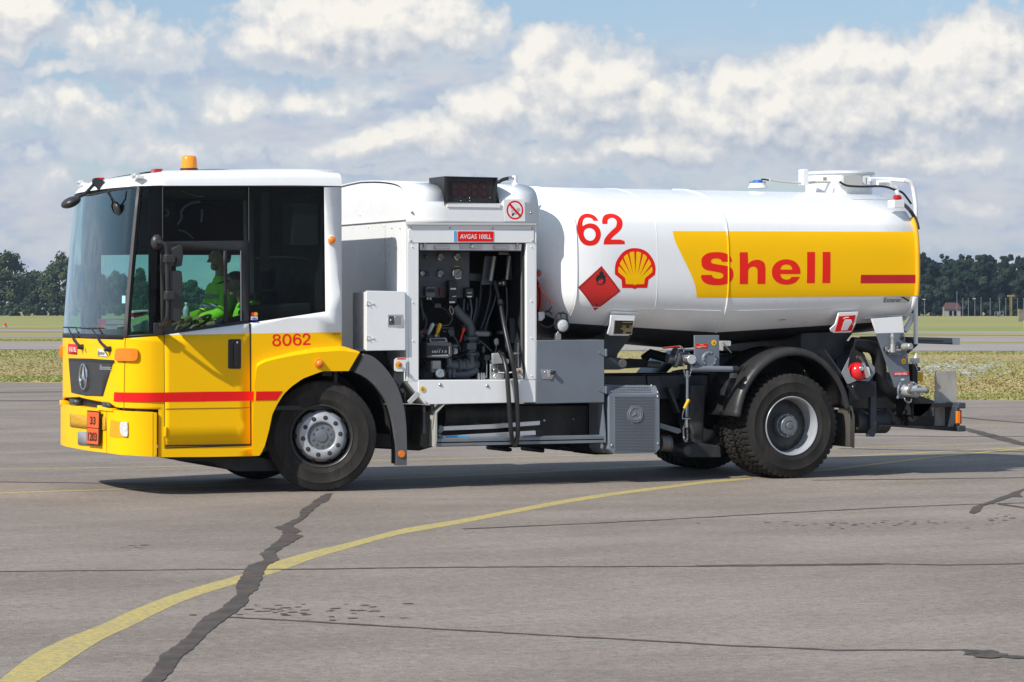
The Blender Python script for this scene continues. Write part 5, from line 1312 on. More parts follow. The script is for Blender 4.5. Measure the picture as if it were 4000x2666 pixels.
# far mudguards seen between tank and frame
b = B()
for k in range(2):
    c0 = P(*zI([(690,600)])[0], 1.9)
ra = [(5.07+.76*math.cos(R(a)), .54+.76*math.sin(R(a))) for a in range(8, 176, 8)]
A = b.verts([(x, 1.8, z) for x, z in ra]); C = b.verts([(x, 2.49, z) for x, z in ra])
for i in range(len(ra)-1): b.f([A[i], A[i+1], C[i+1], C[i]])
b.out('far_rear_mudguard', PLB2, T, solid=.01)

b = B(); b.box(4.50, 5.62, .74, .78, .80, 1.24); b.box(4.62, 5.5, .90, 1.5, 1.06, 1.26); b.out('inner_wheel_panel', CHS, T)
# ------------------------------------------------------------------ rear mudguard
lip_o = cr(zJ([(400,960),(412,930),(424,860),(460,740),(520,630),(600,530),(700,452),(800,408),(900,392),(1000,404),(1100,444),(1200,522),(1290,640),(1345,760),(1375,880),(1382,900)]),2)
b = B(); rr_ = rez(lip_o, 44); Pm = [P(x, y, .0) for x, y in rr_]
cw = Vector((5.07,0,.54)); rows = []
for yo, dr in ((.012,-.035),(.0,-.018),(-.004,-.004),(.006,.014),(.03,.030),(.07,.040),(.14,.042),(.68,.042)):
    row = []
    for p in Pm:
        d_ = Vector((p.x-cw.x, 0, p.z-cw.z)).normalized(); row.append(Vector((p.x+d_.x*dr, yo, p.z+d_.z*dr)))
    rows.append(b.verts(row))
for A, C in zip(rows, rows[1:]):
    for i in range(len(A)-1): b.f([A[i], A[i+1], C[i+1], C[i]])
mg = b.out('rear_mudguard', PLB2, T, solid=.008, soff=1, ang=60)
b = B(); b.pp(zJ([(1382,860),(1412,870),(1418,900),(1434,960),(1430,1232),(1412,1232),(1405,1000),(1385,930),(1372,905)]), .0, .02)
pf = [P(*q_, .02) for q_ in zJ([(1385,905),(1418,905),(1432,960),(1428,1230)])]
b.box(pf[0].x-.01, pf[0].x+.02, .0, .66, P(*zJ([(1400,1225)])[0]).z, P(*zJ([(1400,905)])[0]).z); b.out('rear_mud_flap', mat('muddy_rubber', (.06,.055,.045), .85), T, bevel=.004)
b = B(); a_ = P(*zI([(1365,700)])[0], .0); c_ = P(*zI([(1530,708)])[0], -.02); b.cyl((a_.x-.3, .06, a_.z), (c_.x, .0, c_.z), .030, n=18); st_ = b.out('mudguard_stay_tube', GRY, T)
b = B(); d_ = Vector((c_.x-a_.x+.3, -.06, 0)).normalized(); b.cyl(Vector((c_.x,.0,c_.z)), Vector((c_.x,.0,c_.z))+d_*.004, .024, n=16); b.out('tube_opening', BLK, st_)
b = B(); m_ = P(*zI([(1490,708)])[0], .0); b.cyl(m_-d_*.02, m_+d_*.035, .036, n=18); b.out('rubber_sleeve', SEAL, st_)
b = B(); q_ = P(*zI([(1485,765)])[0], -.03); b.box(q_.x-.02, q_.x+.035, -.05, .03, q_.z-.03, q_.z+.02); b.out('mudguard_clamp', GRD, mg, bevel=.004)
b = B(); b.pp(zJ([(1165,372),(1172,372),(1330,590),(1322,600)]), .05, .2); b.out('mudguard_bracket', GRD, T)

# ------------------------------------------------------------------ pump cabinet between cab and tank
X0, X1 = .815, 2.189
prof_hi = cr([(1.25,3.0),(.8,2.985),(.41,2.955),(.19,2.922),(.10,2.888),(.05,2.85),(.016,2.79),(0,2.73),(0,2.61),(0,2.565)], 3)
ZB = 2.575
hood_half = [(y, z+.006) for y, z in prof_hi if z > ZB]
near_top = [(-.004, ZB), *[(max(-.004, y-.004), z) for y, z in reversed(hood_half)]]
# body box: front wall, back wall, floor and the far side
zs0 = P(1595,1489,0).z
b = B()
sec_ = [(.0, 2.60)]+[(y+.004, z-.002) for y, z in reversed(hood_half) if z > 2.61]+[(2.5-y, z-.002) for y, z in hood_half if z > 2.61]+[(2.5, 2.60),(2.5, zs0),(.0, zs0)]
b.xprism(sec_, X0, X0+.02); b.out('cabinet_front_wall', WHI, T)
b = B(); b.xprism(sec_, X1-.02, X1); b.out('cabinet_rear_wall', WHI, T)
b = B(); b.xprism([(2.5,zs0),(2.48,zs0),(2.48,2.6),(2.5,2.6)], X0+.02, X1-.02); b.box(X0+.02, X1-.02, .02, 2.48, zs0-.02, zs0+.0); b.out('cabinet_floor_and_side', WHI, T)
# hood
zr = P(1590,874,0).z
hs = [(-.018, zr)]+[(y-.016, z+.010) for y, z in reversed(hood_half)]+[(2.5-y+.016, z+.010) for y, z in hood_half]+[(2.518, zr)]
b = B(); A = b.verts([(X0-.012, y, z) for y, z in hs]); C = b.verts([(X1+.012, y, z) for y, z in hs])
# an opening for the display box is cut by splitting the hood lengthways
dx0, dx1 = P(1738,790,.02).x, P(1945,790,.02).x
b = B(); rows = []
for x in (X0-.012, dx0, dx1, X1+.012): rows.append(b.verts([(x, y, z) for y, z in hs]))
zcut = P(1740,795,.0).z; n_ = len(hs)
for k, (A, C) in enumerate(zip(rows, rows[1:])):
    for i in range(n_-1):
        if k == 1 and hs[i][0] < .34 and hs[i][1] > zcut-.0 and hs[i][0] > -.1 and i > 0: continue
        b.f([A[i], A[i+1], C[i+1], C[i]])
hood = b.out('cabinet_hood', WHI, T, solid=.012, soff=1, ang=25)
b = B(); b.pp(zE([(700,537),(1922,541),(1922,552),(700,551)]), -.03, .0); b.out('hood_lip', WHI, hood, bevel=.003)
b = B(); fz = P(1340,876,1.5); za_, zb_ = 2.600, 2.612; b.box(X0-.018, X0+.0, -.004, 2.5, za_, zb_); b.out('front_wall_seam', WHI, T)
def screw(name, c, r, par, m=STL, ax=(0,-1,0)):
    b = B(); c = Vector(c); ax = Vector(ax); b.lathe([(0,.011),(r*.5,.010),(r*.95,.004),(r,0)], c, ax, 12); return b.out(name, m, par, ang=60)
for q_ in ((742,432),(1868,440)): screw('hood_screw', P(*zE([q_])[0], -.030), .013, hood)
for q_ in ((260,460),(187,575),(338,570),(484,560),(560,583),(638,585),(560,675),(602,777),(484,890),(640,510)):
    screw('wall_rivet', PX(*zE([q_])[0], X0), .010, T, WHI if q_[0] < 500 else STL, (-1,0,0))
b = B(); a_ = PX(*zE([(494,520)])[0], X0); c_ = PX(*zE([(494,1165)])[0], X0); b.box(X0-.002, X0, a_.y-.002, a_.y+.002, c_.z, a_.z); b.out('front_wall_joint', mat('joint_grey', (.35,.36,.37), .6), T)
# facade frame
def fp_(nm, pts, y0, y1, m=WHI, par=None, bev=.004, f=zF):
    b = B(); b.pp(f(pts), y0, y1); return b.out(nm, m, par or T, bevel=bev)
fas = fp_('facade_top_strip', [(708,551),(1900,551),(1898,600),(710,598)], .004, .05, f=zE)
fp_('sign_panel', [(710,592),(1897,601),(1897,722),(712,722)], -.006, .05, f=zE)
for q_ in ((733,581),(1103,582),(1508,584),(1879,586),(733,700),(1879,700)): screw('panel_screw', P(*zE([q_])[0], -.006 if q_[1] > 650 else .004), .010, fas)
fp_('facade_post', [(95,111),(176,111),(190,112),(190,1316),(105,1322)], -.002, .05)
fp_('facade_post', [(1135,110),(1212,110),(1216,1308),(1138,1308)], -.002, .05)
for q_ in ((132,143),(138,630),(140,967),(142,1297),(1175,146),(1175,620),(1176,941),(1177,1273)): screw('post_rivet', P(*zF([q_])[0], -.002), .006, fas, WHI)
fp_('cabinet_sill', [(188,1312),(1118,1312),(1216,1312),(1216,1506),(270,1524),(188,1420)], -.004, .35)
fp_('sill_corner', [(100,1322),(186,1320),(186,1420),(268,1524),(250,1526),(95,1330)], .0, .30, bev=0)
fp_('sill_underside_bracket', [(60,1322),(98,1322),(272,1524),(232,1524)], .01, .5, m=mat('weathered_grey', (.20,.20,.19), .6, dirt=.3), bev=0)
b = B(); b.pp(zF([(92,1497),(176,1408),(202,1430),(205,1446),(128,1520),(115,1527)]), -.05, -.042); wl = b.out('lid_flap', mat('pale_dirty_plate', (.50,.50,.48), .5, dirt=.3), T, bevel=.006)
for q_ in ((380,1353),(792,1363)): screw('sill_plug', P(*zF([q_])[0], -.004), .017, T, STL)
def earth(c, par, r=.026):
    b = B(); c = Vector(c); b.cyl(c, c+Vector((0,-.003,0)), r, n=24); s_ = b.out('earthing_sign', SIG, par)
    b = B(); 
    for (x0,x1,z0,z1) in ((-.0015,.0015,-.004,.015),(-.010,.010,-.006,-.003),(-.007,.007,-.010,-.0075),(-.004,.004,-.014,-.012)):
        b.box(c.x+x0, c.x+x1, c.y-.0045, c.y-.003, c.z+z0, c.z+z1)
    b.out('earth_symbol', BLK, s_)
earth(P(*zF([(226,1390)])[0], -.008), T)
# fuel grade sign
b = B(); b.pp(zE([(1180,613),(1515,614),(1514,710),(1180,708)]), -.011, -.006); sg = b.out('fuel_grade_sign', RED, T)
b = B(); b.pp(zE([(1141,611),(1167,611),(1167,709),(1141,709)]), -.011, -.006); b.out('blue_bar', LBL, sg)
fl2 = Flat(-.0115)
b = B(); fl2.text(b, 'AVGAS 100LL', zE([(1199,683)])[0], zE([(1495,685)])[0], 17.5, .0015, .012); b.out('sign_lettering', WHI, sg)
# no smoking sign
b = B(); b.pp(zE([(1610,311),(1806,313),(1812,520),(1620,519)]), -.036, -.032); ns = b.out('no_smoking_sign', WHI, T)
cN = P(*zE([(1716,414)])[0], -.0365); Rn = .098
b = B(); K_ = 40
o_ = [b.b.verts.new((cN.x+Rn*.92*math.cos(a), cN.y, cN.z+Rn*math.sin(a)*.95)) for a in [2*math.pi*i/K_ for i in range(K_)]]; i_ = [b.b.verts.new((cN.x+Rn*.74*math.cos(a), cN.y, cN.z+Rn*.78*math.sin(a))) for a in [2*math.pi*i/K_ for i in range(K_)]]
for i in range(K_): b.f([o_[i], o_[(i+1)%K_], i_[(i+1)%K_], i_[i]])
b.out('prohibition_ring', RED, ns)
b = B(); b.f(b.verts([cN+Vector((-.068,-.003,.052)), cN+Vector((-.052,-.003,.068)), cN+Vector((.068,-.003,-.052)), cN+Vector((.052,-.003,-.068))])); b.out('prohibition_bar', RED, ns)
b = B(); b.f(b.verts([cN+Vector((-.038,-.0015,-.044)), cN+Vector((-.018,-.0015,-.026)), cN+Vector((-.006,-.0015,-.038)), cN+Vector((-.026,-.0015,-.060))]))
b.tube([cN+Vector((-.014,-.0012,-.03)), cN+Vector((.038,-.0012,.022)), cN+Vector((.052,-.0012,.010)), cN+Vector((.002,-.0012,-.040))], .0014, 4)
b.tube([cN+Vector((x,-.0012,z)) for x, z in cr([(-.026,-.03),(-.036,-.008),(-.014,.004),(-.008,.024),(-.030,.030),(-.046,.018)], 5)], .0012, 4); b.out('cigarette_pictogram', BLK, ns)

# display box
dy = -.045
F4 = [P(1739,689,dy), P(1945,694,dy), P(1938,791,dy), P(1740,793,dy)]
bk = [p+Vector((0,.42,0)) for p in F4]; bk[2].z += .10; bk[3].z += .10
b = B()
vo = b.verts(F4); vb = b.verts(bk); vi = b.verts([F4[0].lerp(F4[2], .03)+Vector((0,0,0)), F4[1].lerp(F4[3], .03), F4[2].lerp(F4[0], .05), F4[3].lerp(F4[1], .05)])
vd = b.verts([v.co+Vector((0,.03,.0)) for v in vi])
for i in range(4):
    j = (i+1) % 4; b.f([vo[i], vb[i], vb[j], vo[j]]); b.f([vo[i], vo[j], vi[j], vi[i]]); b.f([vi[i], vi[j], vd[j], vd[i]])
b.f(vb); b.f(vd); dbx = b.out('display_box', PLB, T, ang=20)
lv = [P(1712,691,.24), F4[0]+Vector((0,.001,0)), F4[3]+Vector((0,.001,0)), P(1728,760,.12)]
b = B(); b.box(F4[0].x-.004, F4[0].x-.001, dy+.01, .36, zcut-.02, F4[0].z); b.out('hood_notch_side', PLB, dbx)
b = B(); b.box(dx0, dx1, -.04, .03, zcut-.035, P(1740,795,.0).z+.006); b.box(dx0, dx1, .03, .60, zcut-.03, zcut-.015); b.out('hood_notch_floor', WHI, hood)
# side cheek of the box seen from the front
b = B(); pr_c = [(dy+.005, F4[0].z), (.55, F4[0].z+.0), (.55, zcut), (dy+.005, zcut)]
# unlit red digits
SEG = {'a':((.15,1),(.85,1)), 'b':((.95,.95),(.95,.55)), 'c':((.95,.45),(.95,.05)), 'd':((.15,0),(.85,0)), 'e':((.05,.45),(.05,.05)), 'f':((.05,.95),(.05,.55)), 'g':((.15,.5),(.85,.5))}
dg = mat('dark_red_led', (.055,.003,.003), .5)
gl0, gl1 = P(*zE([(1110,275)])[0], dy+.02), P(*zE([(1470,150)])[0], dy+.02)
b = B()
for k in range(4):
    xa = gl0.x+(gl1.x-gl0.x)*k/3.9; w_ = (gl1.x-gl0.x)*.19; hgt = gl1.z-gl0.z
    for (a0, c0), (a1, c1) in SEG.values():
        p0 = Vector((xa+w_*a0, dy+.027, gl0.z+hgt*c0)); p1 = Vector((xa+w_*a1, dy+.027, gl0.z+hgt*c1)); b.tube([p0, p1], .0065, 4)
b.out('led_digits', dg, dbx)
for q_ in ((1205,328),(1290,328),(1286,297),(1480,300)): screw('display_screw', P(*zE([q_])[0], dy+.02), .006, dbx, STL)
b = B(); b.tube([P(*zE([q_])[0], .45) for q_ in cr([(1500,190),(1555,155),(1600,128),(1650,115)], 4)], .018, 10); hs2 = b.out('vent_hose', HOS, T)
b = B(); b.cyl(P(*zE([(1650,115)])[0], .45), P(*zE([(1702,120)])[0], .45), .022, n=14); b.out('hose_fitting', CRM, hs2)
b = B(); c_ = P(*zE([(1715,160)])[0], .45); b.cyl(c_, c_+Vector((0,0,.075)), .026, n=14); b.lathe([(.05,-.02),(.03,.0),(.026,.02)], c_, (0,0,1), 14); b.out('vent_elbow', WHI, hs2)

# ---- inside the cabinet
DI = .62
GI = mat('cabinet_inner_grey', (.040,.045,.052), .5, var=.15)
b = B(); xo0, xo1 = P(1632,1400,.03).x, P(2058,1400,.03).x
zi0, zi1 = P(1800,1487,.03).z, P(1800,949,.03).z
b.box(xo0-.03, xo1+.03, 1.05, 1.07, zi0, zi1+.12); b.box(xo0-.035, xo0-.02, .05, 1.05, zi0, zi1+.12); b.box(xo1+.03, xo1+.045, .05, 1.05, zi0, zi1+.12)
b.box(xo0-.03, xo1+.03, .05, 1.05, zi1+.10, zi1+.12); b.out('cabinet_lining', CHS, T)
b = B(); b.pp(zF([(178,112),(198,112),(198,1316),(178,1316)]), .05, .12); b.out('opening_seal', SEAL, T)
b = B(); b.tube([P(*zF([q_])[0], .06) for q_ in ((1108,118),(1108,440),(1110,700),(1113,1000),(1116,1296))], .014, 8); b.out('opening_seal', SEAL, T)
fp_('inner_post', [(1096,118),(1136,118),(1140,1306),(1096,1296)], .10, .14, m=mat('inner_post_grey', (.12,.13,.14), .5))
# roller shutter rail with handles
sh_ = fp_('shutter_end_rail', [(200,118),(1096,120),(1090,166),(1088,180),(204,176)], .055, .085, m=WHI)
fp_('shutter_rubber', [(204,177),(1088,181),(1088,187),(204,183)], .05, .085, m=SEAL, par=sh_, bev=0)
for x in (325, 845):
    b = B(); p0, p1 = P(*zF([(x,165)])[0], .05), P(*zF([(x+130,140)])[0], .05); b.box(p0.x, p0.x+.025, .02, .055, p0.z, p1.z); b.box(p1.x-.02, p1.x, .02, .055, p0.z, p1.z); b.box(p0.x, p1.x, .012, .024, p0.z, p1.z); b.out('shutter_handle', STL, sh_, bevel=.004)
b = B(); b.pp(zF([(553,118),(747,122),(747,167),(553,165)]), .048, .055); lk = b.out('lock_plate', STL, sh_)
b = B(); c_ = P(*zF([(655,142)])[0], .05); b.cyl(c_, c_+Vector((0,-.03,0)), .022, .016, 16); b.cyl(c_+Vector((0,-.028,0)), c_+Vector((.035,-.032,-.012)), .009, n=8); b.out('lock_knob', CRM, lk, bevel=.003)
for x in (240, 1052):
    b = B(); c_ = P(*zF([(x,125)])[0], .05); b.cyl(c_+Vector((0,-.01,.01)), c_+Vector((0,-.01,-.03)), .014, n=12); c2 = P(*zF([(x,158)])[0], .05); b.hull8([c2+Vector(v) for v in ((-.022,-.012,-.008),(.022,-.012,-.008),(.01,-.012,.012),(-.01,-.012,.012))],[c2+Vector(v) for v in ((-.022,0,-.008),(.022,0,-.008),(.01,0,.012),(-.01,0,.012))]); b.out('shutter_catch', STL, sh_)
# gauge panel
gp_ = .34
b = B(); b.pp(zF([(193,185),(635,192),(635,500),(578,503),(578,590),(193,590)]), gp_, gp_+.015); GP = b.out('gauge_panel', mat('gauge_panel_grey', (.075,.082,.092), .5), T)
GF = mat('gauge_face', (.30,.31,.29), .5)
def gauge(x, y, r, ang, m=GF, par=None, yy=None, f=zF):
    yy = gp_-.01 if yy is None else yy; c = P(*f([(x,y)])[0], yy)
    b = B(); b.lathe([(r,.012),(r,-.02),(r*.86,-.024),(r*.84,-.012),(r*.84,-.010),(0,-.010)], c, (0,1,0), 28); g_ = b.out('pressure_gauge', CRM, par or GP)
    b = B(); b.cyl(c+Vector((0,-.0105,0)), c+Vector((0,-.0115,0)), r*.84, n=28); b.out('gauge_face', m, g_)
    b = B(); d_ = Vector((math.cos(ang),0,math.sin(ang)))
    b.tube([c+Vector((0,-.014,0))-d_*r*.25, c+Vector((0,-.014,0))+d_*r*.62], [r*.07,r*.03], 4)
    for k in range(11):
        a = R(-50+k*28); e = Vector((math.cos(a),0,math.sin(a))); b.tube([c+e*r*.68+Vector((0,-.0125,0)), c+e*r*.79+Vector((0,-.0125,0))], r*.025, 4)
    b.out('gauge_needle', BLK, g_); return g_
gauge(380,233,.036,R(40)); gauge(528,233,.036,R(35)); gauge(380,378,.036,R(-30)); gauge(527,380,.055,R(50)); gauge(218,379,.027,R(40), mat('white_gauge_face', (.6,.6,.58), .5))
b = B(); c_ = P(*zF([(257,233)])[0], gp_-.01); b.cyl(c_, c_+Vector((0,-.01,0)), .018, n=16); lr = b.out('indicator_light', PLB, GP); b = B(); b.ball(c_+Vector((0,-.012,0)), (.011,.006,.011)); b.out('green_lens', mat('green_lens', (.05,.35,.08), .2), lr)
b = B(); b.pp(zF([(503,312),(548,312),(548,323),(503,323)]), gp_-.006, gp_); b.out('yellow_label', mat('dull_yellow_label', (.45,.32,.04), .5), GP)
b = B(); b.pp(zF([(244,362),(285,362),(285,400),(244,400)]), gp_-.03, gp_); b.out('selector_knob', PLB, GP, bevel=.006)
b = B(); b.pp(zF([(252,505),(262,494),(332,494),(342,505),(340,570),(325,586),(268,586),(252,572)]), gp_-.06, gp_); gb = b.out('grey_control_box', mat('mid_grey_box', (.14,.15,.165), .5), GP, bevel=.006)
b = B(); b.pp(zF([(260,512),(335,512),(335,545),(260,545)]), gp_-.063, gp_-.06); b.out('box_window', BLK, gb)
for x in (268, 294):
    b = B(); c_ = P(*zF([(x,588)])[0], gp_-.03); b.cyl(c_, c_-Vector((0,0,.022)), .010, n=10); b.out('cable_gland', PAPR, gb)
b = B(); b.pp(zF([(458,440),(524,440),(530,530),(524,640),(458,638)]), gp_-.12, gp_-.03); sw = b.out('switch_box', PLB, T, bevel=.006)
b = B(); b.pp(zF([(470,506),(518,506),(518,520),(470,520)]), gp_-.123, gp_-.12); b.out('box_label', PAPR, sw)
b = B(); b.pp(zF([(460,624),(508,624),(508,637),(460,637)]), gp_-.123, gp_-.12); b.out('box_label', PAPR, sw)
b = B(); b.pp(zF([(488,578),(520,575),(520,581),(488,584)]), gp_-.14, gp_-.12); b.out('toggle_lever', PAPR, sw)
b = B(); b.pp(zF([(603,508),(672,510),(674,588),(603,588)]), gp_-.08, gp_-.01); sw = b.out('small_black_box', PLB, T, bevel=.006)
b = B(); b.pp(zF([(618,542),(656,542),(656,555),(618,555)]), gp_-.083, gp_-.08); b.out('green_label', mat('pale_green_label', (.25,.35,.25), .5), sw)
b = B(); b.pp(zF([(618,576),(656,576),(656,587),(618,587)]), gp_-.083, gp_-.08); b.out('box_label', PAPR, sw)
b = B(); b.pp(zF([(380,505),(392,505),(388,560),(378,560)]), gp_-.03, gp_-.015); c_ = P(*zF([(386,570)])[0], gp_-.02); b.cyl(c_, c_+Vector((0,-.02,0)), .012, n=12); b.out('red_lever', mat('dull_red_lever', (.25,.02,.015), .5), GP)
b = B(); b.tube([P(*zF([q_])[0], gp_-.12) for q_ in cr([(470,660),(462,690),(478,735),(494,725),(490,690),(472,665)], 4)], .005, 6); b.out('wire_loop', mat('dirty_cord', (.30,.28,.24), .7), T)
# light tubes and hoses hanging on the right
PIPE = mat('pipe_grey_paint', (.085,.095,.11), .4, metal=.1, dirt=.15)
for (a_, c_, r_) in (((853,228),(820,444),.022),((988,228),(964,432),.020),((892,200),(976,201),.018)):
    b = B(); b.cyl(P(*zF([a_])[0], .38), P(*zF([c_])[0], .38), r_, n=14); b.out('hose_guide_roller', mat('brushed_roller', (.42,.40,.37), .4, metal=.6, dirt=.2), T)
b = B(); b.cyl(P(*zF([(882,466)])[0], .40), P(*zF([(930,460)])[0], .40), .030, n=18); b.cyl(P(*zF([(925,460)])[0], .40), P(*zF([(946,458)])[0], .40), .040, n=18); b.out('polished_coupling', CRM, T)
b = B(); b.pp(zF([(770,230),(850,225),(830,450),(845,475),(735,478),(745,440)]), .44, .46); b.pp(zF([(960,440),(1010,430),(1000,200),(960,240)]), .44, .46); b.out('roller_bracket', PIPE, T)
for pts in ([(735,470),(735,560),(710,700),(675,830)],[(822,480),(815,600),(775,760),(735,870)]):
    b = B(); b.tube([P(*zF([q_])[0], .62) for q_ in cr(pts, 5)], .026, 10); b.out('hanging_hose', HOS, T)
b = B(); b.pp(zF([(640,380),(762,380),(762,448),(640,440)]), .55, .57); b.out('shelf_plate', PIPE, T)
b = B(); b.pp(zF([(950,430),(1090,440),(1092,740),(1092,980),(985,985),(985,770),(945,770)]), .72, .74); b.pp(zF([(990,770),(1094,770),(1096,985),(1000,985)]), .40, .42); cp_ = b.out('side_cover_plate', PIPE, T)
b = B(); b.pp(zF([(1062,858),(1080,858),(1080,896),(1062,896)]), .395, .40); b.out('cover_label', PAPR, cp_)
# main pipework
yp = .40
def pipe(nm, pts, r, m=PIPE, yy=yp, n=14, par=None, sm=5, f=zF):
    b = B(); q_ = [P(*f([p])[0], yy) for p in (cr(pts, sm) if len(pts) > 2 else pts)]; b.tube(q_, r, n); return b.out(nm, m, par or T, ang=50)
pipe('delivery_pipe', [(500,668),(560,740),(620,800),(645,850),(650,925)], .046)
def flange(x, y, r, h, yy=yp, ax=(0,0,1), m=PIPE, n=20, par=None):
    c = P(*zF([(x,y)])[0], yy); b = B(); ax = Vector(ax); b.cyl(c-ax*h/2, c+ax*h/2, r, n=n)
    for k in range(8):
        a = 2*math.pi*k/8+.2; u_ = ax.orthogonal().normalized(); w_ = ax.cross(u_); e = (u_*math.cos(a)+w_*math.sin(a))*r*.80; b.cyl(c+e-ax*(h/2+.012), c+e+ax*(h/2+.012), .009, n=6)
    return b.out('pipe_flange', m, par or T, bevel=.002)
flange(648,945,.078,.028); flange(664,1085,.068,.024); flange(540,1180,.068,.020, ax=(1,0,0)); flange(602,1176,.062,.020, ax=(1,0,0))
b = B(); b.pp(zF([(616,985),(702,978),(704,1048),(616,1046)]), yp-.06, yp+.08); b.pp(zF([(635,955),(690,955),(690,985),(635,985)]), yp-.04, yp+.04); b.pp(zF([(635,1046),(695,1046),(695,1075),(635,1075)]), yp-.04, yp+.04); b.out('valve_body', PIPE, T, bevel=.012)
pipe('elbow_pipe', [(664,1100),(662,1150),(640,1178),(560,1180),(420,1182)], .052)
pipe('stub_pipe', [(672,905),(800,905)], .030, m=mat('stub_steel', (.25,.25,.26), .35, metal=.6)); pipe('stub_pipe', [(800,905),(822,905)], .024, m=PLB)
pipe('lower_pipe', [(420,1240),(520,1262),(620,1255),(700,1215)], .040)
for x in (410, 462, 500):
    b = B(); c_ = P(*zF([(x,1245)])[0], .30); b.cyl(c_+Vector((0,0,.03)), c_-Vector((0,0,.05)), .016, n=8); b.cyl(c_+Vector((0,0,.0)), c_-Vector((0,0,.02)), .024, n=6); b.out('pipe_fitting', PIPE, T)
pipe('thin_line', [(330,828),(440,832),(475,800),(486,740)], .006, n=6); pipe('thin_line', [(360,855),(500,856)], .006, n=6); pipe('thin_line', [(610,735),(628,760),(628,830)], .006, n=6); pipe('thin_line', [(622,640),(620,700)], .006, n=6); pipe('thin_line', [(208,620),(222,700),(238,790)], .006, n=6)
b = B(); b.pp(zF([(230,470),(300,470),(300,480),(230,480)]), gp_-.003, gp_); b.pp(zF([(240,480),(298,480),(298,486),(240,486)]), gp_-.003, gp_); b.out('panel_caption', mat('dim_caption', (.12,.12,.12), .6), GP)
b = B(); b.pp(zF([(556,684),(580,684),(580,708),(556,708)]), .5, .52); b.out('blue_valve_handle', BLU, T)
for (a_, c_, m, nm) in (((273,912),(312,828),mat('white_grip', (.6,.62,.60), .4),'white_lever'),((348,918),(376,830),YPL,'yellow_lever')):
    b = B(); p0, p1 = P(*zF([a_])[0], .26), P(*zF([c_])[0], .22); b.tube([p0, p0.lerp(p1,.3), p1], [.010,.018,.020], 10); b.ball(p1, .020, 10, 8); b.out(nm, m, T)
b = B(); p0, p1 = P(*zF([(552,978)])[0], .30), P(*zF([(585,870)])[0], .26); b.tube([p0, p1], [.008,.012], 8); b.ball(p1, .020, 12, 8); b.out('red_ball_lever', mat('bright_red_grip', (.6,.03,.02), .35), T)
b = B(); b.pp(zF([(202,880),(270,882),(270,905),(202,905)]), .35, .36); b.out('orange_label', mat('dull_orange_label', (.35,.08,.03), .6), T)
b = B(); b.pp(zF([(440,870),(500,862),(512,920),(470,935)]), .5, .56); b.pp(zF([(210,918),(380,915),(380,940),(210,945)]), .42, .5); b.out('pipe_clamp_block', PIPE, T, bevel=.006)
b = B(); c_ = P(*zF([(265,1250)])[0], .42); b.cyl(c_, c_+Vector((0,.3,0)), .075, n=20); b.cyl(c_+Vector((0,-.012,0)), c_, .055, n=20); b.out('pump_end_cover', GRD, T, bevel=.004)
# mechanical counter
mt = .16
MG = mat('meter_grey', (.16,.15,.145), .5)
b = B(); b.pp(zF([(263,985),(482,982),(487,1100),(440,1118),(265,1114)]), mt, mt+.20); MT = b.out('volume_meter', MG, T, bevel=.012)
b = B(); b.pp(zF([(270,1008),(462,1012),(462,1088),(270,1096)]), mt-.006, mt); b.out('meter_face', PLB, MT)
b = B(); b.pp(zF([(456,1015),(464,1015),(464,1085),(456,1085)]), mt-.012, mt); b.out('face_edge', ALU, MT)
mf = Flat(mt-.007)
b = B(); mf.text(b, '00113', zF([(308,1073)])[0], zF([(436,1071)])[0], 8.5, .001, .01); mf.text(b, 'LITRES', zF([(358,1047)])[0], zF([(388,1047)])[0], 2.5, .001, .0); b.out('meter_digits', PAPR, MT)
b = B(); b.pp(zF([(306,1090),(450,1088),(450,1101),(306,1103)]), mt-.006, mt); b.out('meter_label', PAPR, MT)
b = B(); a4 = [P(*q_, mt-.0) for q_ in zF([(282,946),(432,940),(446,980),(290,984)])]; t4 = [P(*q_, mt+.10) for q_ in zF([(282,946),(432,940),(446,982),(290,986)])]
b.hull8(a4, t4); pt = b.out('ticket_printer', mat('pale_meter_grey', (.34,.36,.36), .45), MT, bevel=.008)
b = B(); b.pp(zF([(300,952),(420,948),(430,972),(304,976)]), mt-.005, mt); b.out('printer_slot', PLB, pt)
b = B(); c_ = P(*zF([(495,1058)])[0], mt+.07); b.cyl(c_, c_+Vector((.035,0,0)), .035, .028, 16); b.out('reset_knob', mat('pale_meter_grey', (.34,.36,.36), .45), MT)
b = B(); b.pp(zF([(300,1142),(388,1140),(392,1215),(380,1245),(300,1245)]), mt+.02, mt+.16); mb_ = b.out('meter_base', MG, T, bevel=.008)
b = B(); b.pp(zF([(313,1145),(384,1144),(384,1212),(313,1212)]), mt+.014, mt+.02); b.out('calibration_plate', mat('dull_silver_plate', (.34,.34,.32), .4, metal=.5), mb_)
gauge(372,1252,.044,R(55), mat('white_gauge_face', (.6,.6,.58), .5), T, mt+.0)
pipe('meter_column', [(455,1120),(460,1180)], .030, yy=.3)
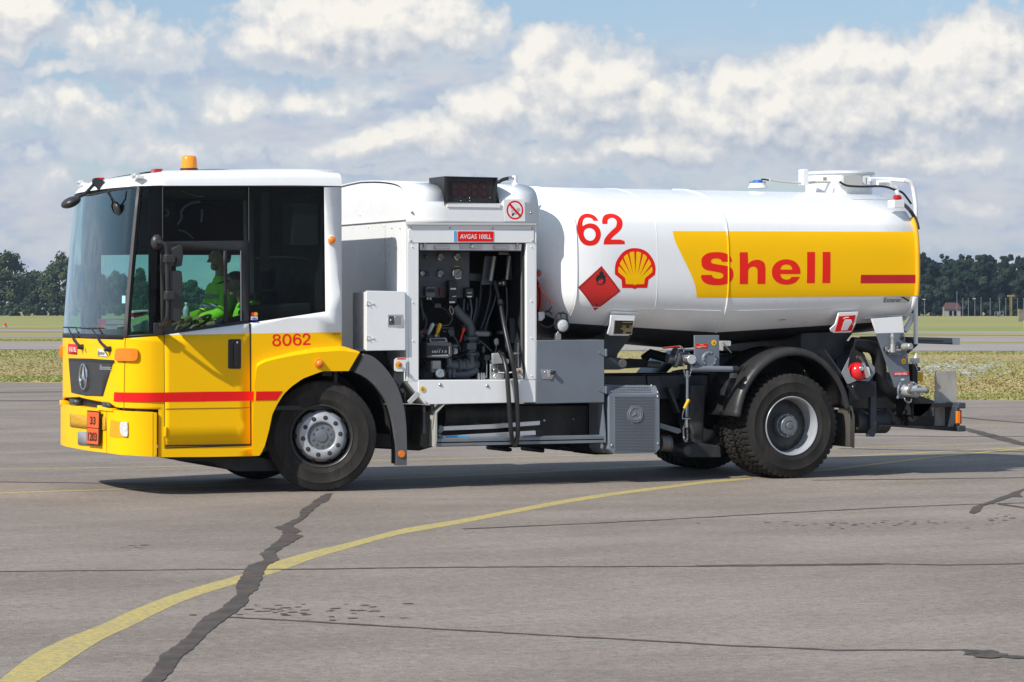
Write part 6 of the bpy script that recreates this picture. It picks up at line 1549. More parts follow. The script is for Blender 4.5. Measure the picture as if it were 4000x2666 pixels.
# the many thin lines, unions and clips between the big pipes
rq = random.Random(9)
LNM = mat('line_grey', (.12,.13,.145), .4, metal=.3); LBK = mat('line_black', (.016,.016,.018), .5)
for pts in ([(215,600),(225,700),(260,790),(240,880)],[(300,600),(330,660),(420,690),(470,760)],[(545,590),(560,650),(540,740),(575,800)],[(590,600),(585,700),(600,760)],[(640,600),(655,700),(640,800)],[(700,590),(690,700),(655,840),(640,900)],[(880,500),(850,640),(800,780),(770,880)],[(960,500),(965,700),(950,900),(960,1060)],[(1020,480),(1025,640),(1015,760)],[(400,880),(460,900),(520,960),(560,1060)],[(240,1130),(260,1180),(240,1230)],[(430,1120),(500,1110),(560,1100),(600,1080)],[(700,1100),(760,1160),(740,1240),(700,1290)],[(720,960),(780,1010),(830,1060)],[(850,960),(870,1020),(860,1070)]):
    pipe('thin_line', pts, rq.choice((.006,.008,.011)), m=rq.choice((LNM, LBK, PIPE)), yy=rq.uniform(.36,.60), n=6)
for k in range(26):
    x, y = rq.choice([(rq.uniform(205,340),rq.uniform(880,960)),(rq.uniform(420,700),rq.uniform(900,1290)),(rq.uniform(690,980),rq.uniform(960,1290))]); c = P(*zF([(x,y)])[0], rq.uniform(.33,.46)); ax2 = rq.choice(((0,0,1),(1,0,0),(0,1,0))); v2 = Vector(ax2); r2 = rq.uniform(.012,.026)
    b = B(); b.cyl(c-v2*.022, c+v2*.022, r2, n=6); b.cyl(c-v2*.034, c+v2*.034, r2*.7, n=12); b.out('pipe_union', rq.choice((PIPE, LNM, STL, LBK)), T)
for x, y, w2, h2 in ((330,640,60,40),(585,830,40,36),(770,1090,50,46),(900,880,60,30)):
    b = B(); b.pp(zF([(x,y),(x+w2,y),(x+w2,y+h2),(x,y+h2)]), .42, .50); b.out('small_valve_block', PIPE, T, bevel=.006)
# nozzle stowage right: steel trays and nozzle
TRY = mat('stainless_tray', (.50,.52,.52), .35, metal=.5, dirt=.2)
b = B(); b.pp(zF([(838,1078),(900,1072),(912,1110),(985,1130),(985,1165),(842,1172)]), .16, .20); b.pp(zF([(818,1170),(940,1178),(940,1300),(818,1302)]), .20, .22); b.out('drip_tray', TRY, T, bevel=.006)
b = B(); b.pp(zF([(880,1178),(945,1180),(945,1262),(880,1250)]), .15, .18); b.out('nozzle_pocket', PLB, T, bevel=.006)
NZ = pipe('nozzle', [(850,1285),(870,1255),(885,1222)], .020, m=CRM, yy=.12)
b = B(); c_ = P(*zF([(868,1232)])[0], .10); b.cyl(c_, c_+Vector((0,.05,0)), .030, n=14); b.out('nozzle_body', STL, NZ, bevel=.004)
pipe('earthing_cable', [(895,1245),(960,1248),(1040,1240)], .006, m=PAPR, yy=.10, n=6)
for x in (716, 742, 762):
    b = B(); c_ = P(*zF([(x,1280)])[0], .12); b.cyl(c_-Vector((0,0,.04)), c_+Vector((0,0,.035)), .012, n=8); b.cyl(c_-Vector((0,0,.012)), c_+Vector((0,0,.012)), .018, n=6); b.out('pipe_fitting', STL, T)
pipe('valve_rod', [(785,1290),(787,1170)], .006, m=STL, yy=.10, n=6); pipe('valve_rod', [(786,1172),(785,1135)], .009, m=PLB, yy=.10, n=8)
b = B(); b.pp(zF([(1040,1215),(1110,1200),(1112,1300),(1068,1300),(1036,1240)]), .07, .085); rb = b.out('corner_bracket', mat('rusty_white_plate', (.55,.54,.50), .6, dirt=.5), T)
for q_ in ((1068,1235),): screw('rusty_bolt', P(*zF([q_])[0], .065), .018, rb, mat('rust', (.22,.10,.04), .8))
pipe('fitting_line', [(1060,985),(1060,1080)], .010, m=STL, yy=.12, n=8); pipe('fitting_line', [(1020,1078),(1075,1078)], .010, m=STL, yy=.12, n=8); pipe('fitting_line', [(1062,1085),(1064,1200)], .006, m=STL, yy=.12, n=6); pipe('fitting_line', [(1078,1085),(1072,1160)], .007, m=PLB, yy=.12, n=6)

# refuelling hoses hanging over the sill
h1 = [(1932,1102),(1944,1145),(1953,1178)]
ptA = [P(x, y, yy) for x, y, yy in ((1932,1100,.40),(1948,1165,.34),(1954,1182,.30),(1962,1230,.20),(1972,1285,.10),(1985,1345,.02),(1999,1405,-.04),(2011,1460,-.055),(2017,1520,-.06),(2021,1600,-.06),(2023,1670,-.05),(2021,1712,-.03),(2014,1738,-.01),(2008,1738,.0),(2001,1718,-.02),(1996,1680,-.05),(1991,1620,-.06),(1986,1540,-.06),(1981,1470,-.05),(1975,1430,-.01),(1966,1398,.05),(1958,1384,.10))]
b = B(); b.tube(cr([tuple(p) for p in ptA], 5), .023, 14); hz_ = b.out('refuelling_hose', HOS, T)
b = B(); c_ = P(1958,1384,.10); d_ = (P(1958,1384,.10)-P(1966,1398,.05)).normalized(); b.cyl(c_-d_*.01, c_+d_*.04, .027, n=14); b.out('hose_end_fitting', CRM, hz_)
b = B(); q0 = P(1953,1176,.31); q1 = P(1956,1192,.28); b.tube([q0, q1], .027, 14); b.out('hose_sleeve', mat('worn_sleeve', (.14,.13,.12), .6), hz_)

# ---- white locker on the cabinet's front corner
px0, px1 = P(1434,1250,-.03).x, P(1584,1250,-.03).x
zt2, zb2 = P(1500,1138,-.03).z, P(1500,1370,-.03).z
yb2 = .40
b = B(); b.box(px0+.012, X0-.0, .0, yb2, zb2+.008, zt2-.008); lkr = b.out('white_locker', WHI, T, bevel=.003)
b = B(); b.pp(zM([(160,268),(455,272),(458,723),(160,727)]), -.032, -.004); ld = b.out('locker_door', WHI, T, bevel=.003)
for yq in (365, 630):
    b = B(); b.pp(zM([(163,yq-22),(176,yq-20),(222,yq),(222,yq+6),(176,yq+14),(163,yq+12)]), -.037, -.032); b.cyl(P(*zM([(160,yq-22)])[0], -.036), P(*zM([(160,yq+14)])[0], -.036), .006, n=8); hg = b.out('strap_hinge', WHI, ld, bevel=.001)
    for q_ in ((177,yq-14),(177,yq+12),(210,yq+2)): screw('hinge_screw', P(*zM([q_])[0], -.037), .005, ld, STL)
def latch(f, x0, y0, x1, y1, yy, par):
    b = B(); b.pp(f([(x0,y0),(x1,y0),(x1,y1),(x0,y1)]), yy-.004, yy); pl = b.out('paddle_latch', CRM, par, bevel=.002)
    w_, h_2 = x1-x0, y1-y0
    b = B(); b.pp(f([(x0+w_*.08,y0+h_2*.12),(x0+w_*.42,y0+h_2*.12),(x0+w_*.42,y0+h_2*.86),(x0+w_*.08,y0+h_2*.86)]), yy-.006, yy-.004); b.out('latch_recess', mat('latch_dark', (.08,.08,.08), .4), par)
    b = B(); b.pp(f([(x0+w_*.45,y0+h_2*.14),(x0+w_*.90,y0+h_2*.14),(x0+w_*.90,y0+h_2*.84),(x0+w_*.45,y0+h_2*.84)]), yy-.016, yy-.004); b.out('latch_paddle', STL, par, bevel=.004)
    screw('latch_lock', P(*f([(x0+w_*.2,y0+h_2*.48)])[0], yy-.006), .011, par)
latch(zM, 323, 449, 438, 544, -.032, ld)
# emergency stop
b = B(); b.pp(zM([(372,800),(378,788),(392,782),(460,780),(463,887),(392,887),(376,882),(371,868)]), -.02, -.015); es_ = b.out('emergency_stop_plate', WHI, T, bevel=.002)
b = B(); c_ = P(*zM([(405,835)])[0], -.02); b.cyl(c_, c_+Vector((0,-.004,0)), .034, n=24); b.out('yellow_stop_disc', SIG, es_)
b = B(); c_ = P(*zM([(409,834)])[0], -.024); b.lathe([(0,.035),(.014,.034),(.019,.026),(.018,.018),(.012,.010),(.012,0)], c_, (0,-1,0), 20); b.out('red_stop_button', mat('faded_red_button', (.50,.09,.08), .5), es_)
b = B(); b.pp(zM([(396,783),(455,783),(455,793),(396,793)]), -.022, -.02); b.out('red_stop_label', RED, es_)
# dark gap behind the fender: brackets and hoses
b = B(); b.pp(zM([(370,880),(470,880),(480,960),(440,960),(400,1040),(372,1000)]), .06, .5); b.pp(zM([(130,730),(370,725),(372,900),(300,900),(200,800)]), .45, .6); b.out('inner_bracket', GRD, T)
pipe('air_hose', [(322,730),(328,800),(350,870),(372,890)], .018, m=HOS, yy=.2, f=zM)
b = B(); a_ = P(*zM([(405,1035)])[0], .0); c_ = P(*zM([(438,1033)])[0], -.02); b.cyl(P(1540,1528,.1), P(1573,1527,-.03), .022, n=14); b.out('fender_stay_tube', GRD, T)
pipe('stay_rod', [(455,1040),(455,1200)], .004, m=GRD, yy=-.02, n=6, f=zM)
b = B(); b.pp(zG([(212,280),(228,280),(228,430),(236,500),(206,500),(212,430)]), .15, .19); b.out('drain_pipe', PIPE, T)
b = B(); c_ = P(*zG([(283,300)])[0], .12); b.cyl(c_+Vector((0,0,.05)), c_-Vector((0,0,.05)), .022, n=12); dv = b.out('drain_valve', PIPE, T)
b = B(); b.tube([P(*q_, .09) for q_ in zG([(283,330),(296,350),(292,400)])], .010, 8); b.out('red_drain_lever', mat('bright_red_grip', (.6,.03,.02), .35), dv)

# ---- grey locker and perforated exhaust guard
b = B(); b.pp(zH([(95,1422),(650,1418)])+zG([(1660,252),(1113,262)]), -.01, .55); gl = b.out('grey_locker', GRY, T, bevel=.006)
for f, yq in ((zI, 550), (zI, 900)):
    b = B(); b.pp(zI([(213,yq-5),(235,yq-25),(262,yq-32),(262,yq+30),(238,yq+22),(213,yq+8)]), -.016, -.010); b.cyl(P(*zI([(284,yq-34)])[0], -.015), P(*zI([(284,yq+36)])[0], -.015), .012, n=10); b.pp(zI([(262,yq-30),(292,yq-34),(294,yq+36),(262,yq+30)]), -.02, -.012); b.out('strap_hinge', GRY, gl, bevel=.001)
latch(zI, -340+0, 0, 0, 0, -.01, gl) if False else None
p0_ = zG([(1153,-15)])[0]
b = B(); b.pp(zG([(1155,-14),(1268,-12),(1268,10),(1240,66),(1158,66)]), -.015, -.010); lt = b.out('paddle_latch', STL, gl, bevel=.002)
b = B(); b.pp(zG([(1205,-8),(1232,-8),(1222,50),(1200,50)]), -.03, -.015); b.out('latch_paddle', CRM, gl, bevel=.003)
b = B(); c_ = P(*zG([(1245,12)])[0], -.02); b.cyl(c_, c_+Vector((0,-.03,0)), .022, n=14); b.out('latch_knob', PLB, gl, bevel=.004)
screw('latch_lock', P(*zG([(1183,10)])[0], -.015), .011, gl)
ye = .0
ex = mat('guard_grey_paint', (.165,.19,.225), .42, dirt=.15)
b = B(); b.pp(zI([(345,950),(752,935),(788,940),(792,1455),(755,1500),(400,1508),(350,1507),(310,1460),(308,955)]), -.02, .45); eg = b.out('exhaust_guard', ex, T, bevel=.008)
top = [P(*q_, -.02) for q_ in zI([(305,948),(788,938)])]; tp2 = [P(*q_, .10) for q_ in zI([(278,855),(752,862)])]
b = B(); b.hull8([top[0], top[1], tp2[1], tp2[0]], [top[0]+Vector((0,.3,0)), top[1]+Vector((0,.3,0)), tp2[1]+Vector((0,.3,0)), tp2[0]+Vector((0,.3,0))]); et = b.out('guard_sloped_top', ex, eg, bevel=.004)
b = B(); b.pp(zI([(360,962),(745,950),(748,1480),(360,1492)]), -.0235, -.02); fp2 = b.out('perforated_plate', ex, eg, bevel=.001)
b = B(); cS = P(*zI([(556,1130)])[0], -.0240)
rr_n = 0
for j in range(37):
    for i in range(27):
        x = 372+i*14.6+(7.3 if j % 2 else 0); y = 972+j*14.0
        if x > 742 or y > 1482: continue
        p = P(*zI([(x, y)])[0], -.0242)
        if (p-cS).length < .092: continue
        b.f(b.verts([p+Vector((.0062*math.cos(a), 0, .0062*math.sin(a))) for a in [k*math.pi/3 for k in range(6)]]))
b.out('perforation_holes', BLK, fp2)
b = B()
for j in range(4):
    for i in range(26):
        t_ = (j+.9)/5.2; x = 350+i*14.8+(7 if j % 2 else 0)-(6*j if 0 else 0)
        if x > 722: continue
        q0 = top[0].lerp(top[1], (x-305)/483.); q1 = tp2[0].lerp(tp2[1], (x-305)/483.); p = q0.lerp(q1, t_); n_v = Vector((0,-.86,.5))
        b.f(b.verts([p+Vector((.006*math.cos(a), .0035*math.sin(a)*1, .005*math.sin(a)))+n_v*.003 for a in [k*math.pi/3 for k in range(6)]]))
b.out('perforation_holes', BLK, et)
b = B(); c_ = Vector((cS.x, -.026, cS.z))
b.lathe([(.083,0),(.083,.006),(.079,.008),(.074,.004),(.070,.004),(.066,.008),(.062,.004),(.0,.003)], c_, (0,-1,0), 40); em2 = b.out('guard_emblem_disc', ex, fp2, ang=20)
b = B(); star(b, c_+Vector((0,-.006,0)), Vector((1,0,0)), Vector((0,0,1)), Vector((0,-1,0)), .062, .0035); b.out('guard_star', ex, em2, ang=20)
for q_ in ((770,965),(775,1408),(335,1425),(712,862),(770,925)): screw('guard_bolt', P(*zI([q_])[0], -.022), .012, eg)
b = B(); b.cyl(P(*zI([(790,1405)])[0], .22), P(*zI([(870,1408)])[0], .22), .078, n=28); b.lathe([(.078,0),(.086,.004),(.086,.012),(.07,.02),(.0,.02)], P(*zI([(870,1408)])[0], .22), (1,0,0), 28); b.out('exhaust_silencer', mat('heat_steel', (.16,.16,.16), .45, metal=.5, dirt=.3), T)
b = B(); b.pp(zI([(795,1215),(985,1270),(992,1300),(960,1315),(930,1305),(795,1262)]), .30, .34); b.out('angle_bracket', mat('angle_grey', (.20,.22,.25), .5), T)

# ---- round work lamp on the grey locker
c_ = P(*zH([(307,1300)])[0], -.0)
b = B(); b.lathe([(0,.09),(.04,.085),(.066,.05),(.070,.0),(.072,-.01),(.064,-.014)], c_, (0,1,0), 30); wl_ = b.out('work_lamp', PLB, T)
b = B(); b.lathe([(.064,-.004),(.05,-.014),(.025,-.02),(0,-.022)], c_, (0,1,0), 30); b.out('lamp_lens', CLR, wl_)
b = B(); b.tube([P(*q_, .02) for q_ in zH([(248,1290),(252,1215),(268,1200),(318,1196),(340,1208),(352,1290)])], .011, 8); b.tube([P(*q_, .02) for q_ in zH([(296,1200),(294,1240)])], .006, 6); b.out('lamp_handle', PLB, wl_)
b = B(); b.pp(zH([(258,1362),(296,1368),(298,1420),(248,1420)]), -.01, .03); b.cyl(P(*zH([(272,1350)])[0], .01), P(*zH([(272,1395)])[0], .01), .014, n=10); b.out('lamp_bracket', STL, wl_, bevel=.003)
# ---- hose reel area between cabinet and tank
yr = .12
b = B(); c_ = P(*zH([(112,873)])[0], yr); b.ball(c_, (.026,.03,.026)); rl = b.out('red_warning_lamp', LRED, T)
b = B()
for k in range(4): 
    a = k*math.pi/4; ring = [c_+Vector((.034*math.cos(t)*math.cos(a)+0, .034*math.cos(t)*math.sin(a), .034*math.sin(t))) for t in [2*math.pi*i/16 for i in range(16)]]; b.tube(ring+[ring[0]], .0025, 5, caps=False)
b.out('wire_guard', GRD, rl)
c_ = P(*zH([(20,1075)])[0], .30); b = B(); b.lathe([(.0,-.06),(.22,-.06),(.22,-.05),(.18,-.045),(.18,.045),(.22,.05),(.22,.06),(0,.06)], c_, (1,.0,0), 36)
b.out('earthing_cable_reel', mat('reel_red', (.34,.015,.012), .4), T)
b = B(); b.lathe([(.185,-.04),(.195,-.04),(.195,.04),(.185,.04)], c_, (1,0,0), 30); b.out('wound_cable', mat('dark_red_cable', (.22,.02,.012), .6), T)
b = B(); b.tube([P(*q_, yr) for q_ in cr(zH([(112,975),(135,1015),(185,1070),(208,1105),(218,1148)]), 4)], .0055, 6); b.out('orange_cable', mat('orange_cable', (.75,.12,.03), .5), T)
b = B(); b.tube([P(*q_, yr-.02) for q_ in zH([(165,1190),(195,1180),(220,1150)])], [.012,.010,.007], 8); b.tube([P(*q_, yr-.02) for q_ in zH([(195,1185),(225,1208)])], .009, 8); cl_ = b.out('earthing_clamp', PLB, T)
b = B(); b.pp(zH([(110,1190),(165,1188),(165,1240),(140,1265),(112,1262)]), yr-.01, yr+.06); b.out('cable_guide_bracket', STL, T, bevel=.006)
b = B(); b.tube([P(*q_, .16) for q_ in cr(zH([(92,1255),(120,1290),(180,1318),(225,1300),(245,1270)]), 4)], .010, 6); b.out('black_cable', HOS, T)

# ---- centre valve plate below the tank
b = B(); b.pp(zI([(1118,388),(1350,385),(1352,690),(1325,718),(1122,720)]), .10, .125); vp = b.out('valve_mounting_plate', GRY, T, bevel=.003)
earth(P(*zI([(1300,458)])[0], .10), vp, .029)
b = B(); b.pp(zI([(1130,466),(1240,468),(1240,510),(1130,508)]), .097, .10); wn = b.out('red_warning_label', RED, vp)
b = B(); f_ = Flat(.096)
for r_, (x0, x1, y0) in enumerate(((1165,1205,478),(1138,1228,492),(1138,1180,502))): b.pp(zI([(x0,y0-2),(x1,y0-2),(x1,y0+2),(x0,y0+2)]), .0962, .097)
b.out('label_print', mat('cream_ink', (.7,.6,.4), .5), wn)
c_ = P(*zI([(1250,615)])[0], .10); b = B(); b.lathe([(.084,0),(.084,-.02),(.078,-.028),(.060,-.030),(.058,-.026),(0,-.026)], c_, (0,1,0), 36); cv_ = b.out('round_flange_cover', GRY, vp)
for k in range(10):
    a = 2*math.pi*k/10; screw('flange_bolt', c_+Vector((.070*math.cos(a), -.029, .070*math.sin(a))), .009, cv_, GRY)
b = B(); c_ = P(*zI([(1141,700)])[0], .08); b.cyl(c_, c_+Vector((0,-.012,0)), .030, n=24); b.out('round_reflector', ORG, T, bevel=.003)
b = B(); b.pp(zI([(1350,440),(1455,440),(1461,450),(1461,480),(1455,489),(1350,489)]), .06, .064); tg = b.out('earthing_tab', mat('pale_dirty_plate', (.50,.50,.48), .5), T, bevel=.002)
b = B(); b.tube([P(*q_, .05) for q_ in zI([(1385,455),(1420,500),(1462,552)])], [.008,.005,.005], 6); b.out('tab_pin', STL, tg)
pipe('outlet_valve', [(930,600),(1050,600)], .075, f=zI, yy=.30); pipe('valve_neck', [(860,612),(935,612)], .05, f=zI, yy=.32)
b = B(); c_ = P(*zI([(985,600)])[0], .30); b.ball(c_, (.09,.085,.09)); b.cyl(c_-Vector((.07,0,0)), c_-Vector((.05,0,0)), .10, n=20); b.out('ball_valve_body', PIPE, T)
pipe('valve_stem', [(1015,545),(1012,520),(985,493),(965,492)], .012, f=zI, yy=.22, n=8, m=STL)
pipe('red_valve_handle', [(970,492),(890,500),(820,508)], .010, f=zI, yy=.20, n=8, m=mat('dull_red_handle', (.35,.03,.02), .5))
b = B(); a_ = P(*zI([(1045,612)])[0], .20); c_ = P(*zI([(1090,615)])[0], .02); b.cyl(a_, c_, .045, n=24); b.cyl(c_, c_+(c_-a_).normalized()*.012, .048, n=24); dc_ = b.out('dust_cap', ALU, T, bevel=.004)
for dz in (.0,): b = B(); b.tube([P(*q_, .06) for q_ in zI([(1022,600),(1050,600)])], .010, 8); b.tube([P(*q_, .0) for q_ in zI([(1115,612),(1130,610)])], .008, 8); b.out('cap_lever', ALU, dc_)
def chain(pts, nm, par, yy, f, r=.004):
    b = B(); q_ = [P(*p, yy) for p in cr(f(pts), 4)]
    for i in range(0, len(q_)-1):
        a_, c2 = q_[i], q_[i+1]; d_ = (c2-a_); L_ = d_.length; m_ = (a_+c2)/2; d_.normalize(); s_ = Vector((0,1,0)) if i % 2 else d_.cross(Vector((0,1,0)))
        ring = [m_+d_*L_*.65*math.cos(t)+s_*.008*math.sin(t) for t in [2*math.pi*k/10 for k in range(10)]]; b.tube(ring+[ring[0]], r*.6, 4, caps=False)
    return b.out(nm, STL, par)
chain([(1015,655),(1018,720),(1030,770),(1048,785),(1070,765),(1082,710),(1090,650)], 'cap_chain', dc_, .04, zI)
pipe('sampling_pipe', [(1050,720),(1050,900),(1046,1160)], .014, f=zI, yy=.10, m=GRY)
b = B(); p0, p1 = P(*zI([(1020,1078)])[0], .06), P(*zI([(1058,1003)])[0], .06); b.tube([p0, p1], [.014,.017], 10); b.ball(p1, .017, 10, 8); yl_ = b.out('yellow_valve_lever', YPL, T)
b = B(); b.tube([P(*q_, .07) for q_ in zI([(1020,1080),(1005,1130),(1000,1172),(1075,1173)])], .006, 6); b.out('lever_rod', STL, yl_)
b = B(); c_ = P(*zI([(1040,1215)])[0], .09); b.cyl(c_+Vector((0,0,.05)), c_-Vector((0,0,.03)), .018, n=12); b.cyl(c_-Vector((0,0,.0)), c_-Vector((0,0,.045)), .024, n=6); b.out('sampling_valve', STL, T)
chain([(1015,1240),(1012,1300),(1018,1360),(1040,1390),(1050,1330),(1045,1260)], 'cap_chain', T, .10, zI)
b = B(); b.pp(zI([(1080,850),(1230,850),(1215,1150),(1200,1450),(1110,1480),(1100,1300),(1060,1200)]), .55, .8); b.pp(zI([(1000,1430),(1160,1400),(1370,1430),(1380,1540),(1040,1540),(1000,1500)]), .5, .8); b.out('suspension_bracket', mat('grimy_dark_metal', (.028,.032,.036), .55), T, bevel=.02)
b = B(); c_ = P(*zI([(1055,1475)])[0], .45); b.cyl(c_, c_+Vector((0,.12,0)), .055, n=20); b.out('shackle_bushing', GRD, T, bevel=.01)
for k in range(9):
    for zz_ in (.88,): screw('frame_bolt', (2.95+k*.19, .798, zz_+.06*(k % 2)), .016, ch, GRD)
b = B(); b.pp(zI([(670,770),(800,765),(810,850),(800,905),(680,900)]), .77, .80); b.pp(zI([(865,885),(900,880),(990,1120),(960,1120)]), .7, .8); b.out('frame_gusset', GRD, T, bevel=.006)
b = B(); b.pp(zI([(460,615),(660,612),(660,690),(460,700)]), .9, 1.3); b.out('cross_tank', CHS, T)
b = B(); b.cyl(P(*zI([(662,660)])[0], .70), P(*zI([(790,668)])[0], .70), .035, n=16); b.out('cross_tube', CRM, T) if False else b.out('cross_tube', PIPE, T)
b = B(); b.tube([P(*q_, 1.2) for q_ in zI([(640,610),(700,560),(850,600)])], .05, 8); b.out('air_spring', CHS, T)

# ------------------------------------------------------------------ on top of the tank
ym_ = 1.25
cl = P(*zL([(930,250)])[0], ym_); crr = P(*zL([(1560,250)])[0], ym_); rM = (crr.x-cl.x)/2; cM = Vector(((cl.x+crr.x)/2, ym_, 2.99))
zt0 = P(*zL([(1245,190)])[0], ym_).z
b = B(); b.lathe([(rM*.94,-.06),(rM*.94,zt0-cM.z-.035),(rM,zt0-cM.z-.030),(rM*1.0,zt0-cM.z-.008),(rM*.9,zt0-cM.z),(0,zt0-cM.z+.015)], cM, (0,0,1), 48); mw = b.out('manhole_cover', WHI, T, ang=40)
b = B(); p0, p1 = P(*zL([(870,285)])[0], .98), P(*zL([(926,163)])[0], .98); b.box(p0.x, p1.x, .95, 1.06, p0.z-.04, p1.z); b.out('hinge_block', WHI, mw, bevel=.006)
b = B(); b.pp(zL([(1290,225),(1478,228),(1492,260),(1492,328),(1300,322),(1290,300)]), .80, .92); b.out('junction_box', mat('light_grey_box', (.46,.46,.44), .5), T, bevel=.006)
b = B(); b.pp(zL([(1268,220),(1292,225),(1292,290),(1268,285)]), .84, .9); b.out('box_bracket', WHI, mw); b = B(); b.pp(zL([(1490,230),(1560,225),(1565,320),(1545,318),(1535,250),(1520,250),(1520,318),(1495,320)]), .88, .90); b.out('hatch_bracket', WHI, mw)
b = B(); b.pp(zL([(1088,242),(1124,242),(1124,278),(1088,278)]), .915, .925); b.out('hatch_plate', mat('coppery_plate', (.40,.30,.24), .5), mw)
c_ = P(*zL([(418,325)])[0], 1.15); b = B(); b.lathe([(.105,-.03),(.09,.0),(.085,.018),(.072,.022),(0,.022)], c_, (0,0,1), 32); tv = b.out('tank_vent_flange', WHI, T)
b = B(); b.lathe([(.050,.02),(.052,.045),(.046,.056),(0,.058)], c_, (0,0,1), 24); b.out('blue_vent_cap', BLU, tv)
for k in range(8):
    a = 2*math.pi*k/8+.3; b = B(); p = c_+Vector((.078*math.cos(a), .078*math.sin(a), .018)); b.cyl(p, p+Vector((0,0,.022)), .009, n=6); b.out('flange_bolt', STL, tv)
def ptube(nm, f, pts, r, m, yy, par=T, n=8):
    b = B(); q_ = [P(x, y, yy) for x, y in cr(f(pts), 4)]; b.tube(q_, r, n); return b.out(nm, m, par)
ptube('cable', zL, [(455,265),(500,268),(545,278)], .009, HOS, 1.05)
ptube('cable_conduit', zL, [(540,272),(620,285),(860,305),(1000,296),(1255,290)], .014, mat('dusty_conduit', (.50,.50,.46), .6), 1.0)
ptube('cable', zL, [(1255,290),(1330,330),(1500,340),(1640,335),(1740,345),(1830,378),(1900,405),(1985,515)], .012, HOS, .45)
ptube('valve_pipe', zL, [(1640,300),(1745,300),(1790,340),(1828,360)], .030, WHI, .55)
ptube('valve_pipe', zL, [(1835,375),(1850,410),(1880,440)], .022, WHI, .35)
rlg = [P(*q_, .62) for q_ in zL([(1560,262),(1760,266)])]+[P(*q_, .30) for q_ in zL([(1925,277),(1965,290),(1992,320),(2008,370)])]+[P(3577, y, .28) for y in (800,1000,1200,1330,1345)]
b = B(); b.tube(rlg, .023, 12); hr_ = b.out('handrail', WHI, T)
b = B(); b.tube([P(3577,1380,.28), P(3576,1470,.28)], .022, 12); b.out('handrail_lower_tube', WHI, hr_)
b = B(); b.pp(zL([(1810,475),(1918,475),(1916,552),(1812,552)]), .03, .16); lb = b.out('lamp_box', WHI, T, bevel=.004)
b = B(); c_ = P(*zL([(1842,470)])[0], .09); b.lathe([(.045,0),(.048,.02),(.035,.045),(0,.05)], c_, (0,0,1), 20); b.out('red_tail_lamp', LRED, lb)
# hose and edge tube running down the tank's rear rim
hp = [Vector((TX1+.022, y-.004, z)) for y, z in TPROF if 1.75 < z < 2.90]
b = B(); b.tube([p for p in hp if 1.86 < p.z < 2.70], .026, 10); b.out('rim_hose', mat('yellow_hose_paint', (.80,.40,.008), .4), T)
b = B(); b.tube([p+Vector((.03,0,.01)) for p in hp if p.z > 2.55], .020, 8); b.out('rim_cable', HOS, T)
b = B(); b.tube([Vector((p.x-.02, p.y, tz(p.z, TX1))) for p in [Vector((TX1+.022,y-.004,z)) for y, z in TPROF if 1.5 < z < 1.88]], .022, 8); b.out('rim_hose', WHI, T)
b = B(); b.tube([P(*q_, .34) for q_ in zK([(1010,190),(980,260),(925,350)])], .03, 10); b.out('rear_stay', WHI, T)

# ------------------------------------------------------------------ rear valve bracket and gear
b = B(); b.pp(zK([(615,232),(905,210),(922,362),(662,370)]), .05, .075); rb_ = b.out('rear_bracket_white_plate', WHI, T, bevel=.003)
b = B(); TANK.panel(b, [zK([(520,225),(560,208),(930,185),(975,178),(970,190),(905,212),(615,235)])], .008); b.out('welded_pad', WHI, tank, solid=.008)
b = B(); b.pp(zK([(662,370),(922,362),(936,450),(955,580),(978,830),(900,875),(840,880)]), .05, .075); rg_ = b.out('rear_valve_bracket', GRY, T, bevel=.003)
earth(P(*zK([(917,631)])[0], .05), rg_, .029)
b = B(); b.pp(zK([(822,738),(966,733),(962,766),(818,770)]), .046, .05); l_ = b.out('fuel_grade_label', RED, rg_)
fK = Flat(.0455); b = B(); fK.text(b, 'AVGAS 100LL', zK([(832,762)])[0], zK([(952,758)])[0], 8.5, .001, .02); b.out('label_lettering', WHI, l_)
b = B(); b.pp(zK([(896,798),(924,797),(924,812),(896,813)]), .046, .05); b.out('small_tag', PAPR, rg_)
b = B(); b.pp(zK([(785,535),(888,535),(890,568),(880,573),(786,572)]), .0, .05); b.out('valve_shelf', GRY, rg_, bevel=.004)
b = B(); b.pp(zK([(745,500),(770,490),(772,535),(745,540)]), -.0, .04); b.out('valve_clip', STL, rg_, bevel=.004); b = B(); b.pp(zK([(850,488),(865,486),(866,530),(850,532)]), -.0, .04); b.out('valve_clip', STL, rg_, bevel=.004)
b = B(); b.tube([P(*q_, .0) for q_ in zK([(770,545),(800,520),(850,528),(890,530)])], .014, 8); c_ = P(*zK([(812,505)])[0], .0); b.cyl(c_-Vector((0,0,.05)), c_+Vector((0,0,.04)), .034, .022, 14); b.cyl(c_+Vector((0,0,.04)), c_+Vector((0,0,.15)), .018, n=12); b.cyl(c_+Vector((0,0,.10)), c_+Vector((0,0,.13)), .024, n=8); b.out('sampling_valve', mat('worn_silver', (.45,.45,.42), .4, metal=.6), rg_, bevel=.003)
b = B(); c_ = P(*zK([(918,500)])[0], .02); d_ = (P(*zK([(965,495)])[0], -.06)-c_).normalized(); b.lathe([(.03,-.01),(.042,.0),(.042,.05),(.036,.07),(.036,.11),(.028,.12),(0,.12)], c_, d_, 20); b.out('quick_coupling', mat('worn_silver', (.45,.45,.42), .4, metal=.6), rg_)
b = B(); c_ = P(*zK([(897,415)])[0], .045); b.cyl(c_, c_+Vector((0,-.02,0)), .022, n=14); b.out('rubber_stop', PLB, rg_); b = B(); b.pp(zK([(885,376),(908,376),(908,381),(885,381)]), .046, .05); b.out('stop_tag', BLK, rg_)
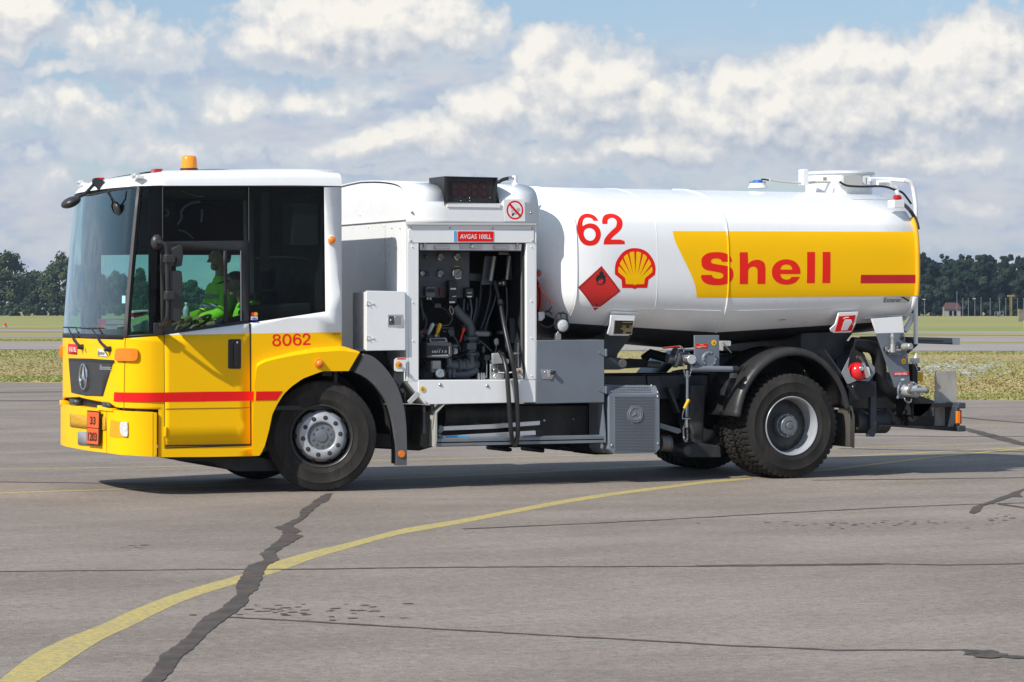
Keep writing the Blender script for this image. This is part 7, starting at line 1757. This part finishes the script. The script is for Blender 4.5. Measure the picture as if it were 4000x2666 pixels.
b = B(); b.pp(zK([(960,605),(1060,603),(1068,612),(1069,640),(1060,652),(985,650)]), .03, .034); tg = b.out('earthing_tab', mat('pale_dirty_plate', (.50,.50,.48), .5), T, bevel=.002)
b = B(); b.tube([P(*q_, .02) for q_ in zK([(975,618),(1015,645),(1050,715)])], [.008,.005,.005], 6); b.out('tab_pin', STL, tg)
# big outlet valve
c_ = P(*zK([(885,905)])[0], .06); ax_ = Vector((.55,-.83,-.05)).normalized()
b = B(); b.lathe([(.0,.0),(.078,.0),(.086,.004),(.086,.022),(.078,.026),(.055,.026),(.052,.05)], c_, ax_, 32); ov = b.out('outlet_flange', PIPE if False else GRY, T)
u_ = ax_.orthogonal().normalized(); w_ = ax_.cross(u_)
for k in range(8):
    a = 2*math.pi*k/8; p = c_+(u_*math.cos(a)+w_*math.sin(a))*.070+ax_*.026; b = B(); b.cyl(p, p+ax_*.012, .011, n=6); b.out('flange_bolt', STL, ov)
b = B(); b.lathe([(.060,.03),(.066,.06),(.070,.09),(.066,.11),(.066,.19),(.060,.205),(.02,.208),(0,.208)], c_, ax_, 32); vb_ = b.out('outlet_valve', mat('valve_silver_grey', (.36,.38,.40), .4, metal=.3, dirt=.1), T)
h0, h1_ = P(*zK([(975,908)])[0], -.12), P(*zK([(1125,905)])[0], -.12)
b = B(); b.cyl(h0, h1_, .028, n=18); b.out('valve_handle_tube', mat('valve_silver_grey', (.36,.38,.40), .4), vb_)
b = B(); b.cyl(h1_, h1_+Vector((.02,0,0)), .036, n=14); b.ball(h0+Vector((-.0,-.004,0)), (.036,.02,.034)); b.out('handle_end', mat('worn_brown_cap', (.14,.12,.10), .6), vb_)
b = B(); b.pp(zK([(960,860),(1005,820),(1010,880),(1000,900)]), -.10, -.02); b.tube([P(*q_, -.06) for q_ in zK([(1005,830),(1060,870),(1100,888)])], .012, 8); b.out('valve_lever_arm', STL, vb_, bevel=.004)
chain([(925,980),(935,1005),(962,1022),(985,1010),(990,985)], 'valve_chain', vb_, -.06, zK)
b = B(); b.tube([P(*q_, yy) for q_, yy in zip(zK([(860,985),(868,960),(875,940)]), (.03,.03,.03))], .016, 8); b.out('drain_cock', GRY, ov)
b = B(); b.tube([P(*q_, .25) for q_ in cr(zK([(430,470),(600,490),(668,560),(690,700),(700,820),(760,885),(850,915)]), 5)], .075, 16); b.out('black_suction_pipe', CHS, T)
b = B(); b.tube([P(*q_, .24) for q_ in zK([(800,893),(850,915),(880,910)])], .055, 14); b.out('pipe_cone', GRY, T)
# dark structure behind: brackets, air tank, rear beam
b = B(); b.pp(zK([(400,790),(870,850),(980,960),(1010,1000),(900,1250),(760,1245),(760,1080),(400,1075)]), .45, 1.2); b.out('rear_support_panel', CHS, T, bevel=.01)
b = B(); b.cyl(P(*zK([(440,1200)])[0], .38), P(*zK([(735,1200)])[0], .38), .125, n=28); b.ball(P(*zK([(735,1200)])[0], .38), (.05,.125,.125)); b.out('rear_air_tank', mat('grimy_dark_metal', (.028,.032,.036), .55), T)
b = B(); b.pp(zK([(605,820),(660,820),(660,1300),(640,1345),(580,1342),(580,1290),(605,1270)]), .20, .25); b.out('tank_strap', GRD, T, bevel=.004)
b = B(); b.pp(zK([(255,560),(330,440),(435,440),(440,500),(330,745),(300,700)]), .42, .8); b.out('saddle_brace', GRD, T); b = B(); b.pp(zK([(430,480),(500,500),(560,590),(550,620),(480,580),(430,560)]), .30, .4); b.pp(zK([(555,400),(615,405),(560,470),(535,470)]), .6, .7); b.out('saddle_brace', GRD, T)
b = B(); b.pp(zK([(530,400),(700,395),(1050,405),(1050,480),(960,560),(950,520),(1000,470),(940,470),(700,470),(560,440)]), .55, .62); b.out('rear_crossbeam', CHS, T)
b = B(); b.pp(zK([(1000,403),(1450,415),(1449,476),(1000,462)]), .35, .45); sb = b.out('rear_boom', mat('boom_grey', (.14,.155,.17), .5, dirt=.1), T, bevel=.006)
b = B(); b.pp(zK([(1377,417),(1450,416),(1449,477),(1380,475)]), .335, .465); b.out('boom_end_cap', mat('pale_end_cap', (.60,.60,.58), .5), sb, bevel=.008)
b = B(); b.pp(zK([(1000,455),(1380,466),(1378,474),(1000,463)]), .33, .35); b.pp(zK([(1005,430),(1290,440),(1290,448),(1005,440)]), .345, .35); b.out('boom_recess', CHS, sb)
b = B(); b.pp(zK([(1000,660),(1048,655),(1048,930),(1000,950)]), .20, .30); b.out('rear_post', CHS, T)
b = B(); p_ = P(*zK([(1060,735)])[0], .9); b.box(p_.x-.03, p_.x+.04, .88, .98, p_.z-.10, p_.z+.0); b.out('yellow_blue_connector', YPL, T); b = B(); b.pp(zK([(1042,685),(1075,687),(1080,722),(1042,724)]), .86, .98); b.out('connector_cap', mat('navy_ink', (.02,.03,.30), .5), T, bevel=.006)
b = B(); b.hull8([P(*q_, .10) for q_ in zK([(1015,935),(1205,1005),(1130,1140),(1100,1155),(995,1145)])], [P(*q_, .10)+Vector((0,.5,0)) for q_ in zK([(1015,935),(1205,1005),(1130,1140),(1100,1155),(995,1145)])]); b.out('drip_hopper', CHS, T, bevel=.006)
b = B(); b.pp(zK([(750,1238),(1440,1252),(1445,1284),(1300,1275),(750,1247)]), .05, .30); b.out('lower_rear_beam', CHS, T)
b = B(); b.pp(zK([(1010,1035),(1435,1025),(1432,1060),(1180,1068),(1010,1200)]), .10, .22); b.out('upper_rear_beam', CHS, T)
b = B(); b.pp(zK([(1215,724),(1412,728),(1424,1240),(1208,1240)]), .24, .25); b.out('rear_splash_plate', mat('splashed_steel_plate', (.40,.38,.34), .55, var=.12, dirt=.5), T)
b = B(); b.pp(zK([(980,1150),(1210,1150),(1190,1240),(960,1240)]), .20, .3); b.out('beam_gusset', CHS, T)
b = B(); p0, p1 = P(*zK([(1412,1270)])[0], .02), P(*zK([(1448,1050)])[0], .02); b.box(p0.x, p1.x, .02, 2.48, p0.z, p1.z); ub = b.out('rear_underrun_bar', GRD, T, bevel=.008)
for y0_, y1_ in ((1022,1078),(1240,1296)):
    b = B(); p0, p1 = P(*zK([(1430,y1_)])[0], .0), P(*zK([(1504,y0_)])[0], .0); b.box(p0.x, p1.x, .0, 2.5, p0.z, p1.z); b.out('bumper_rail', GRD, ub, bevel=.01)
b = B(); b.pp(zK([(1422,1104),(1450,1104),(1450,1218),(1422,1218)]), -.012, .02); b.out('orange_side_reflector', ORG, ub, bevel=.003)
b = B(); p0, p1 = P(*zK([(1448,1222)])[0], .03), P(*zK([(1464,1092)])[0], .03); b.box(p0.x, p1.x, .03, .34, p0.z, p1.z); b.out('tail_light', LRED, ub, bevel=.004)
# extinguisher stowage and the extinguisher itself
LG = mat('stowage_pale_grey', (.26,.28,.30), .5)
b = B(); b.hull8([P(*q_, .02) for q_ in zK([(333,742),(405,598),(392,690),(420,775),(475,815),(395,846),(385,842)])], [P(*q_, .02)+Vector((0,.01,0)) for q_ in zK([(333,742),(405,598),(392,690),(420,775),(475,815),(395,846),(385,842)])]); b.out('stowage_rim', LG, T)
b = B(); b.pp(zK([(558,592),(645,690),(643,752),(588,822),(480,815),(560,800),(612,750),(608,700)]), .02, .03); b.out('stowage_rim', LG, T)
b = B(); b.pp(zK([(405,598),(440,500),(558,592),(645,690),(642,750),(588,822),(475,818),(395,846),(333,742)]), .13, .15); b.pp(zK([(400,846),(590,822),(640,860),(640,960),(400,1010)]), .10, .14); b.out('stowage_housing', CHS, T)
EX = thing('fire_extinguisher', 'red fire extinguisher lying in its open stowage behind the rear wheel of the truck', 'fire extinguisher', P(*zK([(512,732)])[0], .04))
c_ = P(*zK([(512,732)])[0], .0); b = B(); b.lathe([(0,-.035),(.035,-.030),(.070,-.012),(.090,.015),(.097,.05),(.097,.10),(.0,.11)], c_, (0,1,0), 36); b.out('cylinder', mat('extinguisher_red', (.68,.012,.015), .22, coat=.6), EX)
vx = P(*zK([(520,700)])[0], -.03)
b = B(); b.cyl(P(*zK([(515,705)])[0], .0), P(*zK([(520,700)])[0], -.07), .022, n=14); b.ball(P(*zK([(512,700)])[0], -.06), (.022,.018,.024)); b.out('valve', CRM, EX)
b = B(); b.pp(zK([(545,665),(558,665),(600,775),(582,790),(560,790),(548,720)]), -.09, -.07); b.out('lever', CRM, EX, bevel=.004)
b = B(); b.pp(zK([(560,680),(590,690),(605,770),(585,765)]), -.085, -.08); b.out('seal_tag', PAPR, EX)
b = B(); b.tube([P(*q_, yy) for q_, yy in zip(cr(zK([(535,690),(538,655),(525,620),(505,600),(475,592)]), 2), [-.06]*3+[-.04]*3+[.02]*4)], .016, 10); b.out('hose', mat('dark_brown_hose', (.07,.06,.05), .6), EX)
b = B(); c_ = P(*zK([(538,662)])[0], -.065); b.cyl(c_-Vector((0,0,.01)), c_+Vector((0,0,.015)), .021, n=12); b.out('hose_collar', STL, EX)
screw('panel_stud', P(*zK([(438,872)])[0], .10), .012, T)

# ------------------------------------------------------------------ people and papers in the cab
SKIN = mat('skin', (.36,.19,.12), .55, var=.1); HIV = mat('hi_vis_green_cloth', (.34,.74,.03), .8, var=.12, bump=.3, bscale=18); BAND = mat('grey_reflective_band', (.22,.25,.30), .4)
NAVY = mat('navy_cloth', (.02,.03,.07), .85); HAIR = mat('dark_hair', (.015,.012,.010), .7)
def skinned(name, chains, m, parent, extra=None, mats=None):
    """grow one surface round joint chains: [(point, radius), ...]; the first point of a branch repeats its joint"""
    me = bpy.data.meshes.new(name+'_joints'); vs = []; rs = []; es = []
    def idx(p, r):
        for i, q_ in enumerate(vs):
            if (Vector(q_)-Vector(p)).length < 1e-4: return i
        vs.append(tuple(p)); rs.append(r); return len(vs)-1
    for c in chains:
        pr_ = None
        for p, r in c:
            i = idx(p, r)
            if pr_ is not None and pr_ != i: es.append((pr_, i))
            pr_ = i
    me.from_pydata(vs, es, []); o = bpy.data.objects.new(name, me); COL.objects.link(o)
    k = o.modifiers.new('s', 'SKIN'); k.use_smooth_shade = True
    for i, r in enumerate(rs):
        sv = me.skin_vertices[0].data[i]; sv.radius = (r, r) if not isinstance(r, tuple) else r; sv.use_root = (i == 0)
    o.modifiers.new('u', 'SUBSURF').levels = 2; o.modifiers['u'].render_levels = 2
    bpy.context.view_layer.update()
    me2 = bpy.data.meshes.new_from_object(o.evaluated_get(bpy.context.evaluated_depsgraph_get()))
    bpy.data.objects.remove(o)
    b = B(); b.b.from_mesh(me2); bpy.data.meshes.remove(me2)
    if extra: extra(b)
    return b.out(name, m, parent, ang=70)
def head(b, c, yaw, pitch, s=1.0):
    """skull, face, nose, brow, lips, chin and ears, looking along -x before the turn"""
    M_ = Matrix.Translation(c) @ Matrix.Rotation(yaw, 4, 'Z') @ Matrix.Rotation(pitch, 4, 'Y')
    t = B(); t.ball((.012,0,.02), (.100,.076,.105), 22, 16); n0 = len(t.b.verts)
    for v in t.b.verts:
        x, y, z = v.co
        if x < 0 and z < .03: v.co.x -= .004; v.co.y *= 1-.30*min(1, (.03-z)/.12)
        if z < -.03 and x > 0: v.co.x *= .72
    t.ball((-.042,0,-.072), (.040,.036,.030), 14, 10)                 # chin
    t.hull8([(-.092,-.012,.015),(-.092,.012,.015),(-.094,.016,-.030),(-.094,-.016,-.030)], [(-.096,-.005,.012),(-.096,.005,.012),(-.122,.008,-.024),(-.122,-.008,-.024)])
    t.ball((-.074,0,-.050), (.010,.024,.005), 12, 6); t.ball((-.073,0,-.058), (.010,.020,.005), 12, 6)
    t.ball((-.084,0,.030), (.014,.055,.008), 14, 6)
    for sgn in (-1, 1):
        t.ball((-.078,sgn*.030,.014), (.014,.015,.010), 10, 8)
        t.ball((.012,sgn*.078,.0), (.020,.010,.032), 12, 8)
    for v in t.b.verts: v.co = M_ @ (v.co*s)
    me = bpy.data.meshes.new('h'); t.b.to_mesh(me); t.b.free(); b.b.from_mesh(me); bpy.data.meshes.remove(me)
    return M_
def hand(b, wrist, d, up, s=1.0):
    d = Vector(d).normalized(); side = d.cross(Vector(up)).normalized(); up = side.cross(d).normalized()
    w0 = Vector(wrist); pl = w0+d*.045
    lo = [w0-d*.01-side*.026-up*.012, w0-d*.01+side*.026-up*.012, w0-d*.01+side*.026+up*.012, w0-d*.01-side*.026+up*.012]
    hi = [w0+d*.09-side*.042-up*.014, w0+d*.09+side*.038-up*.014, w0+d*.085+side*.038+up*.012, w0+d*.09-side*.042+up*.012]
    b.hull8(lo, hi)
    for k, (o_, L_) in enumerate(((-.034,.068),(-.012,.078),(.011,.074),(.032,.058))):
        p0 = w0+d*.082+side*o_; b.tube([p0, p0+d*L_*.40+up*.006, p0+d*L_*.75-up*.008, p0+d*L_-up*.026], [.0095,.0092,.0085,.0065], 8)
    p0 = w0+d*.025-side*.030; b.tube([p0, p0+d*.030-side*.024-up*.008, p0+d*.060-side*.034-up*.020], [.013,.011,.008], 8)
def clothes_band(nm, par, c, rx, ry, z0, z1, tilt=0.0):
    b = B(); K_ = 28; A = []; C = []
    for i in range(K_):
        a = 2*math.pi*i/K_; x, y = rx*math.cos(a), ry*math.sin(a)
        A.append(b.b.verts.new((c[0]+x, c[1]+y, z0-tilt*x))); C.append(b.b.verts.new((c[0]+x*.985, c[1]+y*.985, z1-tilt*x)))
    for i in range(K_): b.f([A[i], A[(i+1) % K_], C[(i+1) % K_], C[i]])
    return b.out(nm, BAND, par, solid=.004)

# passenger, sitting upright on the far seat
PH = P(856,1014,1.45); hx, hy, hz_ = PH
PA = thing('person', 'tall passenger in a green high-visibility jacket, upright beyond the driver, face in shade', 'person', (hx, hy, hz_-.80), 'people in the cab')
def ex1(b):
    head(b, Vector((hx, hy, hz_)), R(8), 0, 1.1); hand(b, (hx-.34, hy-.10, hz_-.62), (-.9,.2,-.4), (0,0,1)); hand(b, (hx-.33, hy+.22, hz_-.62), (-.9,-.1,-.4), (0,0,1))
V_ = lambda x, y, z: Vector((hx+x, hy+y, hz_+z))
skinned('body', [[(V_(.06,0,-.78),.15),(V_(.05,0,-.58),.14),(V_(.04,0,-.36),.145),(V_(.03,0,-.22),.085),(V_(.02,0,-.13),.056),(V_(.01,0,-.03),.062)],
  [(V_(.04,0,-.36),.145),(V_(.03,-.20,-.28),.062),(V_(-.04,-.25,-.52),.050),(V_(-.31,-.12,-.61),.030)],
  [(V_(.04,0,-.36),.145),(V_(.03,.20,-.28),.062),(V_(-.04,.25,-.52),.050),(V_(-.30,.20,-.61),.030)],
  [(V_(.06,0,-.78),.15),(V_(-.02,-.11,-.82),.09),(V_(-.42,-.14,-.80),.065),(V_(-.46,-.14,-1.20),.045)],
  [(V_(.06,0,-.78),.15),(V_(-.02,.11,-.82),.09),(V_(-.42,.14,-.80),.065),(V_(-.46,.14,-1.20),.045)]], SKIN, PA, ex1)
jk = skinned('jacket', [[(V_(.06,0,-.80),(.20,.17)),(V_(.05,0,-.60),(.22,.18)),(V_(.04,0,-.40),(.23,.18)),(V_(.03,0,-.28),(.15,.13)),(V_(.025,0,-.20),.092),(V_(.02,0,-.15),.078)],
  [(V_(.04,0,-.40),(.23,.18)),(V_(.03,-.23,-.30),.098),(V_(-.04,-.29,-.54),.080),(V_(-.27,-.15,-.60),.062)],
  [(V_(.04,0,-.40),(.23,.18)),(V_(.03,.23,-.30),.098),(V_(-.04,.29,-.54),.080),(V_(-.27,.22,-.60),.062)]], HIV, PA)
b = B(); b.ball(V_(.022,0,.040), (.102,.082,.100), 20, 14)
for v in list(b.b.verts):
    if v.co.z < hz_+.01 and v.co.x < hx+.02: b.b.verts.remove(v)
b.out('hair', HAIR, PA)
clothes_band('reflective_band', PA, V_(.035,0,0), .222, .262, hz_-.40, hz_-.365, .10); clothes_band('reflective_band', PA, V_(.04,0,0), .228, .262, hz_-.50, hz_-.455, .10)

# driver, leaning forward, near hand on the wheel
DH = P(916,1112,.60); dx_, dyy, dz_ = DH
DR = thing('person', 'driver in high-visibility jacket with navy cuffs, head bowed, near hand on the steering wheel', 'person', (dx_+.2, dyy, dz_-.72), 'people in the cab')
U_ = lambda x, y, z: Vector((dx_+x, dyy+y, dz_+z))
el = P(925,1262,.36); wr = P(800,1270,.40); fd = (P(735,1283,.44)-wr).normalized()
def ex2(b):
    head(b, Vector((dx_, dyy, dz_)), R(14), R(-16)); hand(b, wr, fd, (0,-.25,1)); hand(b, P(820,1250,.80), (-.7,-.3,.1), (0,0,1))
skinned('body', [[(U_(.26,0,-.68),.15),(U_(.24,0,-.50),.14),(U_(.17,0,-.30),.14),(U_(.10,0,-.17),.075),(U_(.05,0,-.10),.055),(U_(.02,0,-.02),.060)],
  [(U_(.17,0,-.30),.14),(U_(.14,-.19,-.23),.060),(el,.046),(wr,.028)],
  [(U_(.17,0,-.30),.14),(U_(.14,.19,-.23),.060),(P(930,1270,.95),.046),(P(835,1252,.80),.028)],
  [(U_(.26,0,-.68),.15),(U_(.18,-.11,-.72),.09),(U_(-.24,-.13,-.68),.065),(U_(-.30,-.13,-1.05),.045)],
  [(U_(.26,0,-.68),.15),(U_(.18,.11,-.72),.09),(U_(-.24,.13,-.68),.065),(U_(-.30,.13,-1.05),.045)]], SKIN, DR, ex2)
cuff = el.lerp(wr, .45)
skinned('jacket', [[(U_(.26,0,-.70),(.20,.18)),(U_(.24,0,-.52),(.21,.18)),(U_(.18,0,-.33),(.21,.17)),(U_(.11,0,-.20),.105),(U_(.08,0,-.14),.075)],
  [(U_(.18,0,-.33),(.21,.17)),(U_(.15,-.21,-.25),.090),(el+Vector((.03,0,.02)),.074)],
  [(U_(.18,0,-.33),(.21,.17)),(U_(.15,.21,-.25),.090),(P(930,1270,.95),.074)]], HIV, DR)
b = B(); b.tube([el+Vector((.02,0,.01)), el.lerp(wr,.3), P(838,1268,.385)], [.062,.052,.044], 12); b.out('navy_sleeve', NAVY, DR)
b = B(); b.tube([el.lerp(U_(.15,-.21,-.25), .35), el.lerp(U_(.15,-.21,-.25), .55)], [.088,.091], 14, caps=False); b.out('reflective_band', BAND, DR)
b = B(); b.ball(U_(.016,0,.045), (.106,.084,.085), 20, 14)
for v in list(b.b.verts):
    if v.co.z < dz_+.028: b.b.verts.remove(v)
b.hull8([U_(-.07,-.06,.03),U_(-.07,.06,.03),U_(-.16,.04,.005),U_(-.16,-.04,.005)], [U_(-.07,-.06,.042),U_(-.07,.06,.042),U_(-.16,.04,.013),U_(-.16,-.04,.013)]); b.out('cap', HAIR, DR)

# things on the dashboard
b = B()
def dashbox(nm, label, cat, x0, y0, x1, y1, yy, dpt, m, edge=None):
    t_ = thing(nm, label, cat, P((x0+x1)/2, y1, yy))
    p0, p1 = P(x0, y1, yy), P(x1, y0, yy); b = B(); b.box(p0.x, p1.x, yy, yy+dpt, p0.z, p1.z); b.out('cover', m, t_, bevel=.004)
    b = B(); b.box(p0.x+.008, p1.x-.004, yy-.002, yy+dpt-.01, p0.z+.006, p1.z-.006); b.out('page_block', PAPR, t_)
    return t_
dashbox('red_binder', 'pinkish red ring binder lying on the dashboard behind the windscreen', 'binder', 410, 1247, 486, 1270, .55, .28, PINK)
dashbox('orange_folder', 'flat orange-red folder under the pink binder on the dashboard', 'folder', 403, 1271, 458, 1290, .55, .25, mat('orange_folder_card', (.55,.08,.02), .6))
t_ = thing('paper_sheet', 'printed white sheet leaning in the corner window of the cab', 'paper', P(545,1285,.20)); b = B(); b.pp(zB([(697,160),(845,108),(857,170),(855,195),(705,218)]), .22, .224); b.out('sheet', PAPR, t_)
b = B()
for k in range(6): b.pp(zB([(712+2*k,165+8*k),(835,122+12*k),(835,125+12*k),(712+2*k,168+8*k)]), .217, .219)
b.out('print', mat('grey_ink', (.25,.27,.25), .6), t_)
t_ = thing('document_stack', 'stack of red and white documents above the paper sheet in the corner window', 'documents', P(550,1225,.30))
for k, (m, pts) in enumerate(((PAPR,[(720,35),(850,25),(850,38),(720,50)]),(RED,[(718,52),(850,30),(850,40),(718,64)]),(PINK,[(720,72),(830,42),(835,54),(720,85)]),(PAPR,[(722,90),(825,62),(828,72),(722,100)]))):
    b = B(); b.pp(zB(pts), .30+.02*k, .50); b.out('folder_sheet', m, t_)
t_ = thing('water_bottle', 'small clear bottle on the dashboard in front of the driver', 'bottle', P(728,1235,.75))
c_ = P(728,1235,.75); b = B(); b.lathe([(0,0),(.033,.002),(.034,.05),(.030,.075),(.012,.10),(.012,.115),(0,.115)], c_, (0,0,1), 18); b.out('bottle_body', mat('milky_plastic', (.42,.44,.43), .3), t_)
b = B(); b.cyl(c_+Vector((0,0,.112)), c_+Vector((0,0,.13)), .016, n=14); b.out('bottle_cap', PAPR, t_)
b = B(); CAB.panel(b, [zA([(723,1453),(758,1453),(756,1530),(722,1530)])], .001); b.out('windscreen_sticker', mat('pale_blue_sticker', (.35,.65,.85), .5), T)

# ------------------------------------------------------------------ the air between here and the forest
b = B(); b.box(CX-420, CX+1100, CY-180, CY+1100, -1.2, 30); hz = b.out('haze', MATS['chassis_black'], flat=True); struct(hz, 'stuff')
m = bpy.data.materials.new('thin_blue_air'); m.use_nodes = True; m.node_tree.nodes.clear(); q = N(m.node_tree)
vol = q.new('ShaderNodeVolumePrincipled'); vol.inputs['Color'].default_value = (.55, .70, .90, 1); vol.inputs['Density'].default_value = .00014; vol.inputs['Anisotropy'].default_value = .3
o_ = q.new('ShaderNodeOutputMaterial'); m.node_tree.links.new(vol.outputs[0], o_.inputs['Volume'])
hz.data.materials.clear(); hz.data.materials.append(m)
